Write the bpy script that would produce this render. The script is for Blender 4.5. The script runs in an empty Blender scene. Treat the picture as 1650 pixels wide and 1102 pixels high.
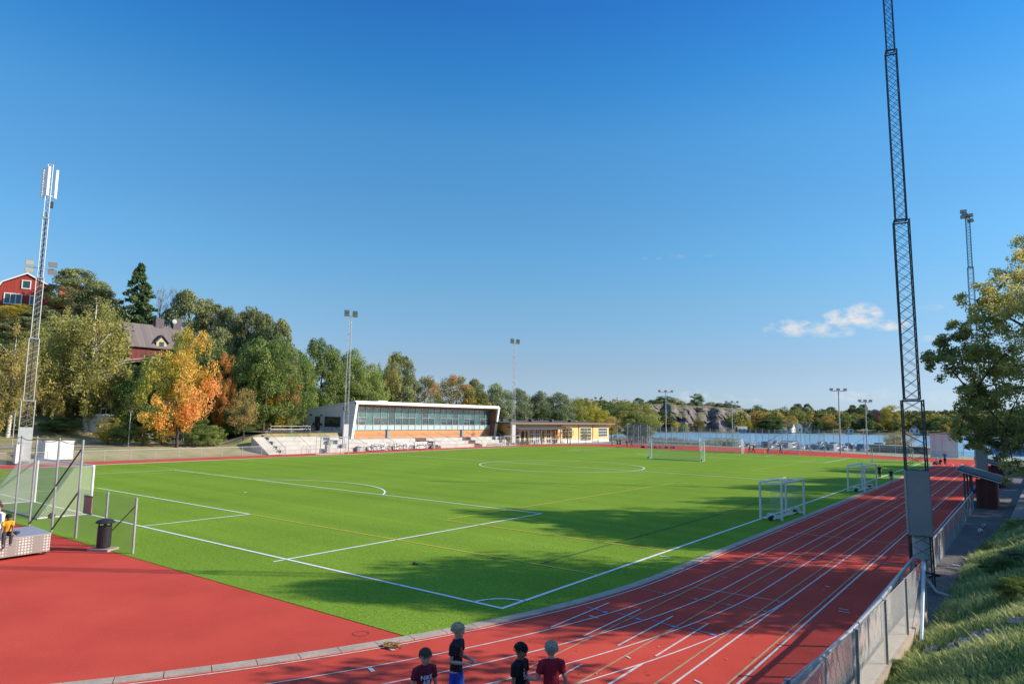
import bpy, bmesh, math, random
import numpy as np
from mathutils import Vector, Matrix
R = math.radians
random.seed(7); RNG = np.random.default_rng(11)
scn = bpy.context.scene
col = scn.collection

# ------------------------------------------------------------------ camera
F_PX, PIT, ROLL, YAW = 1102.38, .10993, -.017868, -.64277
CAM = np.array([11.9203, -15.683, 5.2808])
def basis():
    fw = np.array([math.sin(YAW) * math.cos(PIT), math.cos(YAW) * math.cos(PIT), math.sin(PIT)])
    rt = np.array([math.cos(YAW), -math.sin(YAW), 0.])
    up = np.cross(rt, fw)
    c, s = math.cos(ROLL), math.sin(ROLL)
    return c * rt - s * up, s * rt + c * up, fw
RT, UP, FW = basis()
cam = bpy.data.cameras.new('camera'); camo = bpy.data.objects.new('camera', cam); col.objects.link(camo)
m = Matrix.Identity(4)
for i in range(3):
    m[i][0], m[i][1], m[i][2], m[i][3] = RT[i], UP[i], -FW[i], CAM[i]
camo.matrix_world = m
cam.sensor_width = 36; cam.lens = 36 * F_PX / 1650; cam.clip_start = .1; cam.clip_end = 6000
scn.camera = camo
# surveying helpers: where a sight line meets a height, a plane or a distance
def ray(px, py): return FW * F_PX + RT * (px - 825) + UP * (551 - py)
def G(px, py, z=0.):
    d = ray(px, py); return CAM + d * (z - CAM[2]) / d[2]
def D(px, py, dep): return CAM + ray(px, py) / F_PX * dep
def zat(py, x, y):
    v0 = np.array([x, y, 0]) - CAM
    # rise until the point reaches the row
    a, b = -30., 250.
    for _ in range(50):
        mm = (a + b) / 2; v = v0 + np.array([0, 0, mm])
        r = 551 - F_PX * (v @ UP) / (v @ FW)
        if r > py: a = mm
        else: b = mm
    return a

# ------------------------------------------------------------------ light
SUN_EL = 27.8
sun_dir = np.array([.816, .578, 0]); sun_dir /= np.linalg.norm(sun_dir)
SV = np.array([sun_dir[0] * math.cos(R(SUN_EL)), sun_dir[1] * math.cos(R(SUN_EL)), math.sin(R(SUN_EL))])
sl = bpy.data.lights.new('sun', 'SUN'); sl.energy = 4.9; sl.angle = R(.5); sl.color = (1, .87, .70)
so = bpy.data.objects.new('sun', sl); col.objects.link(so)
so.rotation_euler = Vector(-SV).to_track_quat('-Z', 'Y').to_euler()
scn.view_settings.view_transform = 'Standard'; scn.view_settings.look = 'None'
scn.view_settings.exposure = .45; scn.view_settings.gamma = 1
try: scn.view_settings.use_curve_mapping = False
except Exception: pass

W = bpy.data.worlds.new('World'); scn.world = W; W.use_nodes = True
nt = W.node_tree; nt.nodes.clear()
def wn(t, **k):
    n = nt.nodes.new(t)
    for a, b in k.items(): setattr(n, a, b)
    return n
out = wn('ShaderNodeOutputWorld'); bg = wn('ShaderNodeBackground'); bg.inputs[1].default_value = .13
sky = wn('ShaderNodeTexSky'); sky.sky_type = 'NISHITA'; sky.sun_disc = False
sky.sun_elevation = R(SUN_EL); sky.sun_rotation = math.atan2(sun_dir[0], sun_dir[1])
sky.air_density = 1.0; sky.dust_density = .35; sky.ozone_density = 2.6; sky.altitude = 0
hsv = wn('ShaderNodeHueSaturation'); hsv.inputs['Saturation'].default_value = 1.0
tc = wn('ShaderNodeTexCoord')
# clouds: soft noise kept to a few patches of sky low over the far shore
def cloud_patch(px, py, wx, wy):
    d = ray(px, py); d = d / np.linalg.norm(d)
    az = math.atan2(d[0], d[1]); el = math.asin(d[2])
    return az, el, wx / F_PX, wy / F_PX
sep = wn('ShaderNodeSeparateXYZ'); nt.links.new(tc.outputs['Generated'], sep.inputs[0])
def mth(op, a, b=None, c=None, clamp=False):
    n = wn('ShaderNodeMath', operation=op); n.use_clamp = clamp
    for i, v in enumerate((a, b, c)):
        if v is None: continue
        if isinstance(v, (int, float)): n.inputs[i].default_value = v
        else: nt.links.new(v, n.inputs[i])
    return n.outputs[0]
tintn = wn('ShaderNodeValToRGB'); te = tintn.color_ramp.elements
SKYT = [(0.0, (0.454, 0.615, 1.04)), (0.07, (0.498, 0.556, 0.732)), (0.16, (0.498, 0.692, 0.791)), (0.24, (0.439, 0.776, 0.908)), (0.285, (0.425, 0.783, 0.93)), (0.38, (0.366, 0.842, 1.047)), (0.46, (0.22, 0.776, 1.113)), (0.535, (0.168, 0.652, 1.12)), (0.62, (0.234, 0.695, 1.135)), (0.8, (1.098, 1.318, 1.464)), (1.0, (1.684, 1.794, 1.83))]  # highest stops brightened above the frame, unseen, as added fill for the shade
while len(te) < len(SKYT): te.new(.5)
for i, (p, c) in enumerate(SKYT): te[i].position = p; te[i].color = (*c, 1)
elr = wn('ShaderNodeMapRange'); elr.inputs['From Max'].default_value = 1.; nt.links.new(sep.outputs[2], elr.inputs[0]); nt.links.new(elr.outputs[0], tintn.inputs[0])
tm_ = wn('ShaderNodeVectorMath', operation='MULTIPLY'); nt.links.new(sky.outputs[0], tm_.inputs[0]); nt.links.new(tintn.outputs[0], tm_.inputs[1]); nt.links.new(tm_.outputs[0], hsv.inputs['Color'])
azn = mth('ARCTAN2', sep.outputs[0], sep.outputs[1]); eln = mth('ARCSINE', sep.outputs[2])
cmb = wn('ShaderNodeCombineXYZ'); nt.links.new(azn, cmb.inputs[0]); nt.links.new(mth('MULTIPLY', eln, 1.7), cmb.inputs[1])
nz = wn('ShaderNodeTexNoise'); nz.inputs['Scale'].default_value = 46; nz.inputs['Detail'].default_value = 9; nz.inputs['Roughness'].default_value = .58
nt.links.new(cmb.outputs[0], nz.inputs['Vector'])
tot = None
for px, py, wx, wy, st in [(1290, 530, 58, 13, 1.1), (1268, 524, 30, 10, .9), (1352, 513, 26, 14, 1.2), (1388, 507, 30, 18, 1.4), (1340, 535, 44, 10, .8), (1428, 524, 34, 9, 1.1), (1118, 637, 26, 12, .62), (1170, 643, 34, 10, .55),
                       (1372, 638, 26, 9, .8), (1422, 634, 26, 10, .5), (1500, 495, 22, 6, .45), (1085, 414, 100, 5, .33), (695, 612, 26, 7, .45), (1500, 545, 40, 6, .4), (1560, 640, 60, 14, .6), (1215, 648, 30, 8, .4)]:
    a, e, w1, w2 = cloud_patch(px, py, wx, wy)
    dx = mth('DIVIDE', mth('SUBTRACT', azn, a), w1); dy = mth('DIVIDE', mth('SUBTRACT', eln, e), w2)
    q = mth('ADD', mth('MULTIPLY', dx, dx), mth('MULTIPLY', dy, dy))
    v = mth('MULTIPLY', mth('SUBTRACT', 1.25, q, clamp=True), st)
    tot = v if tot is None else mth('MAXIMUM', tot, v)
nn = mth('MULTIPLY', mth('SUBTRACT', nz.outputs[0], .30), 2.5)
cov = mth('SUBTRACT', mth('MULTIPLY', tot, nn), .16)
cov = mth('MULTIPLY', cov, 1.25, clamp=True)
mix = wn('ShaderNodeMix', data_type='RGBA'); nt.links.new(cov, mix.inputs[0]); nt.links.new(hsv.outputs[0], mix.inputs[6])
mix.inputs[7].default_value = (4.3, 4.4, 4.5, 1)
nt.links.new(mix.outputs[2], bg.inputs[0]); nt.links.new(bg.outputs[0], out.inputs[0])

# ------------------------------------------------------------------ materials
MATS = {}
def mat(name, c, rough=.8, metal=0., noise=0., nscale=5., bump=0., c2=None, spec=None, trans=0.):
    if name in MATS: return MATS[name]
    m = bpy.data.materials.new(name); m.use_nodes = True; t = m.node_tree
    b = t.nodes['Principled BSDF']; b.inputs['Roughness'].default_value = rough; b.inputs['Metallic'].default_value = metal
    if spec is not None: b.inputs['Specular IOR Level'].default_value = spec
    b.inputs['Base Color'].default_value = (*c, 1)
    if noise or c2:
        tcn = t.nodes.new('ShaderNodeTexCoord'); n = t.nodes.new('ShaderNodeTexNoise'); n.inputs['Scale'].default_value = nscale; n.inputs['Detail'].default_value = 6
        t.links.new(tcn.outputs['Object'], n.inputs['Vector'])
        r = t.nodes.new('ShaderNodeValToRGB'); r.color_ramp.elements[0].position = .32; r.color_ramp.elements[1].position = .68
        k = noise
        cc = c2 if c2 else tuple(min(1, x * (1 + k)) for x in c); c1 = c if c2 else tuple(x * (1 - k) for x in c)
        r.color_ramp.elements[0].color = (*c1, 1); r.color_ramp.elements[1].color = (*cc, 1)
        t.links.new(n.outputs[0], r.inputs[0]); t.links.new(r.outputs[0], b.inputs['Base Color'])
        if bump:
            bp = t.nodes.new('ShaderNodeBump'); bp.inputs['Strength'].default_value = bump; bp.inputs['Distance'].default_value = .05
            t.links.new(n.outputs[0], bp.inputs['Height']); t.links.new(bp.outputs[0], b.inputs['Normal'])
    MATS[name] = m; return m

def nodes_mat(name):
    m = bpy.data.materials.new(name); m.use_nodes = True; t = m.node_tree
    MATS[name] = m
    def N(ty, **k):
        n = t.nodes.new(ty)
        for a, b in k.items(): setattr(n, a, b)
        return n
    return m, t, N, t.nodes['Principled BSDF']
def ramp(N, stops):
    r = N('ShaderNodeValToRGB'); e = r.color_ramp.elements
    while len(e) < len(stops): e.new(.5)
    for i, (p, c) in enumerate(stops):
        e[i].position = p; e[i].color = (*c, 1)
    return r
def noise_node(t, N, scale, detail=6, rough=.5, coord='Object', vscale=None):
    tcn = N('ShaderNodeTexCoord'); n = N('ShaderNodeTexNoise'); n.inputs['Scale'].default_value = scale; n.inputs['Detail'].default_value = detail; n.inputs['Roughness'].default_value = rough
    if vscale:
        mp = N('ShaderNodeMapping'); mp.inputs['Scale'].default_value = vscale
        t.links.new(tcn.outputs[coord], mp.inputs[0]); t.links.new(mp.outputs[0], n.inputs['Vector'])
    else: t.links.new(tcn.outputs[coord], n.inputs['Vector'])
    return n

def layered(name, stops_big, sbig, fine_amt, sfine, rough, bump, bscale, spec=.3, vbig=None):
    m, t, N, b = nodes_mat(name)
    n1 = noise_node(t, N, sbig, 7, .6, vscale=vbig); r = ramp(N, stops_big); t.links.new(n1.outputs[0], r.inputs[0])
    n2 = noise_node(t, N, sfine, 4, .7)
    mr = N('ShaderNodeMapRange'); mr.inputs['From Min'].default_value = .3; mr.inputs['From Max'].default_value = .7
    mr.inputs['To Min'].default_value = 1 - fine_amt; mr.inputs['To Max'].default_value = 1 + fine_amt
    t.links.new(n2.outputs[0], mr.inputs[0])
    mx = N('ShaderNodeVectorMath', operation='SCALE'); t.links.new(r.outputs[0], mx.inputs[0]); t.links.new(mr.outputs[0], mx.inputs['Scale'])
    t.links.new(mx.outputs[0], b.inputs['Base Color'])
    n3 = noise_node(t, N, bscale, 3, .7); bp = N('ShaderNodeBump'); bp.inputs['Strength'].default_value = bump; bp.inputs['Distance'].default_value = .03
    t.links.new(n3.outputs[0], bp.inputs['Height']); t.links.new(bp.outputs[0], b.inputs['Normal'])
    b.inputs['Roughness'].default_value = rough; b.inputs['Specular IOR Level'].default_value = spec
    return m
M_TURF = layered('turf', [(.3, (.150, .258, .030)), (.5, (.172, .290, .034)), (.72, (.200, .322, .038))], .12, .34, 11, .95, .8, 22, .02, vbig=(1, .35, 1))
def turf_bands():
    t = M_TURF.node_tree; b = t.nodes['Principled BSDF']; src = b.inputs['Base Color'].links[0].from_socket
    N = t.nodes.new; tcn = N('ShaderNodeTexCoord'); sp = N('ShaderNodeSeparateXYZ'); t.links.new(tcn.outputs['Object'], sp.inputs[0])
    n = N('ShaderNodeTexNoise'); n.noise_dimensions = '1D'; n.inputs['Scale'].default_value = .9; n.inputs['Detail'].default_value = 3
    ad = N('ShaderNodeMath'); ad.operation = 'MULTIPLY_ADD'; t.links.new(sp.outputs[0], ad.inputs[0]); ad.inputs[1].default_value = .04; t.links.new(sp.outputs[1], ad.inputs[2]); t.links.new(ad.outputs[0], n.inputs['W'])
    sn = N('ShaderNodeMath'); sn.operation = 'SINE'; m1 = N('ShaderNodeMath'); m1.operation = 'MULTIPLY'; t.links.new(sp.outputs[1], m1.inputs[0]); m1.inputs[1].default_value = 1.57; t.links.new(m1.outputs[0], sn.inputs[0])
    m2 = N('ShaderNodeMath'); m2.operation = 'MULTIPLY_ADD'; t.links.new(sn.outputs[0], m2.inputs[0]); m2.inputs[1].default_value = .035; m2.inputs[2].default_value = .86
    m3 = N('ShaderNodeMath'); m3.operation = 'MULTIPLY_ADD'; t.links.new(n.outputs[0], m3.inputs[0]); m3.inputs[1].default_value = .28; t.links.new(m2.outputs[0], m3.inputs[2])
    sc = N('ShaderNodeVectorMath'); sc.operation = 'SCALE'; t.links.new(src, sc.inputs[0]); t.links.new(m3.outputs[0], sc.inputs['Scale']); t.links.new(sc.outputs[0], b.inputs['Base Color'])
turf_bands()
M_RED = layered('red_rubber', [(.3, (.47, .066, .047)), (.5, (.53, .076, .054)), (.7, (.58, .088, .062))], .35, .15, 24, .9, .25, 60, .03)
M_GRASS = layered('lawn', [(.3, (.10, .12, .03)), (.5, (.17, .15, .06)), (.7, (.11, .15, .03))], .5, .35, 7, .95, .6, 12, .1)
M_ASPH = layered('asphalt', [(.3, (.10, .095, .10)), (.7, (.16, .15, .15))], .6, .15, 20, .9, .3, 40)
M_CONC = layered('concrete', [(.3, (.42, .40, .37)), (.7, (.54, .52, .48))], .5, .08, 10, .85, .2, 30)
M_KERB = layered('kerb_stone', [(.3, (.33, .28, .23)), (.7, (.46, .39, .32))], 1.5, .15, 14, .9, .2, 30)
M_STEEL = mat('galvanised_steel', (.42, .44, .46), .45, .5, noise=.15, nscale=8)
M_STEELD = mat('dark_steel', (.07, .075, .085), .5, .4, noise=.2, nscale=6)
M_LINE = mat('line_paint', (.78, .78, .78), .7, noise=.06, nscale=3)
M_YEL = mat('yellow_paint', (.62, .45, .05), .75, noise=.1, nscale=3)
M_OLIVE = mat('worn_olive_paint', (.36, .25, .14), .75, noise=.15, nscale=3)
M_BLUEP = mat('blue_paint', (.24, .26, .48), .75)
M_WHITE = mat('white_paint', (.78, .78, .77), .5, noise=.04, nscale=2)
M_WHITEWALL = layered('white_render', [(.3, (.74, .74, .74)), (.7, (.80, .80, .79))], .4, .04, 6, .85, .15, 20)
M_BLACK = mat('black_plastic', (.025, .025, .03), .5, noise=.2, nscale=10)
M_RUBBER = mat('black_rubber', (.02, .02, .02), .8)
M_GREY = mat('grey_panel', (.26, .28, .28), .6, noise=.08, nscale=2)
M_LGREY = mat('pale_panel', (.45, .50, .50), .6, noise=.08, nscale=2)
M_GLASS = None
def glass():
    m, t, N, b = nodes_mat('window_glass')
    b.inputs['Base Color'].default_value = (.03, .055, .06, 1); b.inputs['Roughness'].default_value = .06; b.inputs['Specular IOR Level'].default_value = .9
    n = noise_node(t, N, .6, 2); bp = N('ShaderNodeBump'); bp.inputs['Strength'].default_value = .06; bp.inputs['Distance'].default_value = .2
    t.links.new(n.outputs[0], bp.inputs['Height']); t.links.new(bp.outputs[0], b.inputs['Normal'])
    return m
M_GLASS = glass()
M_TEAL = mat('teal_glass_panel', (.055, .135, .14), .15, spec=.8, noise=.25, nscale=.5)
M_TEAL2 = mat('dark_teal_pane', (.03, .075, .08), .12, spec=.8, noise=.3, nscale=.5)
M_FROST = mat('frosted_glass_panel', (.42, .52, .54), .3, noise=.08, nscale=1)
M_BARK = mat('bark', (.07, .055, .045), .95, noise=.4, nscale=4, bump=.5)
M_PBARK = mat('pine_bark', (.16, .085, .05), .95, noise=.4, nscale=4, bump=.5)
def birch_bark():
    m, t, N, b = nodes_mat('birch_bark')
    n = noise_node(t, N, 3, 5, .6, vscale=(1, 1, 3)); r = ramp(N, [(.40, (.05, .045, .04)), (.48, (.55, .53, .50)), (.7, (.68, .66, .62))])
    t.links.new(n.outputs[0], r.inputs[0]); t.links.new(r.outputs[0], b.inputs['Base Color']); b.inputs['Roughness'].default_value = .8
    return m
M_BIRCH = birch_bark()
def planks(name, c1, c2, freq, axis='Z', gap=.08):
    m, t, N, b = nodes_mat(name)
    tcn = N('ShaderNodeTexCoord'); sp = N('ShaderNodeSeparateXYZ'); t.links.new(tcn.outputs['Object'], sp.inputs[0])
    ml = N('ShaderNodeMath', operation='MULTIPLY'); t.links.new(sp.outputs[axis], ml.inputs[0]); ml.inputs[1].default_value = freq
    fr = N('ShaderNodeMath', operation='FRACT'); t.links.new(ml.outputs[0], fr.inputs[0])
    fl = N('ShaderNodeMath', operation='FLOOR'); t.links.new(ml.outputs[0], fl.inputs[0])
    wnz = N('ShaderNodeTexWhiteNoise', noise_dimensions='1D'); t.links.new(fl.outputs[0], wnz.inputs['W'])
    n = noise_node(t, N, 1.2, 6, .6, vscale=(1, 1, 6) if axis == 'Z' else (6, 6, 1))
    ad = N('ShaderNodeMath', operation='ADD'); t.links.new(wnz.outputs[0], ad.inputs[0]); t.links.new(n.outputs[0], ad.inputs[1])
    hf = N('ShaderNodeMath', operation='MULTIPLY'); t.links.new(ad.outputs[0], hf.inputs[0]); hf.inputs[1].default_value = .5
    r = ramp(N, [(.25, c1), (.75, c2)]); t.links.new(hf.outputs[0], r.inputs[0])
    gt = N('ShaderNodeMath', operation='GREATER_THAN'); t.links.new(fr.outputs[0], gt.inputs[0]); gt.inputs[1].default_value = gap
    bp = N('ShaderNodeBump'); bp.inputs['Strength'].default_value = .7; bp.inputs['Distance'].default_value = .03
    t.links.new(gt.outputs[0], bp.inputs['Height']); t.links.new(bp.outputs[0], b.inputs['Normal'])
    t.links.new(r.outputs[0], b.inputs['Base Color']); b.inputs['Roughness'].default_value = .75
    return m
M_LARCH = planks('larch_cladding', (.46, .20, .08), (.62, .30, .13), 6)
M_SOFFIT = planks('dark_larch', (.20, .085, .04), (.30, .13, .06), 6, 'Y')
M_FALU = planks('dark_red_boards', (.085, .02, .018), (.14, .032, .026), 7, 'X')
M_REDH = planks('bright_red_boards', (.30, .035, .025), (.40, .05, .035), 5, 'Y')
M_REDD = planks('wine_red_boards', (.13, .025, .025), (.19, .035, .03), 5, 'Y')
M_YWALL = layered('yellow_render', [(.3, (.72, .48, .19)), (.7, (.82, .57, .25))], .4, .05, 6, .85, .15, 20)
M_ROOFD = planks('grey_seamed_roof', (.15, .125, .12), (.19, .16, .15), 1.8, 'Y', .1)
M_TILE = mat('orange_roof_tile', (.45, .12, .05), .8, noise=.25, nscale=3)
M_FELT = mat('roofing_felt', (.075, .08, .09), .85, noise=.2, nscale=2)
M_CORR = planks('white_corrugated_sheet', (.55, .56, .56), (.74, .74, .72), 2.6, 'X', .3)
M_ALU = None
def checker_alu():
    m, t, N, b = nodes_mat('perforated_aluminium')
    tcn = N('ShaderNodeTexCoord'); mp = N('ShaderNodeMapping'); mp.inputs['Scale'].default_value = (10, 10, 10); t.links.new(tcn.outputs['Object'], mp.inputs[0])
    v = N('ShaderNodeTexVoronoi'); v.inputs['Randomness'].default_value = 0; v.inputs['Scale'].default_value = 1; t.links.new(mp.outputs[0], v.inputs['Vector'])
    r = ramp(N, [(.30, (.74, .73, .70)), (.40, (.30, .28, .27))]); t.links.new(v.outputs[0], r.inputs[0])
    t.links.new(r.outputs[0], b.inputs['Base Color']); b.inputs['Roughness'].default_value = .4; b.inputs['Metallic'].default_value = .3
    return m
M_ALU = checker_alu()
M_RIB = planks('ribbed_aluminium', (.46, .47, .48), (.56, .57, .58), 14, 'X', .35)

def net_mat(name, colr, cell, wire, rot=45, plane='XZ'):
    m, t, N, b = nodes_mat(name)
    b.inputs['Base Color'].default_value = (*colr, 1); b.inputs['Roughness'].default_value = .5
    tcn = N('ShaderNodeTexCoord'); sp = N('ShaderNodeSeparateXYZ'); t.links.new(tcn.outputs['UV'], sp.inputs[0])
    def f(a, s):
        x = N('ShaderNodeMath', operation='ADD' if s > 0 else 'SUBTRACT'); 
        t.links.new(sp.outputs[0], x.inputs[0]); t.links.new(sp.outputs[1], x.inputs[1])
        if rot == 0:
            x = N('ShaderNodeMath', operation='ADD'); t.links.new(sp.outputs[0 if s > 0 else 1], x.inputs[0]); x.inputs[1].default_value = 0
        d = N('ShaderNodeMath', operation='DIVIDE'); t.links.new(x.outputs[0], d.inputs[0]); d.inputs[1].default_value = cell * (1.414 if rot else 1)
        fr = N('ShaderNodeMath', operation='FRACT'); t.links.new(d.outputs[0], fr.inputs[0])
        l = N('ShaderNodeMath', operation='LESS_THAN'); t.links.new(fr.outputs[0], l.inputs[0]); l.inputs[1].default_value = wire / cell
        return l
    a, c = f(0, 1), f(0, -1)
    mx = N('ShaderNodeMath', operation='MAXIMUM'); t.links.new(a.outputs[0], mx.inputs[0]); t.links.new(c.outputs[0], mx.inputs[1])
    t.links.new(mx.outputs[0], b.inputs['Alpha'])
    return m
M_MESH = net_mat('chain_link', (.70, .72, .74), .05, .0095)
M_MESHF = net_mat('tall_fence_mesh', (.38, .41, .42), .10, .007)
M_NETW = net_mat('white_goal_net', (.80, .80, .77), .10, .011)
M_NETG = net_mat('green_wire_netting', (.30, .38, .34), .06, .007)

# ------------------------------------------------------------------ mesh helpers
class MB:
    def __init__(s): s.v = []; s.f = []; s.uv = []
    def add(s, vs, fs, uvs=None):
        n = len(s.v); s.v += [tuple(map(float, v)) for v in vs]
        for i, f in enumerate(fs):
            s.f.append(tuple(n + k for k in f)); s.uv.append(uvs[i] if uvs else None)
        return s
    def box(s, x0, x1, y0, y1, z0, z1):
        vs = [(x, y, z) for z in (z0, z1) for y in (y0, y1) for x in (x0, x1)]
        return s.add(vs, [(0, 2, 3, 1), (4, 5, 7, 6), (0, 1, 5, 4), (2, 6, 7, 3), (0, 4, 6, 2), (1, 3, 7, 5)])
    def cbox(s, c, sz, rz=0.):
        ca, sa = math.cos(rz), math.sin(rz); hx, hy, hz = [q / 2 for q in sz]
        vs = []
        for z in (-hz, hz):
            for y in (-hy, hy):
                for x in (-hx, hx): vs.append((c[0] + x * ca - y * sa, c[1] + x * sa + y * ca, c[2] + z))
        return s.add(vs, [(0, 2, 3, 1), (4, 5, 7, 6), (0, 1, 5, 4), (2, 6, 7, 3), (0, 4, 6, 2), (1, 3, 7, 5)])
    def tube(s, pts, r, n=6, cap=True, r2=None, closed=False):
        pts = [Vector(p) for p in pts]; k = len(pts); rings = []
        rr = [r] * k if not isinstance(r, (list, tuple)) else list(r)
        if r2 is not None: rr = [r + (r2 - r) * i / (k - 1) for i in range(k)]
        prev = None; base = len(s.v); vs = []
        for i, p in enumerate(pts):
            if closed: d = pts[(i + 1) % k] - pts[i - 1]
            else: d = pts[min(i + 1, k - 1)] - pts[max(i - 1, 0)]
            if d.length < 1e-9: d = Vector((0, 0, 1))
            d.normalize()
            a = prev if prev is not None else (Vector((0, 0, 1)) if abs(d.z) < .9 else Vector((1, 0, 0)))
            u = (a - d * a.dot(d)); 
            if u.length < 1e-6: u = d.orthogonal()
            u.normalize(); w = d.cross(u); prev = u
            for j in range(n):
                t = 2 * math.pi * (j + .5) / n; vs.append(p + (u * math.cos(t) + w * math.sin(t)) * rr[i])
        fs = []
        for i in range(k if closed else k - 1):
            for j in range(n):
                a, b = i * n + j, i * n + (j + 1) % n; c, dd = ((i + 1) % k) * n + (j + 1) % n, ((i + 1) % k) * n + j
                fs.append((a, b, c, dd))
        if cap and not closed: fs += [tuple(range(n))[::-1], tuple((k - 1) * n + j for j in range(n))]
        return s.add(vs, fs)
    def quad(s, a, b, c, d, uv=None): return s.add([a, b, c, d], [(0, 1, 2, 3)], [uv] if uv else None)
    def net(s, a, b, c, d):
        """quad with UVs measured in metres"""
        a, b, c, d = map(Vector, (a, b, c, d)); e = (b - a).normalized(); n = (b - a).cross(d - a).normalized(); g = n.cross(e)
        uv = [((p - a).dot(e), (p - a).dot(g)) for p in (a, b, c, d)]
        return s.add([a, b, c, d], [(0, 1, 2, 3)], [uv])
    def poly(s, pts, z): return s.add([(p[0], p[1], z) for p in pts], [tuple(range(len(pts)))])
    def prism(s, pts, ax, a, b):
        """outline pts (u,v) pushed along ax ('x': u=y,v=z  'y': u=x,v=z  'z': u=x,v=y) from a to b"""
        def P(u, v, w): return {'x': (w, u, v), 'y': (u, w, v), 'z': (u, v, w)}[ax]
        n = len(pts); vs = [P(u, v, a) for u, v in pts] + [P(u, v, b) for u, v in pts]
        fs = [tuple(range(n)), tuple(range(2 * n - 1, n - 1, -1))] + [(i, n + i, n + (i + 1) % n, (i + 1) % n) for i in range(n)]
        return s.add(vs, fs)
    def ell(s, c, r, nu=12, nv=8, M=None):
        vs = []; fs = []
        for i in range(nv + 1):
            t = math.pi * i / nv
            for j in range(nu):
                p = 2 * math.pi * j / nu
                q = Vector((r[0] * math.sin(t) * math.cos(p), r[1] * math.sin(t) * math.sin(p), r[2] * math.cos(t)))
                if M is not None: q = M @ q
                vs.append(q + Vector(c))
        for i in range(nv):
            for j in range(nu): fs.append((i * nu + j, (i + 1) * nu + j, (i + 1) * nu + (j + 1) % nu, i * nu + (j + 1) % nu))
        return s.add(vs, fs)
    def lathe(s, c, prof, n=20):
        vs = [(c[0] + r * math.cos(2 * math.pi * j / n), c[1] + r * math.sin(2 * math.pi * j / n), c[2] + z) for r, z in prof for j in range(n)]
        fs = [(i * n + j, i * n + (j + 1) % n, (i + 1) * n + (j + 1) % n, (i + 1) * n + j) for i in range(len(prof) - 1) for j in range(n)]
        fs += [tuple(range(n))[::-1], tuple((len(prof) - 1) * n + j for j in range(n))]
        return s.add(vs, fs)
    def build(s, name, m, parent=None, smooth=False, recalc=True):
        me = bpy.data.meshes.new(name); me.from_pydata(s.v, [], s.f)
        if any(u is not None for u in s.uv):
            ul = me.uv_layers.new(name='UVMap')
            for p, u in zip(me.polygons, s.uv):
                if u is None: continue
                for li, q in zip(p.loop_indices, u): ul.data[li].uv = q
        if recalc and not any(u is not None for u in s.uv):
            bm = bmesh.new(); bm.from_mesh(me); bmesh.ops.recalc_face_normals(bm, faces=bm.faces); bm.to_mesh(me); bm.free()
        if smooth: me.polygons.foreach_set('use_smooth', [True] * len(me.polygons))
        me.materials.append(m)
        o = bpy.data.objects.new(name, me); col.objects.link(o)
        if parent is not None: o.parent = parent
        return o
def tag(o, label=None, cat=None, group=None, kind=None):
    if label: o['label'] = label
    if cat: o['category'] = cat
    if group: o['group'] = group
    if kind: o['kind'] = kind
    return o
def empty(name, loc, rz=0.):
    o = bpy.data.objects.new(name, None); col.objects.link(o); o.location = loc; o.rotation_euler = (0, 0, rz); o.empty_display_size = .2; return o
def copy_tree(o, parent=None, kids=None):
    c = o.copy(); col.objects.link(c)
    if parent is not None: c.parent = parent
    for ch in list(o.children): copy_tree(ch, c)
    return c
bpy_children = None

# ------------------------------------------------------------------ terrain
def sstep(a, b, x):
    t = np.clip((x - a) / (b - a), 0, 1); return t * t * (3 - 2 * t)
def foot(y): return np.interp(y, [-60, -6, 0, 2.5, 6, 13, 18, 26, 45, 80, 120], [9.0, 9.0, 9.1, 9.4, 9.65, 9.7, 9.9, 10.4, 12.1, 13.8, 16])
def terr(x, y):
    x = np.asarray(x, float); y = np.asarray(y, float); s = -x
    # hillside on the left
    hill = np.interp(s, [66.2, 70, 74, 79, 86, 95, 105, 118, 130, 150, 190], [0, .45, .95, 1.15, 1.9, 4.5, 10.5, 18, 23, 26, 27])
    low = np.interp(s, [66.2, 70, 74, 79, 86, 95, 105, 118, 130, 150, 190], [0, .45, .95, 1.15, 1.5, 2.2, 3.0, 4.2, 5, 6, 7])
    k = 1 - sstep(62, 100, y + (s - 90) * .15)
    left = low + (hill - low) * k
    # raised forecourt behind the stands
    pl = sstep(70.1, 71.0, s) * sstep(33, 40, y + (s - 71) * -.45) * (1 - sstep(93, 95, y)) * (1 - sstep(88, 96, s))
    left = left * (1 - pl) + np.maximum(2.62, left) * pl
    left = left * (1 - sstep(93, 96, y) * (1 - sstep(84, 92, s)))
    left = np.where((s > 69.5) & (s < 77.5) & (y > 52.5) & (y < 92.5), 1.1, left)
    pit = ((s > 66) & (s < 70.1) & (y > 37.5) & (y < 93)); left = np.where(pit, 0, left)
    # bank on the right
    d = x - foot(y)
    sl = .55 + .85 * (1 - sstep(-14, -6.5, y))
    r = np.clip(d, 0, None); right = np.where(r < 5, r * sl, 5 * sl + (r - 5) * .12)
    right = np.minimum(right, 4.2 + .05 * np.clip(r, 0, 60))
    right = right * (1 - sstep(95, 112, y)) 
    right += np.where(d > .1, .05 * np.sin(x * 2.3 + y * 1.1) * np.sin(y * .9 - x), 0) * np.clip(d, 0, 1)
    z = np.where(x < -66, left, np.where(x > 0, right, 0))
    # towards the water beyond the far bend
    sh = 128 + np.clip(s - 60, 0, 400) * .75
    z = z - sstep(0, 16, y - sh) * (z + 3.0)
    return z - .06
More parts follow.
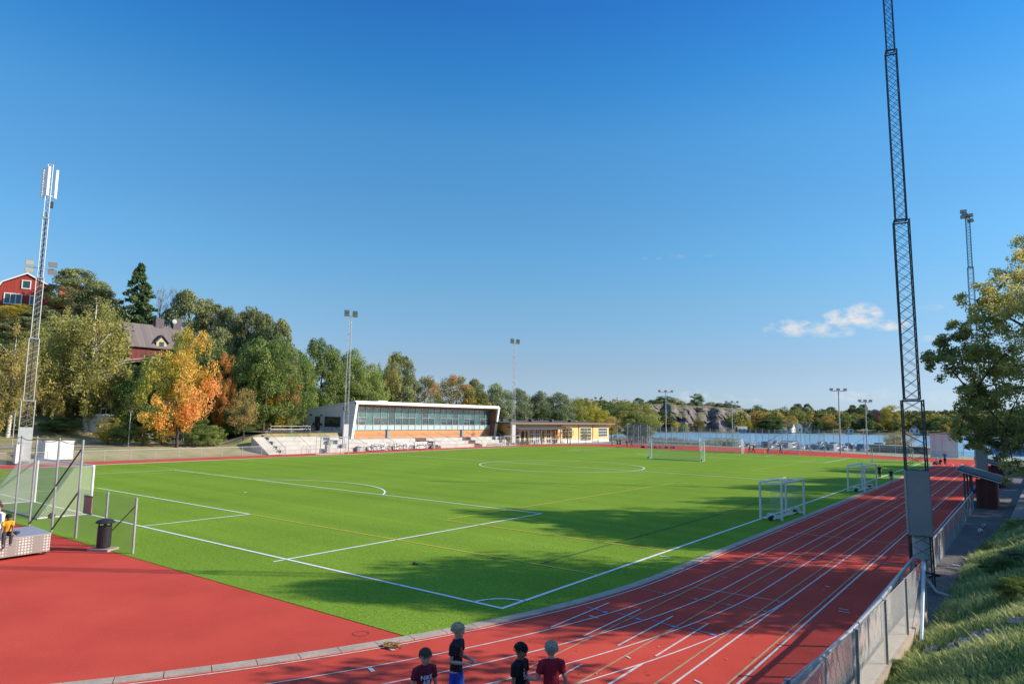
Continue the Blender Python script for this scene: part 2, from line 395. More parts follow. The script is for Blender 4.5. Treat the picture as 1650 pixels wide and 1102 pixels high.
def build_terrain():
    xs = np.unique(np.concatenate([np.linspace(-420, -190, 24), np.linspace(-190, -62, 110), np.linspace(-62, 8.4, 22), np.linspace(8.4, 20, 60), np.linspace(20, 90, 24)]))
    ys = np.unique(np.concatenate([np.linspace(-90, -18, 18), np.linspace(-18, 30, 100), np.linspace(30, 100, 90), np.linspace(100, 160, 50), np.linspace(160, 460, 40)]))
    X, Y = np.meshgrid(xs, ys); Z = terr(X, Y)
    return X, Y, Z
def grid_obj(name, X, Y, Z, m, smooth=True):
    ny, nx = X.shape; V = np.stack([X, Y, Z], -1).reshape(-1, 3)
    i = np.arange(ny - 1)[:, None] * nx + np.arange(nx - 1)[None]; Fc = np.stack([i, i + 1, i + nx + 1, i + nx], -1).reshape(-1, 4)
    return arr_obj(name, V, Fc, m, smooth)
def arr_obj(name, V, Fc, m, smooth=False, parent=None, tint=None):
    me = bpy.data.meshes.new(name); nv, nf = len(V), len(Fc); k = Fc.shape[1]
    me.vertices.add(nv); me.vertices.foreach_set('co', np.asarray(V, np.float32).ravel())
    me.loops.add(nf * k); me.loops.foreach_set('vertex_index', Fc.astype(np.int32).ravel())
    me.polygons.add(nf); me.polygons.foreach_set('loop_start', np.arange(nf, dtype=np.int32) * k)
    try: me.polygons.foreach_set('loop_total', np.full(nf, k, dtype=np.int32))
    except Exception: pass
    me.update(calc_edges=True)
    if smooth: me.polygons.foreach_set('use_smooth', np.ones(nf, bool))
    if tint is not None:
        a = me.attributes.new('tint', 'FLOAT', 'FACE'); a.data.foreach_set('value', np.asarray(tint, np.float32))
    me.materials.append(m)
    o = bpy.data.objects.new(name, me); col.objects.link(o)
    if parent is not None: o.parent = parent
    return o

def ground_mat():
    m, t, N, b = nodes_mat('hillside_ground')
    geo = N('ShaderNodeNewGeometry'); sp = N('ShaderNodeSeparateXYZ'); t.links.new(geo.outputs['Position'], sp.inputs[0])
    n1 = noise_node(t, N, .35, 7, .6); r1 = ramp(N, [(.32, (.38, .29, .17)), (.48, (.34, .28, .13)), (.62, (.22, .24, .08))]); t.links.new(n1.outputs[0], r1.inputs[0])
    n2 = noise_node(t, N, 3, 5, .7); r2 = ramp(N, [(.3, (.07, .12, .035)), (.55, (.11, .17, .05)), (.75, (.17, .20, .08))]); t.links.new(n2.outputs[0], r2.inputs[0])
    mr = N('ShaderNodeMapRange'); mr.inputs['From Min'].default_value = 0; mr.inputs['From Max'].default_value = 9; t.links.new(sp.outputs[0], mr.inputs[0])
    mx = N('ShaderNodeMix', data_type='RGBA'); t.links.new(mr.outputs[0], mx.inputs[0]); t.links.new(r1.outputs[0], mx.inputs[6]); t.links.new(r2.outputs[0], mx.inputs[7])
    t.links.new(mx.outputs[2], b.inputs['Base Color']); b.inputs['Roughness'].default_value = .95
    n3 = noise_node(t, N, 6, 5, .7); bp = N('ShaderNodeBump'); bp.inputs['Strength'].default_value = .8; bp.inputs['Distance'].default_value = .1
    t.links.new(n3.outputs[0], bp.inputs['Height']); t.links.new(bp.outputs[0], b.inputs['Normal'])
    return m
X, Y, Z = build_terrain()
tag(grid_obj('ground', X, Y, Z, ground_mat()), kind='structure')

def water_mat():
    m, t, N, b = nodes_mat('bay_water')
    b.inputs['Base Color'].default_value = (.24, .42, .54, 1); b.inputs['Roughness'].default_value = .3; b.inputs['Specular IOR Level'].default_value = .5
    n = noise_node(t, N, .35, 6, .65, vscale=(1, 2.2, 1)); bp = N('ShaderNodeBump'); bp.inputs['Strength'].default_value = 1; bp.inputs['Distance'].default_value = .5
    t.links.new(n.outputs[0], bp.inputs['Height']); t.links.new(bp.outputs[0], b.inputs['Normal'])
    return m
wm = MB(); wm.box(-2500, 2500, -400, 3200, -3.9, -1.6)
tag(wm.build('water', water_mat()), kind='structure')
wm = MB(); wm.box(-3000, 3000, -3000, 3600, -9, -4.2)
tag(wm.build('seabed', M_ASPH), kind='structure')

# red running surface
def arc(cx, cy, r, a0, a1, n): return [(cx + r * math.cos(R(a0 + (a1 - a0) * i / n)), cy + r * math.sin(R(a0 + (a1 - a0) * i / n))) for i in range(n + 1)]
RIN = 31.93
red = [(8.6, -60), (8.6, 40), (8.5, 114), (-4, 113.2)] + [(-9, 117.5), (-16, 120.6), (-25, 122.9), (-37, 124.5), (-48, 123), (-56, 119), (-62, 111), (-66.5, 98)] + [(-67.2, 90), (-66.2, 60), (-65.4, 40), (-65.2, 10), (-62, -8), (-52, -22), (-36, -32), (-20, -60)]
rb = MB().poly(red, .0); ro = rb.build('track', M_RED); tag(ro, kind='structure')
# artificial turf, bounded on the right and at the near corner by the kerb
OFF = .28
ta = []
for a in range(-21, 1): 
    ang = R(a); ta.append((-30 + (RIN - .45) * math.cos(ang), 7 + (RIN - .45) * math.sin(ang)))
ta = [p for p in ta if p[1] > -3.4]
turf = [(-57.5, -3.4), (-.35, -3.4)] + ta + [(1.48, 90), (1.3, 96), (.6, 100.2), (0, 102.5), (-58, 102.5), (-63.2, 88), (-61.6, 60), (-60.4, 38), (-60.2, 8)]
tag(MB().poly(turf, .012).build('turf', M_TURF), kind='structure')
# kerb stones
kb = MB(); path = [(-30 + r_ * math.cos(R(a)), 7 + r_ * math.sin(R(a))) for r_ in (1,) for a in (0,)]
def kerb_line(pts_in, pts_out, z1=.028):
    for (a, b), (c, d) in zip(zip(pts_in[:-1], pts_in[1:]), zip(pts_out[:-1], pts_out[1:])):
        g = .010
        def L(p, q, t): return (p[0] + (q[0] - p[0]) * t, p[1] + (q[1] - p[1]) * t)
        A, B, C_, D_ = L(a, b, g), L(a, b, 1 - g), L(c, d, 1 - g), L(c, d, g)
        kb.prism([A, B, C_, D_], 'z', -.05, z1)
angs = [-i * 1.6 for i in range(0, 23)]
kerb_line([(-30 + (RIN - .45) * math.cos(R(a)), 7 + (RIN - .45) * math.sin(R(a))) for a in angs], [(-30 + (RIN - .13) * math.cos(R(a)), 7 + (RIN - .13) * math.sin(R(a))) for a in angs])
ysk = list(np.linspace(7, 90, 94)); kerb_line([(1.48, y) for y in ysk], [(1.80, y) for y in ysk])
fa = [i * 1.6 for i in range(0, 14)]
kerb_line([(-30 + (RIN - .45) * math.cos(R(a)), 90 + (RIN - .45) * math.sin(R(a))) for a in fa], [(-30 + (RIN - .13) * math.cos(R(a)), 90 + (RIN - .13) * math.sin(R(a))) for a in fa])
lk = [(-60.4, 8), (-60.6, 38), (-61.8, 60), (-63.4, 88)]
kerb_line([(x, y) for x, y in lk], [(x - .2, y) for x, y in lk])
tag(kb.build('kerb', M_KERB), kind='structure')

# painted lines
wl = MB(); yl = MB(); dl = MB(); ol = MB(); bl = MB()
def line(mb, pts, w, z):
    for i in range(len(pts) - 1):
        a, b = Vector((*pts[i], 0)), Vector((*pts[i + 1], 0)); d = (b - a).normalized(); n = Vector((-d.y, d.x, 0)) * w / 2
        if i: a = a - d * w * .02
        mb.add([(a - n)[:2] + (z,), (b - n)[:2] + (z,), (b + n)[:2] + (z,), (a + n)[:2] + (z,)], [(0, 1, 2, 3)])
ZT, ZR = .022, .010
def ring(cx, cy, r, a0, a1, n=60): return arc(cx, cy, r, a0, a1, n)
PWd, PL, A0 = 60.1, 100.0, 9.89
XP = -PWd
line(wl, [(-.06, 0), (XP, 0)], .12, ZT); line(wl, [(0, -.06), (0, PL)], .12, ZT); line(wl, [(XP, -.06), (XP - .6, 50), (XP - 1.6, PL - 12)], .10, ZT); line(wl, [(0, PL), (XP, PL)], .12, ZT)
line(wl, [(-.06, PL / 2), (XP, PL / 2)], .12, ZT + .001)
for y0, s in ((0, 1), (PL, -1)):
    line(wl, [(-A0, y0), (-A0, y0 + s * 16.5), (-A0 - 40.32, y0 + s * 16.5), (-A0 - 40.32, y0)], .12, ZT + .001)
    line(wl, [(-A0 - 11, y0), (-A0 - 11, y0 + s * 5.5), (-A0 - 29.32, y0 + s * 5.5), (-A0 - 29.32, y0)], .12, ZT + .001)
    aa = math.degrees(math.asin(5.5 / 9.15)); c = arc(XP / 2, y0 + s * 11, 9.15, aa if s > 0 else -aa, 180 - aa if s > 0 else -180 + aa, 40); line(wl, c, .12, ZT + .002)
    line(wl, [(XP / 2 - .1, y0 + s * 11), (XP / 2 + .1, y0 + s * 11)], .2, ZT)
line(wl, arc(XP / 2, PL / 2, 9.15, 0, 360, 90), .12, ZT + .002)
line(wl, arc(0, 0, 1.0, 90, 180, 12), .1, ZT + .002)
line(wl, [(.22, 9.84), (.6, 9.85)], .1, ZT); line(wl, [(-A0, -.1), (-A0, -.55)], .1, ZT)
tag(wl.build('pitch_line', M_LINE), kind='structure')
for x in (-12.25, -47.85):
    line(yl, [(x, 11.3), (x, 40)], .09, ZT + .003); line(yl, [(x, 60.4), (x, 88.7)], .09, ZT + .003)
line(yl, [(0, 5.4), (-20.8, 5.5)], .09, ZT + .003); line(yl, [(-39, 5.5), (XP, 5.5)], .09, ZT + .003)
for y in (11, 40, 60.4, 89): line(yl, [(0 if y == 11 else -3.6, y), (-12.25, y)], .09, ZT + .004); line(yl, [(XP + 3, y), (-47.85, y)], .09, ZT + .004)
for y in (46.4, 56): line(yl, [(-3.6, y), (XP + 2, y)], .09, ZT + .003)
tag(yl.build('yellow_pitch_line', M_YEL), kind='structure')
line(dl, [(-2.5, 5.5), (-2.35, 33)], .07, ZT + .003)
tag(dl.build('dark_pitch_line', mat('dark_green_line', (.03, .075, .03), .9)), kind='structure')
tl = MB()
LN = [1.93, 2.95, 3.97, 4.99]
for x in LN:
    r_ = x + 30
    line(tl, [(x, 92), (x, 7)] + arc(-30, 7, r_, 0, -75, 70)[1:], .045, ZR)
    line(tl, [(x, 92)] + arc(-30, 92, r_, 0, 20, 20)[1:], .06, ZR)
r_ = 35.95; line(tl, [(5.95, 112), (5.95, -3.0)], .05, ZR); line(tl, [(5.95, 7)] + arc(-30, 7, r_, 0, -75, 70)[1:], .045, ZR + .001)
line(tl, [(4.95, -1.4), (4.95, -60)], .06, ZR)
line(tl, [(5.95, -3), (5.95, -60)], .055, ZR)
line(tl, [(6.97, 112), (6.97, -60)], .055, ZR); line(tl, [(8.02, 112), (8.02, -60)], .05, ZR)
line(tl, [(3.95, -2.9), (3.96, -8)], .05, ZR)
for x, a, b in ((1.98, -.55, 2.5), (2.98, -.6, 2.5), (3.97, -.7, 2.45), (4.97, -.8, 2.4), (3.95, -2.9, -2.3)): line(tl, [(x, a), (x, b)], .05, ZR + .002)
for y in (19.6, 26.3, 35, 48, 63): line(tl, [(1.95, y), (8.0, y + .1)], .04, ZR + .003)
line(tl, [(3.2, 5.93), (5.95, 6.0)], .035, ZR + .003); line(tl, [(5.95, 14.4), (8.0, 14.45)], .04, ZR + .003); line(tl, [(2.9, 12.2), (5.9, 12.3)], .03, ZR + .003)
for a, r0 in ((-20.5, 32.0), (-22, 33)): p = (-30 + r0 * math.cos(R(a)), 7 + r0 * math.sin(R(a))); q = (-30 + (r0 + .25) * math.cos(R(a)), 7 + (r0 + .25) * math.sin(R(a))); line(tl, [p, q], .09, ZR + .003)
for a, b in (((2.2, 1.0), (2.5, .95)), ((6.4, 9.0), (6.55, 8.9)), ((3.3, 8.0), (3.5, 8.0)), ((7.3, 17), (7.7, 17.)), ((6.2, -1.6), (6.4, -1.7)), ((4.4, -1.2), (4.6, -1.3)), ((7.4, 6.0), (7.7, 6.)), ((7.35, 6.3), (7.6, 6.3))): line(tl, [a, b], .05, ZR + .003)
for x in (-65.0, -64.1, -63.2, -62.3): line(tl, [(x + .9, 8), (x + .6, 38), (x - .5, 60), (x - 1.5, 85)], .05, ZR)
tag(tl.build('track_line', mat('worn_white_line', (.55, .54, .53), .8, noise=.16, nscale=6)), kind='structure')
for x in (3.2, 4.45, 5.68, 6.83): line(ol, [(x - .02, -10), (x, 60)], .05, ZR + .004)
for x in (2.02, 3.01, 3.99, 5.03):
    line(ol, [(x, 4.6), (x + .8, 4.57)], .045, ZR + .005); ol.add([(x + .72, 4.47, ZR + .006), (x + .9, 4.56, ZR + .006), (x + .72, 4.66, ZR + .006)], [(0, 1, 2)])
tag(ol.build('worn_track_line', M_OLIVE), kind='structure')
for x in (1.7, 2.7, 3.71, 4.74):
    line(bl, [(x, 1.7), (x + .8, 1.55)], .045, ZR + .005); bl.add([(x + .62, 1.66, ZR + .006), (x + .86, 1.53, ZR + .006), (x + .62, 1.48, ZR + .006)], [(0, 1, 2)])
tag(bl.build('blue_track_line', M_BLUEP), kind='structure')
hole = MB(); line(hole, arc(-1.3, -3.95, .19, 0, 360, 30), .02, .006)
tag(hole.build('drain_ring', M_STEELD), kind='structure')
# paths
pth = MB(); pr = []
for y in np.linspace(-60, 112, 120):
    pr.append((y, 8.62, float(foot(y)) + (.15 if y < 30 else -.1)))
V = []; Fq = []
for i, (y, a, b) in enumerate(pr): V += [(a, y, .005), (b, y, .005)]
for i in range(len(pr) - 1): Fq.append((2 * i, 2 * i + 1, 2 * i + 3, 2 * i + 2))
pth.add(V, Fq); tag(pth.build('path', M_ASPH), kind='structure')
def ribbon(name, pts, w, m, lift=.05):
    mb = MB(); V = []; n = 0
    P = []
    for i in range(len(pts) - 1):
        for k in range(14):
            t = k / 14; P.append((pts[i][0] * (1 - t) + pts[i + 1][0] * t, pts[i][1] * (1 - t) + pts[i + 1][1] * t))
    P.append(pts[-1])
    for i, p in enumerate(P):
        a = P[max(0, i - 1)]; b = P[min(len(P) - 1, i + 1)]; d = Vector((b[0] - a[0], b[1] - a[1])).normalized(); n_ = Vector((-d.y, d.x)) * w / 2
        for s in (-1, -.33, .33, 1):
            x, y = p[0] + n_.x * s, p[1] + n_.y * s; V.append((x, y, float(max(terr(x, y), terr(x + .5, y), terr(x - .5, y))) + lift))
    F = [(4 * i + j, 4 * i + j + 1, 4 * i + j + 5, 4 * i + j + 4) for i in range(len(P) - 1) for j in range(3)]
    mb.add(V, F); return tag(mb.build(name, m, smooth=True), kind='structure')
M_GRAVEL = layered('gravel_path', [(.3, (.26, .23, .20)), (.7, (.34, .31, .28))], .8, .12, 12, .9, .3, 30)
ribbon('gravel_path', [(-77.5, -40), (-77.5, 5), (-77, 22), (-76.5, 32), (-75.5, 41), (-77, 50)], 2.6, M_GRAVEL)
ap = MB().poly([(-71.2, 39.5), (-71.2, 54.5), (-84, 54.5), (-86, 60), (-92, 62), (-92, 40), (-80, 39.5)], 2.66); tag(ap.build('forecourt', M_ASPH), kind='structure')
ap = MB().poly([(-67.3, 92.5), (-67.3, 128), (-60.5, 128), (-55, 122.5), (-62.2, 111.6), (-66.8, 98)], -.004); tag(ap.build('paved_yard', M_GRAVEL), kind='structure')
ap = MB().poly([(-55, 124), (-37, 125.5), (-25, 124), (-16, 121.5), (-4, 114.3), (9, 115), (22, 118), (22, 128), (-40, 131), (-55, 131)], -.02); tag(ap.build('harbour_pavement', layered('pale_pavement', [(.3, (.30, .34, .20)), (.7, (.36, .38, .26))], .4, .1, 8, .9, .2, 20)), kind='structure')

# ------------------------------------------------------------------ foliage
FB = 2.4
def foliage(name, stops, trans=.3):
    m = bpy.data.materials.new(name); m.use_nodes = True; t = m.node_tree; t.nodes.clear()
    N = t.nodes.new
    o = N('ShaderNodeOutputMaterial'); d = N('ShaderNodeBsdfDiffuse'); tr = N('ShaderNodeBsdfTranslucent'); mx = N('ShaderNodeMixShader'); mx.inputs[0].default_value = trans
    at = N('ShaderNodeAttribute'); at.attribute_name = 'tint'; r = N('ShaderNodeValToRGB'); e = r.color_ramp.elements
    while len(e) < len(stops): e.new(.5)
    for i, (p, c) in enumerate(stops): e[i].position = p; e[i].color = (*[min(.8, q * FB) for q in c], 1)
    oi = N('ShaderNodeObjectInfo'); mr = N('ShaderNodeMapRange'); mr.inputs['To Min'].default_value = .82; mr.inputs['To Max'].default_value = 1.18
    t.links.new(oi.outputs['Random'], mr.inputs[0])
    sc = N('ShaderNodeVectorMath'); sc.operation = 'SCALE'
    t.links.new(at.outputs['Fac'], r.inputs[0]); t.links.new(r.outputs[0], sc.inputs[0]); t.links.new(mr.outputs[0], sc.inputs['Scale'])
    t.links.new(sc.outputs[0], d.inputs[0]); t.links.new(sc.outputs[0], tr.inputs[0])
    t.links.new(d.outputs[0], mx.inputs[1]); t.links.new(tr.outputs[0], mx.inputs[2]); t.links.new(mx.outputs[0], o.inputs[0])
    MATS[name] = m; return m
FM = {
 'pine': foliage('pine_needles', [(0, (.06, .07, .032)), (.5, (.105, .115, .052)), (1, (.17, .175, .075))]),
 'spruce': foliage('spruce_needles', [(0, (.032, .055, .026)), (.5, (.055, .088, .034)), (1, (.11, .12, .045))]),
 'birch': foliage('birch_leaves', [(0, (.10, .105, .035)), (.5, (.165, .165, .055)), (1, (.26, .22, .07))], .4),
 'goldbirch': foliage('golden_birch_leaves', [(0, (.11, .105, .04)), (.5, (.175, .155, .055)), (1, (.25, .20, .07))], .4),
 'orange': foliage('orange_maple_leaves', [(0, (.10, .115, .028)), (.25, (.18, .17, .033)), (.45, (.28, .20, .04)), (.65, (.37, .19, .05)), (1, (.42, .16, .06))], .4),
 'yellow': foliage('yellow_maple_leaves', [(0, (.08, .10, .022)), (.4, (.17, .16, .028)), (1, (.33, .24, .035))], .4),
 'green': foliage('green_leaves', [(0, (.042, .066, .022)), (.5, (.082, .115, .035)), (1, (.15, .17, .05))]),
 'light': foliage('light_green_leaves', [(0, (.08, .11, .035)), (.5, (.13, .165, .05)), (1, (.22, .235, .07))], .4),
 'dark': foliage('dark_green_leaves', [(0, (.028, .055, .02)), (.5, (.055, .085, .028)), (1, (.11, .13, .05))]),
 'grey': foliage('grey_green_leaves', [(0, (.06, .075, .04)), (.5, (.105, .125, .065)), (1, (.20, .21, .12))]),
 'mixed': foliage('turning_leaves', [(0, (.05, .07, .024)), (.5, (.11, .115, .038)), (.75, (.19, .135, .045)), (1, (.27, .12, .05))], .35),
 'redmaple': foliage('red_maple_leaves', [(0, (.12, .11, .035)), (.4, (.30, .16, .05)), (1, (.40, .15, .06))], .4),
 'brown': foliage('brown_leaves', [(0, (.09, .08, .035)), (.5, (.17, .13, .05)), (1, (.32, .20, .07))], .35),
 'olive': foliage('olive_leaves', [(0, (.07, .09, .025)), (.5, (.15, .155, .045)), (1, (.26, .24, .07))], .35),
}
def unit(v): return v / np.maximum(1e-9, np.linalg.norm(v, axis=-1, keepdims=True))
def leaves(C_, Rr, tint, per, size, rng, squash=1., shell=.5, droop=0., wild=.75, elong=1.):
    """quads spread through a set of clumps"""
    n = len(C_) * per
    c = np.repeat(C_, per, 0); r = np.repeat(Rr, per); tt = np.repeat(tint, per)
    d = unit(rng.normal(size=(n, 3))); rad = shell + (1.08 - shell) * rng.random(n) ** .7
    p = d * (rad * r)[:, None]; p[:, 2] *= squash
    if droop: p[:, 2] -= droop * rng.random(n) * r
    pos = c + p
    nrm = unit(d * np.array([1, 1, 1.2]) + rng.normal(size=(n, 3)) * wild)
    a = unit(np.cross(nrm, rng.normal(size=(n, 3)))); b = np.cross(nrm, a)
    s = size * (.6 + .8 * rng.random(n))[:, None]
    q = np.stack([pos - a * s * elong, pos - b * s * .62, pos + a * s * elong, pos + b * s * .62], 1)
    ti = np.clip(tt + rng.normal(size=n) * .14 + d[:, 2] * .05, 0, 1)
    return q.reshape(-1, 3), np.arange(n * 4).reshape(-1, 4), ti
def clumps_ellipsoid(rng, n, cx, w, h0, h1, r, top=1., irregular=.16, surf=.62):
    """clumps inside an egg between heights h0..h1, half-width w"""
    out = []
    lob = rng.normal(size=(7, 3)); lob = unit(lob); amp = rng.random(7) * irregular * 2
    while len(out) < n:
        d = unit(rng.normal(size=3)); k = surf + (1 - surf) * rng.random()
        if rng.random() < .15: k *= .6
        f = 1 + sum(a * max(0, d @ l) ** 3 for a, l in zip(amp, lob)) - irregular * .5
        z = (d[2] * k * f * .5 + .5); 
        ww = w * (1 - .28 * max(0, z - .5) * top)
        out.append([cx[0] + d[0] * k * f * ww, cx[1] + d[1] * k * f * ww, h0 + (h1 - h0) * np.clip(z, -.02, 1.08)])
    return np.array(out), r * (.65 + .7 * rng.random(n))
def limbs(mb, base, top, r0, targets, rng, n=7, bend=.25):
    base = Vector(base); top = Vector(top); L = (top - base).length
    pts = [base + (top - base) * t + Vector((math.sin(t * 5 + base.x), math.cos(t * 4), 0)) * .012 * L * (t > 0) for t in (0, .08, .25, .45, .65, .85, 1)]
    mb.tube(pts, [r0 * k for k in (1.35, 1.02, .85, .65, .45, .26, .08)], n)
    for tg in targets:
        tg = Vector(tg); t = min(.85, max(.2, (tg.z - base.z) / L * .75)); s = base + (top - base) * t; mid = s + (tg - s) * .5 + Vector((0, 0, -.06 * L * bend))
        q = r0 * (.42 - .3 * t); mb.tube([s, mid, tg], [q, q * .6, q * .15], 5, cap=False)
def make_tree(kind, nm, rng, H=12.):
    """prototype at the origin: nominal height H"""
    root = empty(nm, (0, 0, 0)); tb = MB(); bark = M_BARK; ten = []
    if kind in ('green', 'light', 'dark', 'grey', 'mixed', 'yellow', 'orange', 'olive', 'brown', 'redmaple'):
        w = {'grey': .27, 'orange': .42, 'yellow': .40}.get(kind, .36) * H
        h0 = {'orange': .13, 'brown': .2}.get(kind, .06) * H
        if nm == 'bank_tree': h0 = .30 * H
        n = 110; C_, Rr = clumps_ellipsoid(rng, n, (0, 0), w, h0, H * .95, .085 * H, irregular=.22)
        tint = np.clip(.5 + rng.normal(size=n) * .2, 0, 1)
        if kind == 'orange': tint = np.clip(.50 + C_[:, 1] / w * .40 - (C_[:, 2] / H - .5) * .55 + rng.normal(size=n) * .13, 0, 1)
        if kind == 'mixed': tint = np.clip(.42 + rng.normal(size=n) * .26 + (C_[:, 2] / H - .5) * .5, 0, 1)
        per = 190 if kind != 'brown' else 50
        parts = [leaves(C_, Rr, tint, per, .0105 * H, rng, squash=.8)]
        limbs(tb, (0, 0, -.04 * H), (0, 0, H * .8), .022 * H, C_[::6], rng)
    elif kind in ('birch', 'goldbirch'):
        w = .36 * H; n = 170; C_, Rr = clumps_ellipsoid(rng, n, (0, 0), w, .14 * H, H * .98, .055 * H, irregular=.25, surf=.3)
        tint = np.clip(.5 + rng.normal(size=n) * .22, 0, 1)
        parts = [leaves(C_, Rr, tint, 140, .0075 * H, rng, squash=1.25, shell=.1, droop=1.6, wild=1.2, elong=1.4)]
        limbs(tb, (0, 0, -.04 * H), (.02 * H, 0, H * .92), .023 * H, C_[::4], rng, bend=-.6); bark = M_BIRCH
    elif kind == 'pine':
        n = 80; C_ = []; Rr = []
        for i in range(n):
            z = .28 + .69 * rng.random() ** .85; ww = .34 * math.sin(min(1, (1.03 - z) / .5) * math.pi / 2) + .05; a = rng.random() * 2 * math.pi; k = .35 + .65 * rng.random() ** .5
            C_.append([math.cos(a) * ww * k * H, math.sin(a) * ww * k * H, z * H]); Rr.append((.07 + .05 * rng.random()) * H)
        C_ = np.array(C_); Rr = np.array(Rr); tint = np.clip(.45 + rng.normal(size=n) * .2, 0, 1)
        parts = [leaves(C_, Rr, tint, 190, .0115 * H, rng, squash=.62, shell=.35, wild=.8, elong=1.3)]
        limbs(tb, (0, 0, -.04 * H), (.01 * H, .01 * H, H * .93), .02 * H, C_[::2], rng); bark = M_PBARK
    elif kind == 'spruce':
        C_ = []; Rr = []
        for k in range(24):
            z = .10 + .87 * k / 23; wr = .27 * (1 - z) ** .85 + .012; nb = int(4 + 9 * (1 - z))
            for j in range(nb):
                a = rng.random() * 2 * math.pi; L = wr * (.75 + .5 * rng.random())
                for f in (.35, .65, .95): C_.append([math.cos(a) * L * f * H, math.sin(a) * L * f * H, (z - .05 * f * f + .01) * H]); Rr.append((.018 + .05 * (1 - z) * (1.1 - f * .5)) * H * .75)
        C_ = np.array(C_); Rr = np.array(Rr); tint = np.clip(.4 + rng.normal(size=len(C_)) * .2, 0, 1)
        parts = [leaves(C_, Rr, tint, 32, .0095 * H, rng, squash=.5, shell=.1, droop=.8, wild=.8, elong=1.5)]
        limbs(tb, (0, 0, -.04 * H), (0, 0, H * .99), .016 * H, [], rng)
    elif kind == 'bare':
        tg = []
        for i in range(60):
            a = rng.random() * 6.28; z = .35 + .62 * rng.random(); k = .2 * math.sin(math.pi * min(1, (1.05 - z) * 1.1)) * (.5 + .5 * rng.random()); tg.append((math.cos(a) * k * H, math.sin(a) * k * H, z * H))
        limbs(tb, (0, 0, 0), (0, 0, H * .95), .013 * H, tg, rng, bend=1)
        for q in tg:
            for _ in range(5): e = Vector(q) + Vector(rng.normal(size=3)) * .04 * H; tb.tube([q, e], .0016 * H, 3, cap=False)
        C_ = np.array(tg); parts = [leaves(C_, np.full(len(C_), .03 * H), np.full(len(C_), .4), 12, .005 * H, rng, shell=.1)]
        bark = mat('twig_bark', (.20, .17, .17), .9)
    tb.build('trunk', bark, root, smooth=True)
    V = np.concatenate([p[0] for p in parts]); Fc = parts[0][1]; ti = np.concatenate([p[2] for p in parts])
    arr_obj('crown', V, Fc, FM.get(kind, FM['brown']), parent=root, tint=ti)
    root['h0'] = H
    return root
PROTO = {}
def plant(kind, nm, x, y, z, h, w, label, cat='tree', group=None, rz=None):
    """w = crown width in metres"""
    vs = PROTO.setdefault((kind, nm), [])
    nvar = {'spruce': 1, 'bare': 1, 'orange': 1}.get(kind, 2)
    if len(vs) < nvar:
        o = make_tree(kind, nm, np.random.default_rng(100 + len(PROTO) * 7 + len(vs))); vs.append(o)
    else:
        src = vs[random.randrange(len(vs))]; o = copy_tree(src)
    base = {'pine': .74, 'spruce': .5, 'grey': .56, 'orange': .84, 'yellow': .82, 'birch': .74, 'goldbirch': .74, 'bare': .42}.get(kind, .74)
    o.scale = (w / (base * 12), w / (base * 12), h / 12); o.location = (x, y, z)
    o.rotation_euler = (0, 0, random.random() * 6.28 if rz is None else rz)
    if 'h0' in o: del o['h0']
    tag(o, label, cat, group)
    for k in ('group',):
        if group is None and k in o: del o[k]
    return o
LT = 'trees on the hillside left of the pitch'
def tree_px(kind, nm, px, top, wpx, dep, label, group=LT, zbase=None, h0=None, cat='tree', rz=None):
    p = D(px, 690, dep); x, y = p[0], p[1]; z = float(terr(x, y)) if zbase is None else zbase
    h = zat(top, x, y) - z
    return plant(kind, nm, x, y, z, max(h, 1.), wpx / F_PX * dep, label, cat, group, rz)
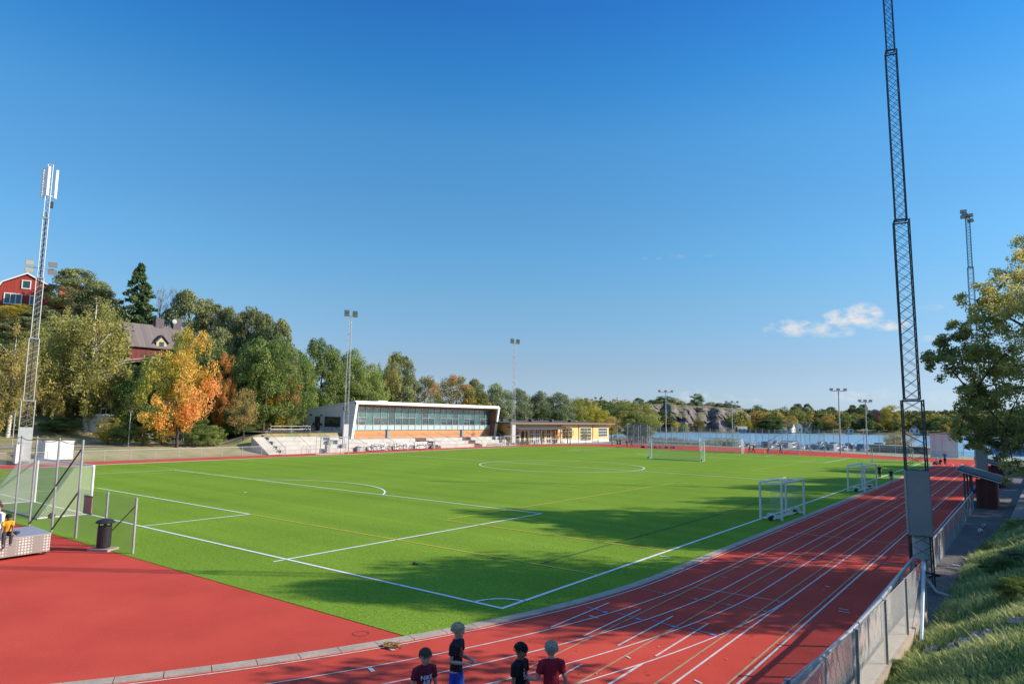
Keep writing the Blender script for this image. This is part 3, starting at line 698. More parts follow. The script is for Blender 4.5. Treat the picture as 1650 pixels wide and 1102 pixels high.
TREES = [
 # kind, name, px, top row, width px, distance, label
 ('pine', 'pine_tree', 104, 436, 92, 122, 'tall dark pine beside the red gambrel house, its crown left of the spruce'),
 ('pine', 'pine_tree', 140, 462, 80, 114, 'dark pine in front of the red tiled gable, between the gambrel house and the spruce'),
 ('pine', 'pine_tree', 62, 495, 70, 112, 'dark pine just below the red gambrel house by the antenna mast'),
 ('spruce', 'spruce_tree', 206, 421, 98, 112, 'tall pointed spruce standing above every other tree on the hill'),
 ('bare', 'bare_tree', 243, 462, 34, 118, 'thin leafless tree just right of the tall spruce'),
 ('bare', 'bare_tree', 264, 463, 34, 121, 'thin leafless tree directly left of the broad pine behind the chimney house'),
 ('pine', 'pine_tree', 292, 470, 74, 120, 'broad round pine behind the chimneys of the dark red house'),
 ('pine', 'pine_tree', 330, 486, 56, 121, 'narrow pine behind the right gable of the dark red house'),
 ('pine', 'pine_tree', 362, 498, 62, 117, 'spreading pine on the skyline, third pine right of the chimneys'),
 ('pine', 'pine_tree', 392, 497, 66, 114, 'spreading pine in the middle of the row right of the dark red house'),
 ('pine', 'pine_tree', 418, 508, 64, 110, 'dense pine on the skyline, second from the right end of the pine row'),
 ('pine', 'pine_tree', 440, 517, 56, 107, 'dense pine at the right end of the skyline row, where the hill drops'),
 ('pine', 'pine_tree', 345, 530, 60, 108, 'lower pine between the right gable and the orange tree tops'),
 ('dark', 'broadleaf_tree', 232, 566, 100, 94, 'dark green broadleaf tree half hidden behind the big orange maple'),
 ('dark', 'broadleaf_tree', 330, 560, 80, 99, 'dull green broadleaf tree between the big orange maple and the small red maple'),
 ('green', 'broadleaf_tree', 395, 560, 84, 101, 'green broadleaf tree under the pine row, right of the small red maple'),
 ('green', 'broadleaf_tree', 425, 535, 84, 100, 'tall green broadleaf tree in front of the right end of the pine row'),
 ('dark', 'broadleaf_tree', 175, 560, 80, 100, 'dark broadleaf tree behind the big white-stemmed birch'),
 ('olive', 'broadleaf_tree', 110, 540, 90, 103, 'olive green tree behind the big birch and the antenna mast'),
 ('yellow', 'maple_tree', 14, 492, 84, 112, 'yellow-green maple at the left edge below the red gambrel house'),
 ('goldbirch', 'birch_tree', 12, 530, 100, 82, 'golden drooping birch at the left edge, left of the antenna mast'),
 ('goldbirch', 'birch_tree', 84, 575, 50, 90, 'small golden birch just right of the antenna mast'),
 ('birch', 'birch_tree', 137, 470, 146, 91, 'big yellow-green birch with a white stem, right of the antenna mast'),
 ('pine', 'pine_tree', 22, 512, 76, 104, 'pine at the left edge below the red gambrel house'),
 ('olive', 'broadleaf_tree', 48, 522, 66, 100, 'olive tree left of the antenna mast, under the pine below the gambrel house'),
 ('dark', 'broadleaf_tree', 2, 545, 66, 97, 'dark tree cut off by the left edge behind the golden birch'),
 ('birch', 'birch_tree', 105, 500, 110, 96, 'leaning birch crown behind the mast, left of the big white-stemmed birch'),
 ('birch', 'birch_tree', 172, 590, 80, 94, 'low drooping birch right of the big birch stem'),
 ('goldbirch', 'birch_tree', 45, 590, 70, 92, 'low golden birch filling in left of the antenna mast'),
 ('birch', 'birch_tree', 170, 505, 50, 97, 'slim birch left of the dark red house'),
 ('light', 'broadleaf_tree', 281, 520, 26, 99, 'pale yellow-green tree covering the right part of the dark red house roof'),
 ('orange', 'maple_tree', 286, 543, 96, 86, 'big orange and yellow maple on the grass in front of the dark red house'),
 ('redmaple', 'maple_tree', 360, 578, 40, 97, 'small narrow maple with red-orange top right of the big orange maple'),
 ('brown', 'young_tree', 393, 622, 44, 92, 'thin brown half-bare tree beside the gate'),
 ('mixed', 'maple_tree', 455, 590, 66, 104, 'orange-brown maple with a slender trunk at the forecourt railing'),
 ('yellow', 'maple_tree', 423, 612, 60, 103, 'yellow-green maple left of the orange-brown maple by the forecourt railing'),
 ('light', 'broadleaf_tree', 488, 612, 58, 97, 'low light green tree behind the parked bicycles at the white clubhouse'),
 ('green', 'broadleaf_tree', 480, 560, 54, 106, 'narrow green tree between the pine row and the tall green tree'),
 ('green', 'broadleaf_tree', 514, 541, 74, 101, 'tallest green broadleaf tree behind the left end of the white clubhouse'),
 ('green', 'broadleaf_tree', 540, 590, 54, 100, 'green tree above the clubhouse side door'),
 ('light', 'broadleaf_tree', 562, 555, 66, 110, 'light green tree with open crown behind the light mast at the clubhouse'),
 ('light', 'broadleaf_tree', 592, 580, 62, 104, 'fresh green tree right of the light mast at the clubhouse'),
 ('pine', 'pine_tree', 640, 570, 56, 122, 'dark pine on the skyline behind the left half of the clubhouse roof'),
 ('birch', 'birch_tree', 622, 568, 44, 113, 'yellowing birch in front of the dark pine above the clubhouse roof'),
 ('brown', 'broadleaf_tree', 645, 630, 40, 115, 'low rust-brown tree just above the clubhouse roof'),
 ('mixed', 'maple_tree', 684, 613, 56, 124, 'red-topped maple above the middle of the clubhouse roof'),
 ('mixed', 'maple_tree', 733, 611, 72, 130, 'broad orange and green maple above the right half of the clubhouse roof'),
 ('yellow', 'maple_tree', 765, 618, 60, 130, 'yellow-green maple above the right end of the clubhouse roof'),
 ('olive', 'broadleaf_tree', 664, 640, 46, 121, 'low olive tree above the clubhouse roof between the two red-tinged maples'),
 ('pine', 'pine_tree', 765, 612, 40, 145, 'dark pine top peeping over the yellow-green maple'),
 ('grey', 'willow_tree', 800, 617, 54, 140, 'grey-green willow left of the second light mast'),
 ('grey', 'willow_tree', 836, 621, 46, 146, 'grey-green willow right behind the second light mast'),
 ('grey', 'willow_tree', 866, 629, 42, 150, 'grey-green willow above the middle of the yellow building'),
 ('grey', 'willow_tree', 902, 628, 54, 154, 'broad grey-green willow, the tallest above the yellow building'),
 ('olive', 'broadleaf_tree', 932, 643, 40, 160, 'olive tree right of the tallest willow above the yellow building'),
 ('yellow', 'broadleaf_tree', 960, 652, 48, 165, 'yellowing tree above the right end of the yellow building'),
 ('brown', 'broadleaf_tree', 985, 668, 30, 170, 'low rusty bush-like tree past the right end of the yellow building'),
 ('dark', 'broadleaf_tree', 30, 545, 90, 100, 'dark green tree at the left edge between the golden birch and the red gambrel house'),
 ('olive', 'broadleaf_tree', 72, 560, 80, 100, 'olive tree directly behind the lattice of the antenna mast'),
 ('dark', 'broadleaf_tree', 265, 600, 80, 95, 'dark tree directly behind the big orange maple crown'),
 ('green', 'broadleaf_tree', 372, 620, 70, 100, 'green tree beneath the small narrow maple'),
 ('dark', 'broadleaf_tree', 455, 560, 60, 112, 'dark green tree behind the orange-brown maple'),
 ('dark', 'broadleaf_tree', 815, 660, 60, 136, 'dark low tree behind the junction of clubhouse and yellow building'),
 ('dark', 'broadleaf_tree', 880, 655, 60, 148, 'dark low tree between willows above the yellow roof'),
 ('olive', 'willow_tree', 1024, 652, 88, 235, 'large round olive willow on the near shore left of the rocky hill'),
 ('dark', 'broadleaf_tree', 985, 655, 50, 250, 'dark tree on the near shore left of the round olive willow'),
]
BUSH = [(200, 680, 40, 84, 'dark', 'dark bush at the foot of the big birch, left of the lamp post'), (175, 676, 44, 85, 'yellow', 'yellow bush in front of the small white garden building'),
 (232, 690, 30, 86, 'olive', 'small olive bush just right of the lamp post'), (262, 686, 36, 88, 'green', 'green bush left of the big maple trunk'), (318, 682, 40, 88, 'green', 'green bush right of the big maple trunk'),
 (345, 684, 34, 90, 'light', 'light green bush left of the gate'), (95, 672, 60, 88, 'dark', 'dark bush right behind the antenna mast'), (20, 672, 60, 84, 'green', 'green bush at the left edge behind the antenna mast'),
 (300, 650, 60, 94, 'dark', 'tall dark shrub behind the big orange maple'), (420, 668, 44, 104, 'light', 'light green shrub behind the gate and railing'), (395, 672, 40, 98, 'green', 'green shrub behind the gate'),
 (462, 664, 40, 108, 'light', 'light green shrub behind the railing by the bicycles'), (380, 640, 50, 97, 'dark', 'dark shrub under the small red maple'), (150, 640, 60, 97, 'dark', 'dark shrub behind the birch stem'),
 (60, 640, 60, 95, 'dark', 'dark shrub behind the lattice of the antenna mast'), (505, 640, 40, 124, 'dark', 'dark shrub behind the clubhouse corner'), (245, 640, 60, 95, 'dark', 'dark shrub filling the gap left of the big maple')]
for k, nm, px, top, w, dep, lab in TREES:
    if px >= 478 and px < 1000 and px != 985: dep = max(dep, 121 + (px - 490) * .145)
    if px in (655,): pass
    zb = None
    if dep > 123 and px > 650: zb = .2 if px < 1000 else -1.6
    tree_px(k, nm, px, top, w, dep, lab, group=LT, zbase=zb, rz={86: -.93}.get(dep) if k == 'orange' else None)
for px, top, w, dep, k, lab in BUSH: tree_px(k, 'bush', px, top, w, dep, lab, group='bushes along the hillside path', cat='bush')

# ------------------------------------------------------------------ clubhouse
def clubhouse():
    root = empty('clubhouse', (-71.5, 55.3, 0))
    tag(root, 'long white clubhouse with slanted front frame, glass band and wooden cladding behind the grandstand', 'clubhouse')
    L = 36.4; z0, z1 = 1.6, 7.22
    b = MB()  # local: x forward is +x (towards pitch), y along
    # rear volume
    b.box(-11.8, -3.0, 0.25, L - .25, 1.0, 5.7)
    b.build('wall', M_WHITEWALL, root)
    # side wall with sloping top, split round the opening
    s = MB(); s.prism([(-11.8, 1.2), (-11.8, 5.9), (0, 7.2), (-.9, z0)], 'y', 0, .28); sw = s.build('side_wall', M_WHITEWALL, root)
    s = MB(); s.prism([(-11.8, 1.2), (-11.8, 5.9), (0, 7.2), (-.9, z0)], 'y', L - .28, L); s.build('side_wall', M_WHITEWALL, root)
    r = MB(); r.add([(-12.1, -.02, 5.9), (.12, -.02, 7.25), (.12, L + .02, 7.25), (-12.1, L + .02, 5.9), (-12.1, -.02, 6.1), (.12, -.02, 7.47), (.12, L + .02, 7.47), (-12.1, L + .02, 6.1)],
                    [(0, 1, 2, 3), (4, 5, 6, 7), (0, 1, 5, 4), (1, 2, 6, 5), (2, 3, 7, 6), (3, 0, 4, 7)]); rf = r.build('roof', M_WHITE, root)
    MB().box(-3, -2.4, 7, 9, 6.9, 7.7).build('roof_vent', M_WHITE, rf); MB().box(-6, -5.4, 18, 18.6, 6.7, 7.5).build('roof_vent', M_WHITE, rf)
    # white slanted front frame
    f = MB()
    for y in (0, L - .4): f.prism([(-.95, z0 - .05), (-.55, z0 - .05), (.35, z1), (-.05, z1)], 'y', y - .03, y + .43)
    f.box(-.05, .36, -.03, L + .03, z1 - .26, z1 + .02); f.build('front_frame', M_WHITE, root)
    f = MB(); f.prism([(-2.2, 6.58), (-1.5, 6.58), (-.06, 6.93), (-.06, 6.99), (-2.2, 6.99)], 'y', .43, L - .43); f.build('soffit', M_SOFFIT, root)
    f = MB(); f.prism([(-2.2, 1.6), (-.75, 1.6), (-.1, 6.6), (-2.2, 6.6)], 'y', L - .62, L - .42); f.build('reveal_cladding', M_SOFFIT, root)
    f = MB(); f.box(-3.0, -1.55, .43, L - .62, 1.4, 2.78); f.build('wood_cladding', M_LARCH, root)
    # glass band
    n = 22; w = (L - 1.1) / n
    back = MB().box(-3.0, -2.1, .43, L - .62, 2.8, 6.6).build('interior_wall', mat('dim_interior', (.05, .07, .07), .8), root)
    for i in range(n):
        y = .46 + i * w
        tall = i % 7 in (2, 5)
        wd = MB().box(-1.62, -1.60, y + .04, y + w - .04, 3.75 if tall else 4.92, 6.55).build('window', M_TEAL if i % 5 else M_TEAL2, root)
        if not tall: MB().box(-1.62, -1.60, y + .04, y + w - .04, 3.75, 4.87).build('middle_pane', M_GLASS, wd)
        MB().box(-1.62, -1.60, y + .04, y + w - .04, 2.86, 3.68).build('lower_pane', M_FROST, wd)
        fr = MB(); fr.box(-1.66, -1.52, y - .03, y + .03, 2.8, 6.62); fr.box(-1.64, -1.54, y + .03, y + w - .03, 3.68, 3.75)
        if not tall: fr.box(-1.64, -1.54, y + .03, y + w - .03, 4.87, 4.92)
        if i % 4 == 1 and not tall: fr.box(-1.64, -1.54, y + .03, y + w - .03, 4.35, 4.39)
        fr.build('window_frame', M_STEEL, wd)
    # side window, door, lamps, stair rail, clock
    wn_ = MB().box(-7.1, -3.3, -.03, .02, 3.35, 4.85).build('window', M_GLASS, root)
    fr = MB()
    for x in (-7.15, -4.45, -3.95, -3.35): fr.box(x, x + .08, -.06, .0, 3.3, 4.9)
    fr.box(-7.07, -3.35, -.06, 0, 3.3, 3.38); fr.box(-7.07, -3.35, -.06, 0, 4.82, 4.9); fr.build('window_frame', M_STEELD, wn_)
    dr = MB().box(-9.65, -8.35, -.06, .03, 2.66, 4.9).build('door', M_STEELD, root); MB().box(-9.35, -8.65, -.08, -.06, 3.3, 4.6).build('door_pane', M_GLASS, dr); MB().tube([(-8.5, -.14, 3.4), (-8.5, -.14, 3.9)], .03).build('handle', M_STEEL, dr)
    for x in (-10.7, -8.0): MB().box(x - .12, x + .12, -.2, -.0, 5.0, 5.25).build('wall_lamp', M_STEELD, root)
    for x in (-9.95, -7.95): MB().box(x - .17, x + .17, -.25, -.0, 3.5, 3.85).build('letter_box', M_STEELD, root)
    c = MB(); c.tube([(-2.3 + .42 * math.cos(a), -.05, 6.15 + .42 * math.sin(a)) for a in np.linspace(0, 2 * math.pi, 25)[:-1]], .04, 5, closed=True)
    for a in np.linspace(0, 2 * math.pi, 9)[:-1]: c.tube([(-2.3 + .26 * math.cos(a), -.03, 6.15 + .26 * math.sin(a)), (-2.3 + .34 * math.cos(a), -.03, 6.15 + .34 * math.sin(a))], .025, 4)
    c.box(-2.33, -2.27, -.05, -.01, 6.1, 6.4); c.build('emblem_ring', M_STEELD, root)
    h = MB(); h.tube([(-4.6, -.5, 3.7), (-1.0, -.5, 2.0)], .035); h.tube([(-4.6, -.5, 2.7), (-4.6, -.5, 3.7)], .03); h.tube([(-1.0, -.5, 1.2), (-1.0, -.5, 2.0)], .03); h.build('handrail', M_STEELD, root)
clubhouse()

# ------------------------------------------------------------------ stands
def stand(name, x0, y0, y1, steps, dz, dx, label, slant=0.):
    root = empty(name, (x0, y0, 0)); tag(root, label, 'grandstand', 'concrete grandstand sections')
    L = y1 - y0
    for i in range(steps):
        MB().box(-dx * (i + 1) - (.06 if i == steps - 1 else 0), -dx * i, 0, L, -.05, dz * (i + 1)).build('concrete_step', M_CONC, root)
    return root
def handrail(root, y, n, dz, dx, x=0.2):
    h = MB(); top = n * dz
    h.tube([(x - .0, y, .0), (x, y, .85), (-n * dx, y, top + .85), (-n * dx - .35, y, top + .85), (-n * dx - .35, y, top + .45)], .028); h.tube([(-n * dx, y, top), (-n * dx, y, top + .85)], .025)
    return h.build('handrail', M_STEEL, root)
A = stand('grandstand', -65.9, 38.6, 50.2, 4, .53, .98, 'four-tier concrete grandstand left of the clubhouse')
for y in (.4, 4.4, 9.0): handrail(A, y, 4, .53, .98)
st = MB()
for i in range(11): st.prism([(-.36 * i, .193 * i), (-.36 * i, .193 * (i + 1)), (-3.96, .193 * (i + 1)), (-3.96, .193 * i)], 'y', -1.9, -.02)
st.build('stair', M_CONC, A)
E1 = MB()
for i in range(12): E1.box(-.36 * i - .3, -.36 * i - .05, -.25, -.05, .193 * i + .0, .193 * (i + 1) + .06)
E1.build('stair_edge', M_STEELD, A)
for k, (y0, y1, lab) in enumerate([(50.4, 66.6, 'long two-tier concrete grandstand section under the left half of the clubhouse, bicycles leaning on it'), (69.2, 78.6, 'two-tier concrete grandstand section under the middle right of the clubhouse'),
                        (81.3, 90.6, 'two-tier concrete grandstand section at the right end of the clubhouse')]):
    xo = [-66.3, -66.6, -67.6][k]
    B = stand('grandstand', xo, y0, y1, 3, .53, .0 + (-70.9 - xo) / -3.0, lab)
    for y in ((3.2, 9.5, 15.5) if k == 0 else (.5, 4.6, 9.0)): handrail(B, y, 3, .53, (-70.9 - xo) / -3.0)
    if k:
        s2 = MB()
        for i in range(4): s2.box(-.5 - i * 1.1, .6 - i * 1.0 if i == 0 else -i * 1.0, -2.3, -.02, 0, .4 * (i + 1))
        s2.build('brick_stair', mat('dark_brick', (.16, .09, .075), .9, noise=.3, nscale=4), B)
tr_ = MB().box(-73.2, -70.96, 50.25, 92.2, .5, 1.585).build('terrace', M_CONC); tag(tr_, kind='structure')
# waste bins and boxes by the stands
def grey_bin(x, y, z, label, h=1.2):
    r = empty('waste_bin', (x, y, z)); tag(r, label, 'waste bin', 'grey waste bins at the grandstand')
    MB().cbox((0, 0, h / 2), (.5, .55, h - .1)).build('bin_body', M_GREY, r); MB().cbox((0, 0, h - .02), (.56, .62, .08)).build('lid', M_STEELD, r)
    MB().cbox((0, .32, h / 2), (.06, .06, h)).build('post', M_STEEL, r)
for x, y, z, h, l in [(-65.3, 45.5, 0, 1.2, 'grey waste bin in front of the four-tier grandstand, left of the goal'), (-66.2, 67.5, 0, 1.2, 'grey waste bin beside the dark stair nearest the bicycles'),
                  (-70.6, 61.5, 1.59, 1.4, 'grey waste bin on the top tier against the wood cladding, left one'), (-70.8, 80.0, 1.59, 1.3, 'grey waste bin on the top tier between the two right grandstand sections'),
                  (-66.0, 51.5, 0, .7, 'small low grey bin where the four-tier grandstand ends')]: grey_bin(x, y, z, l, h)
def speaker_box(x, y, z, lab): 
    r = empty('equipment_box', (x, y, z)); tag(r, lab, 'equipment box', 'dark boxes on the grandstand tiers')
    MB().cbox((0, 0, .28), (.35, .8, .56)).build('case', M_GREY, r); MB().cbox((0, 0, .58), (.38, .84, .05)).build('lid', M_STEELD, r)
speaker_box(-67.4, 47.6, .53 * 2, 'dark grey box on the upper tier of the four-tier grandstand'); speaker_box(-66.4, 49.3, .53, 'dark grey box on the lower tier of the four-tier grandstand')
# banners
def banner(y0, y1, lab):
    r = empty('banner', (-66.1, (y0 + y1) / 2, 0)); tag(r, lab, 'banner', 'white banners on the grandstand wall')
    w = y1 - y0; MB().box(0, .03, -w / 2, w / 2, .12, 1.15).build('cloth', M_WHITE, r)
    b = MB(); b.tube([(.05, math.cos(a) * w * .36, .65 + math.sin(a) * .34) for a in np.linspace(0, 2 * math.pi, 33)[:-1]], .035, 4, closed=True); b.build('oval_ring', M_BLACK, r)
    b = MB()
    for i, (u, v, s) in enumerate([(-.2, .62, 1), (-.1, .66, 1.2), (0, .6, .9), (.1, .68, 1.1), (.2, .63, .9)]): b.tube([(.05, u * w - .12, v - .12), (.05, u * w - .05, v + .12 * s), (.05, u * w + .06, v - .08), (.05, u * w + .14, v + .1 * s)], .035, 4)
    b.build('dark_lettering', M_BLACK, r)
banner(53.4, 57.0, 'white banner with dark oval mark, left one behind the bicycles'); banner(58.6, 62.0, 'white banner with dark oval mark, middle one behind the bicycles'); banner(63.2, 66.0, 'white banner with dark oval mark, right one next to the grey bin')

# ------------------------------------------------------------------ yellow building
def yellow_building():
    root = empty('yellow_building', (-69, 93.5, 0)); tag(root, 'long low yellow building with dark flat roof right of the clubhouse', 'building')
    L = 38.5
    MB().box(-14, 0, 0, L, 0.6, 4.05).build('wall', M_YWALL, root); MB().box(-14.03, .03, 9.0, L + .03, -.3, .62).build('plinth', M_WHITEWALL, root)
    rf = MB(); rf.prism([(-14.8, 4.45), (-14.8, 4.7), (1.1, 4.32), (1.1, 4.06)], 'y', -2.6, L + 1.2); r_ = rf.build('roof', M_FELT, root)
    MB().box(1.1, 1.16, -2.6, L + 1.2, 4.02, 4.36).build('fascia', mat('brown_fascia', (.20, .13, .10), .7), r_)
    for y in (2, 5, 12, 20, 28): MB().box(-5, -4.2, y, y + .7, 4.4, 5.0).build('roof_vent', M_STEELD, r_)
    lower = MB().prism([(-.1, 3.35), (2.6, 3.0), (2.6, 3.14), (-.1, 3.55)], 'y', -2, 16.6).build('porch_roof', M_FELT, root)
    for y in (1.5, 6.2, 11.2, 16.2): MB().box(2.2, 2.36, y, y + .16, 0, 3.05).build('porch_post', mat('brown_post', (.22, .13, .09), .8), root)
    def win(y0, y1, z0, z1, nx, nz, m_=M_GLASS, fm=M_WHITE, name='window'):
        w = MB().box(.0, .03, y0, y1, z0, z1).build(name, m_, root); f = MB()
        for i in range(nx + 1): y = y0 + (y1 - y0) * i / nx; f.box(.03, .09, y - .05, y + .05, z0 - .05, z1 + .05)
        for i in range(nz + 1):
            z = z0 + (z1 - z0) * i / nz
            for k in range(nx): f.box(.035, .085, y0 + (y1 - y0) * k / nx + .05, y0 + (y1 - y0) * (k + 1) / nx - .05, z - .045, z + .045)
        f.build('window_frame', fm, w); return w
    win(17.6, 21.6, .9, 3.3, 3, 3); win(25.2, 30.0, .4, 3.25, 3, 4, M_TEAL); win(33.6, 37.6, 1.2, 3.2, 4, 3)
    for y in (5.4, 7.4, 9.4, 11.6): win(y, y + 1.3, 0.1, 2.9, 2, 3, M_GLASS if y != 7.4 else mat('blue_window', (.05, .15, .4), .3))
    win(14.0, 15.6, .1, 2.9, 2, 3, mat('orange_pane', (.45, .22, .15), .4), mat('brown_frame', (.25, .12, .08), .7), 'door')
    d = MB()
    for y in (.6, 2.4, 4.0): d.box(.0, .04, y, y + 1.1, .1, 2.6)
    d.build('dark_entrance', M_GLASS, root)
    dp = MB()
    for y in (16.9, 24.5, 30.8): dp.tube([(.08, y, 0), (.08, y, 4.0)], .06)
    dp.build('downpipe', mat('brown_post', (.2, .1, .1), .8), root)
yellow_building()

# ------------------------------------------------------------------ houses on the hill
def gambrel():
    p = np.array([-133.4, 29.8]); r = empty('gambrel_house', (p[0], p[1], 22.6), R(-22)); tag(r, 'bright red gambrel-roofed house with white trim at the top left of the hill', 'house')
    # gable faces +x (towards the pitch), width along y
    out = [(-4.9, 0), (-4.9, 2.6), (-3.4, 5.2), (0, 7.0), (3.4, 5.2), (4.9, 2.6), (4.9, 0)]
    MB().prism(out, 'x', -10, 0).build('wall', M_REDH, r)
    f = MB()
    pts = [(-5.3, 2.2), (-3.6, 5.4), (0, 7.35), (3.6, 5.4), (5.3, 2.2)]
    for a, b in zip(pts[:-1], pts[1:]): f.tube([(.12, *a), (.12, *b)], .16, 4)
    f.box(.02, .12, -4.6, 4.6, -.3, .1); f.build('white_trim', M_WHITE, r)
    rf = MB()
    for a, b in zip(pts[:-1], pts[1:]): rf.add([(-10.3, *a), (.1, *a), (.1, *b), (-10.3, *b), (-10.3, a[0], a[1] + .2), (.1, a[0], a[1] + .2), (.1, b[0], b[1] + .2), (-10.3, b[0], b[1] + .2)], [(0, 1, 2, 3), (4, 5, 6, 7), (0, 1, 5, 4), (2, 3, 7, 6), (0, 3, 7, 4), (1, 2, 6, 5)])
    R_ = rf.build('roof', M_TILE, r); MB().tube([(.12, 0, 7.4), (.12, 0, 8.0)], .12, 6).build('finial', M_WHITE, R_)
    for (y, z, w, h) in ((-1.8, 1.6, 2.4, 1.7), (1.3, 1.7, 1.0, 1.5), (0, 4.6, 1.1, 1.3)):
        w_ = MB().box(.0, .06, y - w / 2, y + w / 2, z, z + h).build('window', M_GLASS, r); f = MB(); t = .16
        f.box(.06, .14, y - w / 2 - t, y - w / 2, z - t, z + h + t); f.box(.06, .14, y + w / 2, y + w / 2 + t, z - t, z + h + t); f.box(.06, .14, y - w / 2, y + w / 2, z - t, z); f.box(.06, .14, y - w / 2, y + w / 2, z + h, z + h + t)
        if w > 1.5:
            for q in (-.4, .4): f.box(.06, .12, y + q - .06, y + q + .06, z, z + h)
        f.build('window_frame', M_WHITE, w_)
    # wing with tiled roof to the right
    w2 = MB(); w2.box(-8, -1.5, 4.9, 10.8, 0, 3.5); w2.build('wing_wall', M_REDH, r)
    q = MB(); q.prism([(-9, 3.4), (-4.75, 6.4), (-.6, 3.4)], 'y', 4.9, 11.1); q.build('wing_roof', M_TILE, r)
    q = MB(); q.tube([(-.6, 11.2, 3.4), (-4.75, 11.2, 6.5), (-9, 11.2, 3.4)], .14, 4); q.build('wing_trim', M_WHITE, r)
gambrel()
def dark_house():
    r = empty('dark_red_house', (-98.9, 33.4, 12.9), R(-4)); tag(r, 'dark red wooden house with grey seamed metal roof and brick chimneys among the trees', 'house')
    # ridge along local y, long roof side facing +x, left gable at y=0
    L = 8.8; MB().prism([(-6, 0), (-6, 2.7), (-3, 6.0), (0, 2.7), (0, 0)], 'y', 0, L).build('wall', M_REDD, r)
    rf = MB(); rf.prism([(-6.5, 2.3), (-3, 6.15), (.5, 2.3), (.5, 2.45), (-3, 6.35), (-6.5, 2.45)], 'y', -.35, L + .3); R_ = rf.build('roof', M_ROOFD, r)
    for y, z in ((4.6, 7.5), (7.4, 7.8)): MB().box(-3.6, -2.6, y, y + 1.3, 5.4, z).build('chimney', mat('chimney_brick', (.13, .11, .115), .9, noise=.3, nscale=5), R_)
    # gable windows (left end, faces -y)
    for (x, z, w, h) in ((-3.9, 1.0, .9, 1.6), (-2.2, 1.0, .9, 1.6)):
        w_ = MB().box(x, x + w, -.05, 0, z, z + h).build('window', M_GLASS, r); f = MB(); t = .12
        f.box(x - t, x, -.1, 0, z - t, z + h + t); f.box(x + w, x + w + t, -.1, 0, z - t, z + h + t); f.box(x, x + w, -.1, 0, z + h, z + h + t); f.box(x, x + w, -.1, 0, z - t, z); f.build('window_frame', mat('cream_trim', (.6, .5, .3), .7), w_)
    c = MB(); c.tube([(-3 + .42 * math.cos(a), -.06, 4.0 + .5 * math.sin(a)) for a in np.linspace(0, 6.283, 17)[:-1]], .08, 5, closed=True); c.build('round_window_trim', mat('cream_trim', (.6, .5, .3), .7), r)
    d = MB(); d.prism([(3.8, 2.2), (3.8, 3.3), (4.6, 4.2), (5.4, 3.3), (5.4, 2.2)], 'x', -1.6, .25); dm = d.build('dormer', mat('cream_wall', (.55, .45, .25), .7), r)
    d = MB(); d.prism([(3.5, 3.15), (4.6, 4.35), (5.7, 3.15), (5.7, 3.3), (4.6, 4.55), (3.5, 3.3)], 'x', -1.8, .5); d.build('dormer_roof', M_FELT, dm); MB().box(.25, .3, 4.25, 4.95, 2.6, 3.4).build('dormer_window', M_GLASS, dm)
    # cross gable on the right facing +x
    g = MB(); g.prism([(7.0, -3), (7.0, 1.0), (10.0, 5.2), (13.0, 1.0), (13.0, -3)], 'x', -5, 1.6); g.build('gable_wall', M_REDH, r)
    g = MB(); g.prism([(6.6, .6), (10.0, 5.35), (13.4, .6), (13.4, .8), (10.0, 5.6), (6.6, .8)], 'x', -5, 2.0); g.build('gable_roof', M_ROOFD, r)
    g = MB(); g.tube([(2.05, 6.6, .6), (2.05, 10.0, 5.5), (2.05, 13.4, .6)], .13, 4); g.build('gable_trim', mat('cream_trim', (.6, .5, .3), .7), r)
    s = MB(); s.ell((-2.3, 7.4, 7.2), (.1, .4, .4)); s.build('satellite_dish', M_LGREY, R_)
dark_house()
def garden_building():
    p = D(165, 690, 93); r = empty('garden_building', (p[0], p[1], float(terr(p[0], p[1])) - .3), R(20)); tag(r, 'small white garden building half hidden behind the bushes right of the birch', 'building')
    MB().box(-1.5, 1.5, -1.8, 1.8, 0, 2.2).build('wall', M_WHITEWALL, r); MB().box(-1.8, 1.8, -2.1, 2.1, 2.2, 2.45).build('roof', M_WHITE, r); MB().box(1.5, 1.55, -.6, .4, .2, 1.9).build('door', M_GREY, r)
    rl = MB()
    for y in np.linspace(-2, 2, 6): rl.tube([(1.7, y, 2.45), (1.7, y, 3.2)], .03, 4)
    rl.tube([(1.7, -2, 3.2), (1.7, 2, 3.2)], .03, 4); rl.build('railing', M_WHITE, r)
garden_building()

# ------------------------------------------------------------------ far shore
def az_of(px): d = ray(px, 690); return math.degrees(math.atan2(d[0], d[1]))
def far_land():
    azs = np.radians(np.linspace(-52, 22, 260)); rs = np.concatenate([np.linspace(0, 60, 14), np.linspace(70, 700, 26)])
    A_, Q = np.meshgrid(azs, rs)
    shore = np.interp(np.degrees(azs), [-52, az_of(930), az_of(1000), az_of(1060), az_of(1150), az_of(1240), az_of(1300), az_of(1500), 22], [250, 260, 330, 400, 420, 455, 480, 520, 560])
    shore = shore + 6 * np.sin(np.degrees(azs) * 1.7) + 3 * np.sin(np.degrees(azs) * 5.1)
    RR = shore[None] + Q; X = CAM[0] + np.sin(A_) * RR; Y = CAM[1] + np.cos(A_) * RR
    prof = np.interp(np.degrees(azs), [-52, az_of(940), az_of(1000), az_of(1230), az_of(1300), az_of(1450), az_of(1560), 22], [9, 9, 9, 8, 9, 10, 11, 12])[None]
    Z = -1.9 + np.interp(Q, [0, 3, 40, 120, 300, 700], [0, .9, 2.0, 6.0, 10.0, 12.0]) * prof / 9
    return azs, shore, X, Y, Z, prof
azs, SHORE, FX, FY, FZ, PROF = far_land()
tag(grid_obj('far_shore', FX, FY, FZ, layered('far_shore_ground', [(.3, (.16, .14, .07)), (.6, (.10, .12, .04))], .05, .2, .3, .95, .2, 1)), kind='structure')
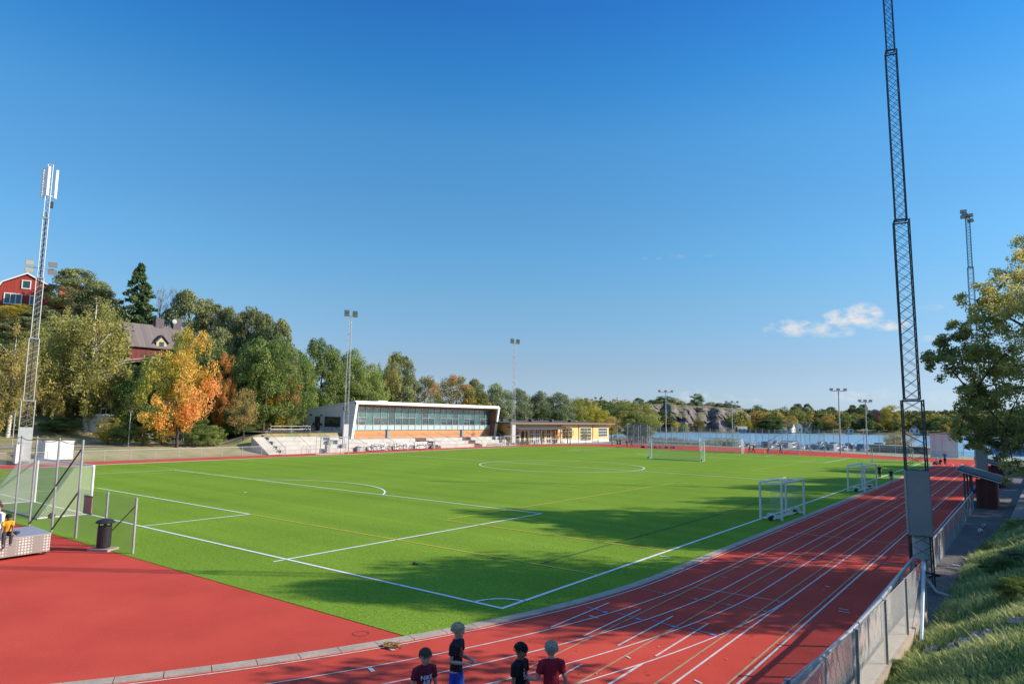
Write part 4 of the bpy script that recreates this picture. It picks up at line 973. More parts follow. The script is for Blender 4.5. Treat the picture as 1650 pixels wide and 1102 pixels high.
def far_z(x, y):
    dx, dy = x - CAM[0], y - CAM[1]; az = math.atan2(dx, dy); r = math.hypot(dx, dy); q = r - np.interp(az, azs, SHORE)
    pr = np.interp(az, azs, PROF[0]); return -1.9 + float(np.interp(q, [0, 3, 40, 120, 300, 700], [0, .9, 2.0, 6.0, 10.0, 12.0])) * pr / 9
def rock_mat():
    m, t, N, b = nodes_mat('granite_cliff')
    n = noise_node(t, N, .18, 9, .65, vscale=(1, 1, .6)); r = ramp(N, [(.3, (.06, .052, .052)), (.5, (.17, .14, .135)), (.68, (.30, .25, .23))]); t.links.new(n.outputs[0], r.inputs[0])
    g = N('ShaderNodeNewGeometry'); sp = N('ShaderNodeSeparateXYZ'); t.links.new(g.outputs['Normal'], sp.inputs[0]); mr = N('ShaderNodeMapRange'); mr.inputs['From Min'].default_value = .72; mr.inputs['From Max'].default_value = .92; t.links.new(sp.outputs[2], mr.inputs[0])
    n4 = noise_node(t, N, .12, 5, .6); r4 = ramp(N, [(.35, (.10, .12, .04)), (.55, (.20, .17, .08)), (.7, (.25, .22, .18))]); t.links.new(n4.outputs[0], r4.inputs[0])
    mx = N('ShaderNodeMix', data_type='RGBA'); t.links.new(mr.outputs[0], mx.inputs[0]); t.links.new(r.outputs[0], mx.inputs[6]); t.links.new(r4.outputs[0], mx.inputs[7])
    t.links.new(mx.outputs[2], b.inputs['Base Color']); b.inputs['Roughness'].default_value = .95
    n2 = noise_node(t, N, .35, 8, .7); bp = N('ShaderNodeBump'); bp.inputs['Strength'].default_value = 1; bp.inputs['Distance'].default_value = 1.5
    t.links.new(n2.outputs[0], bp.inputs['Height']); t.links.new(bp.outputs[0], b.inputs['Normal']); return m
from mathutils import noise as mnoise
def rocky_hill():
    """a granite knoll with a cliff towards the bay"""
    nu, nv = 220, 70; V = np.zeros((nv, nu, 3))
    for i in range(nu):
        px = 1000 + 250 * i / (nu - 1)
        d = ray(px, 690); d = d[:2] / np.linalg.norm(d[:2]); r0 = float(np.interp(math.atan2(d[0], d[1]), azs, SHORE)) + 12
        top = np.interp(px, [1000, 1030, 1055, 1075, 1130, 1165, 1195, 1225, 1250], [664, 660, 655, 654, 657, 659, 664, 676, 690])
        hz = (680 - top) / F_PX * (r0 + 40) + 5.5
        for j in range(nv):
            t = j / (nv - 1)
            if t < .5: u = t / .5; rr = r0 + 26 * u ** 1.2; z = -1 + (hz * .93 + 1) * (u ** .8)
            else: u = (t - .5) / .5; rr = r0 + 26 + 90 * u; z = hz * (.93 + .12 * math.sin(u * 2.6))
            x, y = CAM[0] + d[0] * rr, CAM[1] + d[1] * rr
            nz_ = mnoise.fractal(Vector((x * .045, y * .045, z * .06)), .9, 2.1, 6); vz = mnoise.voronoi(Vector((x * .09, y * .09, z * .13)))[0][0]
            k = min(1, t * 6)
            n2_ = mnoise.fractal(Vector((x * .16, y * .16, z * .22)), .8, 2.1, 5); rr += (nz_ * 3 + vz * 5 + n2_ * 5 - 3) * k * (1 if t < .6 else .3); z += (nz_ * 1.2 + (vz - .4) * 1.6 + n2_ * 1.0) * k
            V[j, i] = (CAM[0] + d[0] * rr, CAM[1] + d[1] * rr, z)
    o = grid_obj('rocky_hill', V[..., 0], V[..., 1], V[..., 2], rock_mat(), smooth=False)
    return tag(o, kind='structure'), V
RH, RHV = rocky_hill()
def far_wood():
    """the wooded far shore: one mass of crowns"""
    rng = np.random.default_rng(5); C_ = []; Rr = []; T = []
    def add(px0, px1, n, q0, q1, hs, tmid, base=0):
        for _ in range(n):
            px = px0 + (px1 - px0) * rng.random(); q = q0 + (q1 - q0) * rng.random()
            d = ray(px, 690); d = d[:2] / np.linalg.norm(d[:2]); r = float(np.interp(math.atan2(d[0], d[1]), azs, SHORE)) + q
            x, y = CAM[0] + d[0] * r, CAM[1] + d[1] * r; z = far_z(x, y); h = hs * (.6 + .6 * rng.random())
            for c0, c1, qm, hm in ((1404, 1440, 112, 5.), (1197, 1216, 75, 5.), (1378, 1394, 60, 6.)):
                if c0 < px < c1 and q < qm: h = min(h, hm)
            h = h; w = h * (.28 + .18 * rng.random()); tm = np.clip(tmid + rng.normal() * .22, 0, 1)
            for _k in range(14):
                dd = unit(rng.normal(size=3)); dd[2] = abs(dd[2]) * 1.1 - .35
                C_.append((x + dd[0] * w * .8, y + dd[1] * w * .8, z + h * (.55 + .42 * dd[2]))); Rr.append(w * (.38 + .2 * rng.random())); T.append(np.clip(tm + rng.normal() * .07, 0, 1))
    add(930, 1075, 90, 5, 90, 13, .35); add(1180, 1300, 130, 8, 110, 12, .5); add(1290, 1660, 330, 10, 140, 10, .45); add(1180, 1680, 330, 130, 380, 10, .22); add(930, 1180, 80, 90, 250, 11, .25)
    C_, Rr, T = map(np.array, (C_, Rr, T))
    m = foliage('far_wood_leaves', [(0, (.035, .055, .025)), (.35, (.07, .095, .032)), (.6, (.16, .16, .045)), (.85, (.30, .21, .05)), (1, (.40, .17, .05))])
    V, Fc, ti = leaves(C_, Rr, T, 34, .62, rng, squash=.85, shell=.6, wild=.5)
    tag(arr_obj('far_wood', V, Fc, m, tint=ti), 'mixed autumn wood covering the far shore across the water', 'wood', kind='stuff')
far_wood()
RT_ = [(1055, 648, 26, 'dark', 'broadleaf_tree', 'round dark tree at the left end of the rocky hilltop'), (1072, 639, 34, 'dark', 'broadleaf_tree', 'wide dark tree on the hilltop just left of the thin pale pole'), (1030, 641, 16, 'pine', 'pine_tree', 'small pine on the left shoulder of the rocky hill'),
       (1022, 648, 14, 'pine', 'pine_tree', 'lowest small pine left of the rocky hill'), (1040, 648, 14, 'pine', 'pine_tree', 'small pine between the left shoulder and the hilltop'), (1090, 642, 22, 'olive', 'broadleaf_tree', 'olive tree on the hilltop right of the wide dark tree'),
       (1112, 652, 12, 'pine', 'pine_tree', 'tiny pine on the bare middle of the hilltop'), (1124, 636, 24, 'dark', 'broadleaf_tree', 'round dark tree standing alone at the hill summit'), (1147, 648, 18, 'olive', 'broadleaf_tree', 'olive bush-like tree right of the lone summit tree'),
       (1162, 650, 18, 'dark', 'broadleaf_tree', 'dark tree on the right slope of the rocky hill'), (1174, 648, 14, 'pine', 'pine_tree', 'small pine on the right slope beside the tall light pole'), (1186, 652, 16, 'pine', 'pine_tree', 'pine at the right foot of the hilltop above the white villa'),
       (1100, 648, 14, 'olive', 'broadleaf_tree', 'low olive tree left of the bare middle of the hilltop')]
for px, top, w, k, nm, lab in RT_:
    i = int((px - 1000) / 250 * 219); v = RHV[40, min(219, max(0, i))]
    h = max(3.0, zat(top, v[0], v[1]) - v[2] + .8); dep = float((v - CAM) @ FW); plant(k, nm, v[0], v[1], v[2] - .8, h, w / F_PX * dep, lab, 'tree', 'trees on the rocky hill')
for px, q, top, w, k, nm, lab in [(1088, 8, 676, 14, 'yellow', 'bush', 'yellow bush at the foot of the cliff, left of the rust-red one'), (1125, 6, 676, 26, 'mixed', 'bush', 'rust-red bush at the foot of the cliff'), (1103, 7, 682, 14, 'light', 'bush', 'small green bush at the cliff foot'), (1195, 12, 664, 26, 'orange', 'broadleaf_tree', 'orange tree right of the cliff above the blue boathouse'),
                          (1205, 8, 680, 24, 'yellow', 'bush', 'yellow shrub on the far bank right of the cliff'), (1245, 6, 672, 44, 'dark', 'broadleaf_tree', 'dark rounded tree on the far bank left of the white cottage'), (1222, 50, 650, 40, 'dark', 'broadleaf_tree', 'tall dark tree beside the white villa roof'),
                          (1265, 10, 672, 30, 'brown', 'broadleaf_tree', 'tan rounded tree next to the white cottage'), (1330, 14, 672, 30, 'mixed', 'broadleaf_tree', 'rusty rounded tree right of the white cottage'), (1392, 150, 651, 20, 'pine', 'pine_tree', 'dark pine on the far skyline beside the short floodlight pole'),
                          (1375, 160, 652, 16, 'pine', 'pine_tree', 'dark round pine on the far skyline between the two floodlight poles'), (1340, 170, 655, 22, 'pine', 'pine_tree', 'dark pine on the far skyline left of the tall floodlight pole'), (1286, 180, 650, 22, 'pine', 'pine_tree', 'dark pine on the far skyline above the white cottage'), (1302, 175, 650, 18, 'pine', 'pine_tree', 'second dark pine on the far skyline above the white cottage'),
                          (1440, 30, 655, 40, 'yellow', 'broadleaf_tree', 'yellow-green tree on the far shore left of the near lattice mast')]:
    d = ray(px, 690); d2 = d[:2] / np.linalg.norm(d[:2]); r = float(np.interp(math.atan2(d2[0], d2[1]), azs, SHORE)) + q; x, y = CAM[0] + d2[0] * r, CAM[1] + d2[1] * r; z = far_z(x, y)
    plant(k, nm, x, y, z - .3, max(3, zat(top, x, y) - z), w / F_PX * (r * .93), lab, 'bush' if nm == 'bush' else 'tree', 'trees and bushes along the far shore')
def small_house(px, q, w, dpt, hw, hr, wallm, roofm, label, rot=0., name='cottage', cat='house', wins=2):
    d = ray(px, 690); d2 = d[:2] / np.linalg.norm(d[:2]); r = float(np.interp(math.atan2(d2[0], d2[1]), azs, SHORE)) + q; x, y = CAM[0] + d2[0] * r, CAM[1] + d2[1] * r; z = far_z(x, y)
    o = empty(name, (x, y, z - .3), math.atan2(-d2[0], d2[1]) + rot); tag(o, label, cat, 'houses on the far shore')
    MB().prism([(-w / 2, 0), (-w / 2, hw), (0, hw + hr), (w / 2, hw), (w / 2, 0)], 'y', -dpt / 2, dpt / 2).build('wall', wallm, o)
    MB().prism([(-w / 2 - .5, hw - .3), (0, hw + hr + .1), (w / 2 + .5, hw - .3), (w / 2 + .5, hw), (0, hw + hr + .5), (-w / 2 - .5, hw)], 'y', -dpt / 2 - .5, dpt / 2 + .4).build('roof', roofm, o)
    for i in range(wins):
        xx = -w / 2 + w * (i + .5) / wins; MB().box(xx - .6, xx + .6, -dpt / 2 - .06, -dpt / 2, 1.0, 2.6).build('window', M_GLASS, o); MB().box(-w / 2 - .06, -w / 2, -dpt / 2 + dpt * (i + .3) / wins, -dpt / 2 + dpt * (i + .3) / wins + 1.2, 1.0, 2.6).build('window', M_GLASS, o)
    return o
DR = mat('dark_tile', (.06, .065, .07), .8)
small_house(1268, 12, 13, 8, 3.2, 3.4, mat('cream_plaster', (.6, .6, .55), .8), DR, 'white cottage with dark green roof on the far bank, its long side to the water', rot=R(80))
small_house(1285, 10, 6, 7, 4.4, 3.4, M_WHITE, DR, 'white gabled cottage on the far bank, right next to the dark green roof')
small_house(1297, 14, 9, 8, 3.6, 2.6, mat('cream_plaster', (.6, .6, .55), .8), mat('brown_tile', (.25, .17, .13), .8), 'cream cottage with brown roof just right of the white gabled cottage', rot=R(60))
small_house(1319, 20, 6, 7, 3.6, 3.4, mat('grey_plaster', (.4, .42, .44), .8), DR, 'grey gabled cottage half hidden in bushes on the far bank')
small_house(1207, 60, 10, 9, 5.0, 4.0, M_WHITE, DR, 'white villa with dark roof right of the rocky hill', rot=R(20))
small_house(1199, 80, 10, 10, 7.0, 4.0, mat('grey_plaster', (.4, .42, .44), .8), DR, 'dark-roofed house directly behind the white villa', rot=R(70))
small_house(1430, 95, 10, 10, 9, 5.5, mat('salmon_plaster', (.55, .22, .14), .8), DR, 'tall salmon-coloured gabled house on the far hillside', wins=2)
small_house(1411, 110, 8, 8, 10, 2, mat('salmon_plaster', (.55, .22, .14), .8), mat('white_tile', (.5, .5, .5), .8), 'salmon-coloured house with pale flat roof left of the tall gabled one')
small_house(1386, 55, 14, 9, 5.0, 2.5, mat('grey_plaster', (.4, .42, .44), .8), DR, 'grey villa with white posts on the hillside between the two floodlight poles', rot=R(40))
small_house(1473, 14, 6, 6, 3.0, 2.6, M_WHITE, mat('red_tile', (.40, .07, .05), .8), 'small white boathouse with red roof seen through the near lattice mast', name='boathouse')
small_house(1259, 4, 6, 5, 2.0, 1.2, mat('pale_blue_boards', (.35, .50, .60), .8), M_LGREY, 'pale blue boathouse on the water left of the white cottage', rot=R(90), name='boathouse')
small_house(1196, 3, 8, 5, 2.2, 1.2, mat('blue_boards', (.15, .32, .50), .8), M_LGREY, 'blue boathouse at the foot of the rocky hill', rot=R(90), name='boathouse')
small_house(1368, 4, 5, 4, 2.0, 1.0, mat('pale_blue_boards', (.35, .50, .60), .8), M_LGREY, 'pale boathouse at the water right of the tall floodlight pole', name='boathouse')

# ------------------------------------------------------------------ lattice masts
def lattice(root, z0, z1, w, m, nb, leg=.03, br=.012, name='lattice_section', offset=0.):
    mb = MB(); h = w / 2
    cs = [(-h, -h), (h, -h), (h, h), (-h, h)]
    for x, y in cs: mb.tube([(x, y, z0), (x, y, z1)], leg, 5)
    for k in range(4):
        a, b = cs[k], cs[(k + 1) % 4]
        for i in range(nb):
            za, zb = z0 + (z1 - z0) * i / nb, z0 + (z1 - z0) * (i + 1) / nb
            p, q = (a, b) if i % 2 == 0 else (b, a)
            mb.tube([(*p, za), (*q, zb)], br, 3, cap=False)
            if k in (0, 2): mb.tube([(*q, za), (*p, zb)], br, 3, cap=False)
        mb.tube([(*a, z0), (*b, z0)], br * 2, 4); mb.tube([(*a, z1 - .03), (*b, z1 - .03)], br * 3, 4)
    return mb.build(name, m, root)
def flood(root, x, y, z, rz, m=M_STEELD, s=1.):
    b = MB(); ca, sa = math.cos(rz), math.sin(rz)
    M = Matrix.Rotation(rz, 3, 'Z') @ Matrix.Rotation(R(-25), 3, 'X')
    q = [(-.38, .0, -.26), (.38, .0, -.26), (.38, .0, .26), (-.38, .0, .26), (-.26, -.26, -.16), (.26, -.26, -.16), (.26, -.26, .16), (-.26, -.26, .16)]
    b.add([M @ Vector([c * s for c in v]) + Vector((x, y, z)) for v in q], [(0, 1, 2, 3), (7, 6, 5, 4), (0, 4, 5, 1), (1, 5, 6, 2), (2, 6, 7, 3), (3, 7, 4, 0)])
    o = b.build('floodlight', m, root)
    g = MB(); g.add([M @ Vector([c * s for c in v]) + Vector((x, y, z)) for v in [(-.35, .012, -.23), (.35, .012, -.23), (.35, .012, .23), (-.35, .012, .23)]], [(0, 1, 2, 3)]); g.build('lamp_glass', mat('lamp_lens', (.5, .5, .48), .2), o)
    return o
def big_mast(x, y, H, m, label, dark=True, panel=(1.75, 3.8), w0=.68, nm='lattice_mast', cable=True):
    r = empty(nm, (x, y, 0), R(12) if dark else R(72)); tag(r, label, 'light mast')
    w = w0; z = 0.; i = 0
    while z < min(H, 24) - .1:
        z2 = min(z + 6.1, H); lattice(r, z + (.0 if i == 0 else .02), z2, w, m, 17 if dark else 11, leg=(.026 if dark else .052) - .003 * i, br=.009 if dark else .022); z = z2; w *= .75; i += 1
    pm = M_GREY if dark else M_LGREY
    p = MB()
    h = w0 / 2 + .035
    for q in range(4):
        a = q * math.pi / 2; p.cbox((math.cos(a) * h, math.sin(a) * h, (panel[0] + panel[1]) / 2), (.02 if q % 2 == 0 else 2 * h - .03, 2 * h - .03 if q % 2 == 0 else .02, panel[1] - panel[0]))
    p.build('climb_guard', pm, r)
    return r, z, w
m1, zt, wt = big_mast(9.0, 10.6, 24.2, M_STEELD, 'dark lattice floodlight mast rising past the top of the picture beside the running track', w0=.60)
from mathutils import Quaternion
m1.rotation_euler = (Quaternion(Vector((.6, -.8, 0)), R(.85)).to_matrix() @ Matrix.Rotation(R(12), 3, 'Z')).to_euler()
for i, (dx, dz) in enumerate(((-.7, 0), (.7, 0), (-.7, .6), (.7, .6))): flood(m1, dx, .25, 23.9 + dz, R(30))
b = MB(); b.lathe((0, 0, .95), [(.2, 0), (.24, .05), (.24, .7), (.2, .75)], 14); b.build('ballast_box', M_LGREY, m1)
b = MB(); b.tube([(-.3, -.3, 1.5), (-.33, -.35, .9), (.1, -.45, .62), (.45, -.3, .55), (.2, -.1, .45), (-.1, .1, .2)], .03, 5); b.build('cable', M_RUBBER, m1)
b = MB(); b.tube([(.12, -.2, .8), (.1, -.25, .4), (.3, -.6, .1), (.8, -.95, .03), (1.0, -1.3, .02)], .045, 6); b.build('conduit', mat('grey_conduit', (.4, .4, .36), .7), m1)
m2, zt, wt = big_mast(8.9, 51.5, 22.6, M_STEELD, 'dark lattice floodlight mast standing behind the big tree at the right', panel=(1.75, 3.6))
for i, (dx, dy, dz, a) in enumerate(((-.45, 0, .5, 50), (.3, 0, .0, 20), (-.45, 0, -.1, 50), (.35, .2, -.55, 20), (-.3, .2, .15, 70))): flood(m2, dx * .6, dy * .5, 22.7 + dz * .75, R(a + 130), s=.62)
LM, zt, wt = big_mast(-66.3, 9.9, 24.4, M_STEEL, 'tall pale lattice mast with floodlights and white antennas at the far left of the pitch', dark=False, panel=(-.1 + .4, 3.5), w0=1.1, nm='antenna_mast')
lattice(LM, 24.5, 30.0, .42, M_STEEL, 10, leg=.04, br=.018)
cb = MB(); cb.tube([(0, 0, 3.5), (0.02, 0, 25)], .07, 5); cb.build('cable_ladder', M_STEELD, LM)
for sx in (-1, 1):
    MB().tube([(0, 0, 19.3), (sx * 1.05, 0, 19.3)], .05, 5).build('crossarm', M_STEEL, LM)
    for dz in (-.35, .4): flood(LM, sx * .95, -.3, 19.3 + dz, R(180 - sx * 12), M_STEEL, 1.0)
for k, a in enumerate((R(20), R(140), R(-100))):
    MB().tube([(math.cos(a) * .62, math.sin(a) * .62, 26.6), (math.cos(a) * .62, math.sin(a) * .62, 29.6)], .17, 8).build('antenna_panel', M_WHITE, LM)
    MB().tube([(0, 0, 26.8), (math.cos(a) * .62, math.sin(a) * .62, 26.8)], .03, 4).build('antenna_bracket', M_STEEL, LM)
MB().cbox((.35, .1, 25.9), (.35, .35, .6)).build('radio_box', M_STEELD, LM)
def slim_mast(x, y, H, label):
    r = empty('lattice_mast', (x, y, 0), R(62)); tag(r, label, 'light mast', 'slim light masts along the clubhouse side')
    for i, (a, b, w) in enumerate(((0, 6, .62), (6, 12, .48), (12, 17, .38), (17, H - .5, .30))): lattice(r, a, b, w, M_STEEL, 10, leg=.022, br=.010)
    MB().cbox((0, 0, 2.2), (.7, .7, 3.4)).build('climb_guard', M_WHITE, r)
    MB().tube([(-.7, 0, H - .5), (.7, 0, H - .5)], .05, 5).build('crossarm', M_STEEL, r)
    for dx, dz in ((-.6, .1), (.6, .05), (-.6, -.35), (.6, -.4)): flood(r, dx, -.2, H - .1 + dz, R(160), s=.95)
slim_mast(-66.6, 49.6, 20.2, 'slim grey light mast in front of the left end of the clubhouse')
slim_mast(-66.8, 90.3, 20.2, 'slim grey light mast between the clubhouse and the yellow building')
def t_pole(px, dep, top, label, w=1.6, n=3, r0=.11):
    p = D(px, 690, dep); x, y = p[0], p[1]; z = float(terr(x, y)); H = zat(top, x, y)
    r = empty('floodlight_pole', (x, y, z), R(33)); tag(r, label, 'floodlight pole', 'floodlight poles beyond the far bend')
    H -= z
    MB().tube([(0, 0, 0), (0, 0, H)], r0, 8, r2=r0 * .6).build('pole', M_STEEL, r); MB().tube([(-w, 0, H), (w, 0, H)], .07, 6).build('crossarm', M_STEEL, r)
    for k in range(n): flood(r, -w * .85 + 1.7 * w * k / (n - 1), .1, H + .28, R(160), s=.75)
t_pole(1073, 150, 632, 'thin floodlight pole in front of the rocky cliff'); t_pole(1180, 165, 649, 'thinnest floodlight pole, at the right end of the cliff')
t_pole(1353, 117, 630, 'tall T-shaped floodlight pole in front of the marina, nearer of the two', 1.35, r0=.14); t_pole(1396, 121, 648, 'shorter T-shaped floodlight pole in front of the marina, right of the taller one', 1.1, r0=.12)

# ------------------------------------------------------------------ fences
def fence(name, pts, h, step, label, m_net, post=.03, rail=True, net=True, postm=None, group=None, braces=(), z=0., top_rail_r=.025, cat='fence', rounded=True):
    r = empty(name, (pts[0][0], pts[0][1], z)); tag(r, label, cat, group); ox, oy = pts[0]
    postm = postm or M_STEEL
    P = [Vector((a - ox, b - oy, 0)) for a, b in pts]; nb = MB(); rb_ = MB()
    for a, b in zip(P[:-1], P[1:]):
        L = (b - a).length; n = max(1, round(L / step)); up = Vector((0, 0, h))
        for i in range(n):
            q = a + (b - a) * i / n; MB().tube([q, q + Vector((0, 0, h + .02))], post, 6).build('post', postm, r)
        if rail: rb_.tube([a + up, b + up], top_rail_r, 6)
        if net: nb.net(a + Vector((0, 0, .03)), b + Vector((0, 0, .03)), b + up * .985, a + up * .985)
    MB().tube([P[-1], P[-1] + Vector((0, 0, h))], post, 6).build('post', postm, r)
    if rail: rb_.build('top_rail', M_STEEL, r)
    if net: nb.build('wire_mesh', m_net, r)
    for a, b in braces: MB().tube([Vector(a) - Vector((ox, oy, 0)), Vector(b) - Vector((ox, oy, 0))], .022, 5).build('brace', M_STEELD, r)
    return r
fence('track_fence', [(-66.0, -12), (-66.0, 38.4)], 1.08, 2.6, 'low mesh fence with steel rail below the grassy bank along the far left track', M_MESHF)
fence('track_fence', [(-65.3, 38.8), (-65.3, 52), (-65.9, 60)], 1.1, 3.0, 'thin steel rail in front of the four-tier grandstand', M_MESHF, net=False)
fence('track_fence', [(-67.9, 92.5), (-67.2, 98), (-64.5, 109), (-61.5, 116), (-57, 120.5), (-50, 124), (-38, 126), (-25, 124.3), (-14.5, 121.6), (-4, 115), (3.5, 115.6), (10, 116)], 1.1, 2.9, 'low steel fence following the outside of the far bend', M_MESHF, net=True)
# fence along the right side of the track
fence('path_fence', [(8.95, 12.1), (8.98, 20.4), (9.02, 28), (9.0, 30), (9.0, 37.2)], 1.12, 2.3, 'mesh fence with bright top rail between track and path, from mast to nearer shelter', M_MESH, top_rail_r=.035)
def curved_rail():
    r = empty('track_rail', (8.85, 9.2, 0)); tag(r, 'low fence with a thick curved steel rail running from the near mast towards the viewer', 'fence')
    pts = [(0, .6), (.02, -2), (.06, -6), (.0, -9), (-.15, -12.8), (-.5, -18)]
    MB().tube([(x, y, 1.1) for x, y in pts], .045, 8).build('top_rail', M_STEEL, r); nb = MB()
    for a, b in zip(pts[:-1], pts[1:]): nb.net((*a, .03), (*b, .03), (*b, 1.07), (*a, 1.07))
    nb.build('wire_mesh', M_MESH, r)
    for x, y in pts + [(.04, -4), (.03, -7.5), (-.08, -11), (-.3, -15)]: MB().tube([(x, y, 0), (x, y, 1.08)], .03, 6).build('post', M_STEEL, r)
curved_rail()
fence('chain_link_fence', [(9.48, 6.5), (9.40, 3.6), (9.34, 1.0), (9.28, -1.7), (8.98, -5.0), (8.6, -9)], 1.6, 2.7, 'tall chain-link fence on a low concrete wall at the foot of the bank', M_MESH, post=.045, top_rail_r=.008)
w_ = MB(); wp = [(9.55, 6.3), (9.48, 3.6), (9.42, 1.0), (9.36, -1.7), (9.06, -5.0), (8.7, -9)]
for (a, b), (c, d) in zip(wp[:-1], wp[1:]): w_.prism([(a, b), (c, d), (c - .42, d - .02), (a - .42, b + .02)], 'z', -.1, .32)
tag(w_.build('retaining_wall', M_KERB), 'low concrete wall under the nearest chain-link fence', 'wall')
b = MB().tube([(9.5, 6.45, 1.55), (9.66, 3.7, .05)], .04, 6); o = b.build('fence_brace', mat('pale_blue_steel', (.42, .55, .68), .5, .3)); tag(o, 'pale blue slanting steel tube leaning at the end of the nearest chain-link fence', 'brace')
# the tall fence panels behind the left goal
def cage():
    P = [(-30.5, -3.4), (-26.3, -3.3), (-24.6, -3.25), (-22.2, -3.2), (-19.9, -3.15)]
    r = empty('ball_stop_fence', (-19.9, -3.15, 0)); tag(r, 'tall steel-post ball stop fence behind the big goal at the left', 'fence'); nb = MB()
    for x, y in P: MB().tube([(x + 19.9, y + 3.15, 0), (x + 19.9, y + 3.15, 4.03)], .045, 8).build('post', M_STEEL, r)
    q = [(x + 19.9, y + 3.15) for x, y in P]
    for a, b in zip(q[:-1], q[1:]): nb.net((*a, .05), (*b, .05), (*b, 3.72), (*a, 3.72))
    nb.build('wire_mesh', net_mat('cage_mesh', (.45, .48, .48), .08, .007), r)
    g = MB()
    for a, b in zip(q[:-1], q[1:]): g.tube([(a[0] + (b[0] - a[0]) * t, a[1] + (b[1] - a[1]) * t, 3.95 - .5 * t * (1 - t)) for t in np.linspace(0, 1, 8)], .02, 4)
    g.build('sagging_rope', mat('green_rope', (.12, .30, .24), .7), r)
    for a, b in (((-.02, 0, 3.7), (-4.7, -.1, .1)), ((-.02, 0, 1.9), (-2.3, -.05, .1))): MB().tube([a, b], .035, 6).build('brace', M_STEELD, r)
cage()
fence('ball_stop_fence', [(-19.85, -3.15), (-17.3, -3.12), (-14.95, -3.1)], 2.05, 4.9, 'shorter mesh fence beside the black litter bin', M_NETG, post=.05, rail=False, braces=[((-14.98, -3.1, 1.75), (-17.6, -3.12, .1))])
pn = empty('notice_board', (-19.2, -3.05, 1.1)); tag(pn, 'small blue and orange notice board hanging on the mesh beside the goal', 'notice board'); MB().box(-.38, .38, -.015, .015, 0, .62).build('board', mat('board_face', (.30, .17, .25), .6, c2=(.5, .25, .08), nscale=4), pn); MB().box(-.4, .4, -.02, .02, .62, .68).build('board_edge', M_STEELD, pn); MB().box(-.4, .4, -.02, .02, -.06, 0).build('board_edge', mat('blue_edge', (.02, .06, .3), .5), pn)
# tall fences at the far end
TF = []
def tall_run(x0, x1, y, h, step, label, braces=(), m_=M_MESHF):
    return fence('ball_stop_fence', [(x0, y), (x1, y)], h, step, label, m_, post=.055, rail=False, braces=braces)
tall_run(-51.5, -38, 103.4, 4.2, 2.2, 'tall ball stop fence at the far end, left section in front of the grey netting')
tall_run(-37.6, -26, 103.4, 3.95, 2.9, 'tall ball stop fence at the far end, middle section behind the mobile goal')
tall_run(-24.9, -14.1, 103.0, 4.05, 2.15, 'tall ball stop fence at the far end, right section in front of the marina', braces=[((-20, 103, 3.9), (-24.2, 103, 1.3)), ((-18, 103, 1.6), (-20.4, 103, .05))])
tall_run(-60, -40, 128.5, 3.8, 2.4, 'tall fence posts behind the far bend, left section'); tall_run(-39, -24, 128.5, 3.9, 2.4, 'tall fence posts behind the far bend, middle section'); tall_run(-23, 3, 127.5, 4.1, 2.5, 'tall fence posts behind the far bend, right section near the white sheet wall', braces=[((-10.5, 127.5, 4.0), (-15.5, 127.5, .6)), ((-10.3, 127.5, 4.0), (-5.0, 127.5, .6))])
cg = fence('court_cage', [(-61.3, 126.5), (-56.2, 126.5), (-58.4, 131), (-63.4, 131), (-61.3, 126.5)], 4.2, 1.7, 'dark netted court cage past the right end of the yellow building', net_mat('dark_court_net', (.16, .15, .13), .10, .028), post=.06)
# railing on the forecourt and gate
def zr(x, y): return float(terr(x, y)) + .06
def railing(pts, h, step, label, name='railing'):
    r = empty(name, (pts[0][0], pts[0][1], zr(*pts[0]))); tag(r, label, 'railing'); P = []
    for (a, b) in zip(pts[:-1], pts[1:]):
        n = max(1, round(math.dist(a, b) / step))
        for i in range(n): t = i / n; P.append((a[0] + (b[0] - a[0]) * t, a[1] + (b[1] - a[1]) * t))
    P.append(pts[-1]); z0 = zr(*pts[0]); Q = [(x - pts[0][0], y - pts[0][1], zr(x, y) - z0) for x, y in P]
    MB().tube([(x, y, z + h) for x, y, z in Q], .035, 6).build('top_rail', M_STEEL, r); MB().tube([(x, y, z + h * .5) for x, y, z in Q], .02, 5).build('mid_rail', M_STEEL, r)
    for x, y, z in Q: MB().tube([(x, y, z), (x, y, z + h)], .028, 5).build('post', M_STEEL, r)
railing([(-81, 33.5), (-83, 37), (-88, 41), (-91, 46)], 1.1, 1.9, 'steel railing rising along the ramp behind the four-tier grandstand')
railing([(-71.3, 40.5), (-71.3, 47)], .9, 3.2, 'low steel rail along the top edge of the four-tier grandstand')
gt = empty('swing_gate', (-80.5, 27.8, zr(-80.5, 27.8)), R(70)); tag(gt, 'small steel barrier gate with notice beside the path under the trees', 'gate')
b = MB()
for z in (.1, .55, 1.05): b.tube([(0, 0, z), (4.6, 0, z)], .035, 6)
for x in np.linspace(0, 4.6, 11): b.tube([(x, 0, .1), (x, 0, 1.05)], .02, 5)
b.build('gate_leaf', M_STEEL, gt)
for x in (-.1, 4.8, 5.6): MB().tube([(x, 0, 0), (x, 0, 1.3)], .07, 8).build('post', M_STEEL, gt)
MB().cbox((.9, -.06, .7), (.7, .03, .55)).build('notice', M_WHITE, gt)
# lamp posts
for px, dep, top, lab in ((207, 83, 664, 'slim lamp post on the grass left of the big orange maple'), (20, 76, 664, 'slim lamp post at the left edge left of the antenna mast')):
    p = D(px, 712, dep); z = float(terr(p[0], p[1])); r = empty('lamp_post', (p[0], p[1], z)); tag(r, lab, 'lamp post', 'lamp posts by the hillside path'); h = zat(top, p[0], p[1]) - z
    MB().tube([(0, 0, 0), (0, 0, h)], .055, 8).build('pole', M_STEEL, r); MB().lathe((0, 0, h), [(.05, 0), (.22, .04), (.24, .1), (.05, .18)], 12).build('lamp_head', M_STEEL, r)
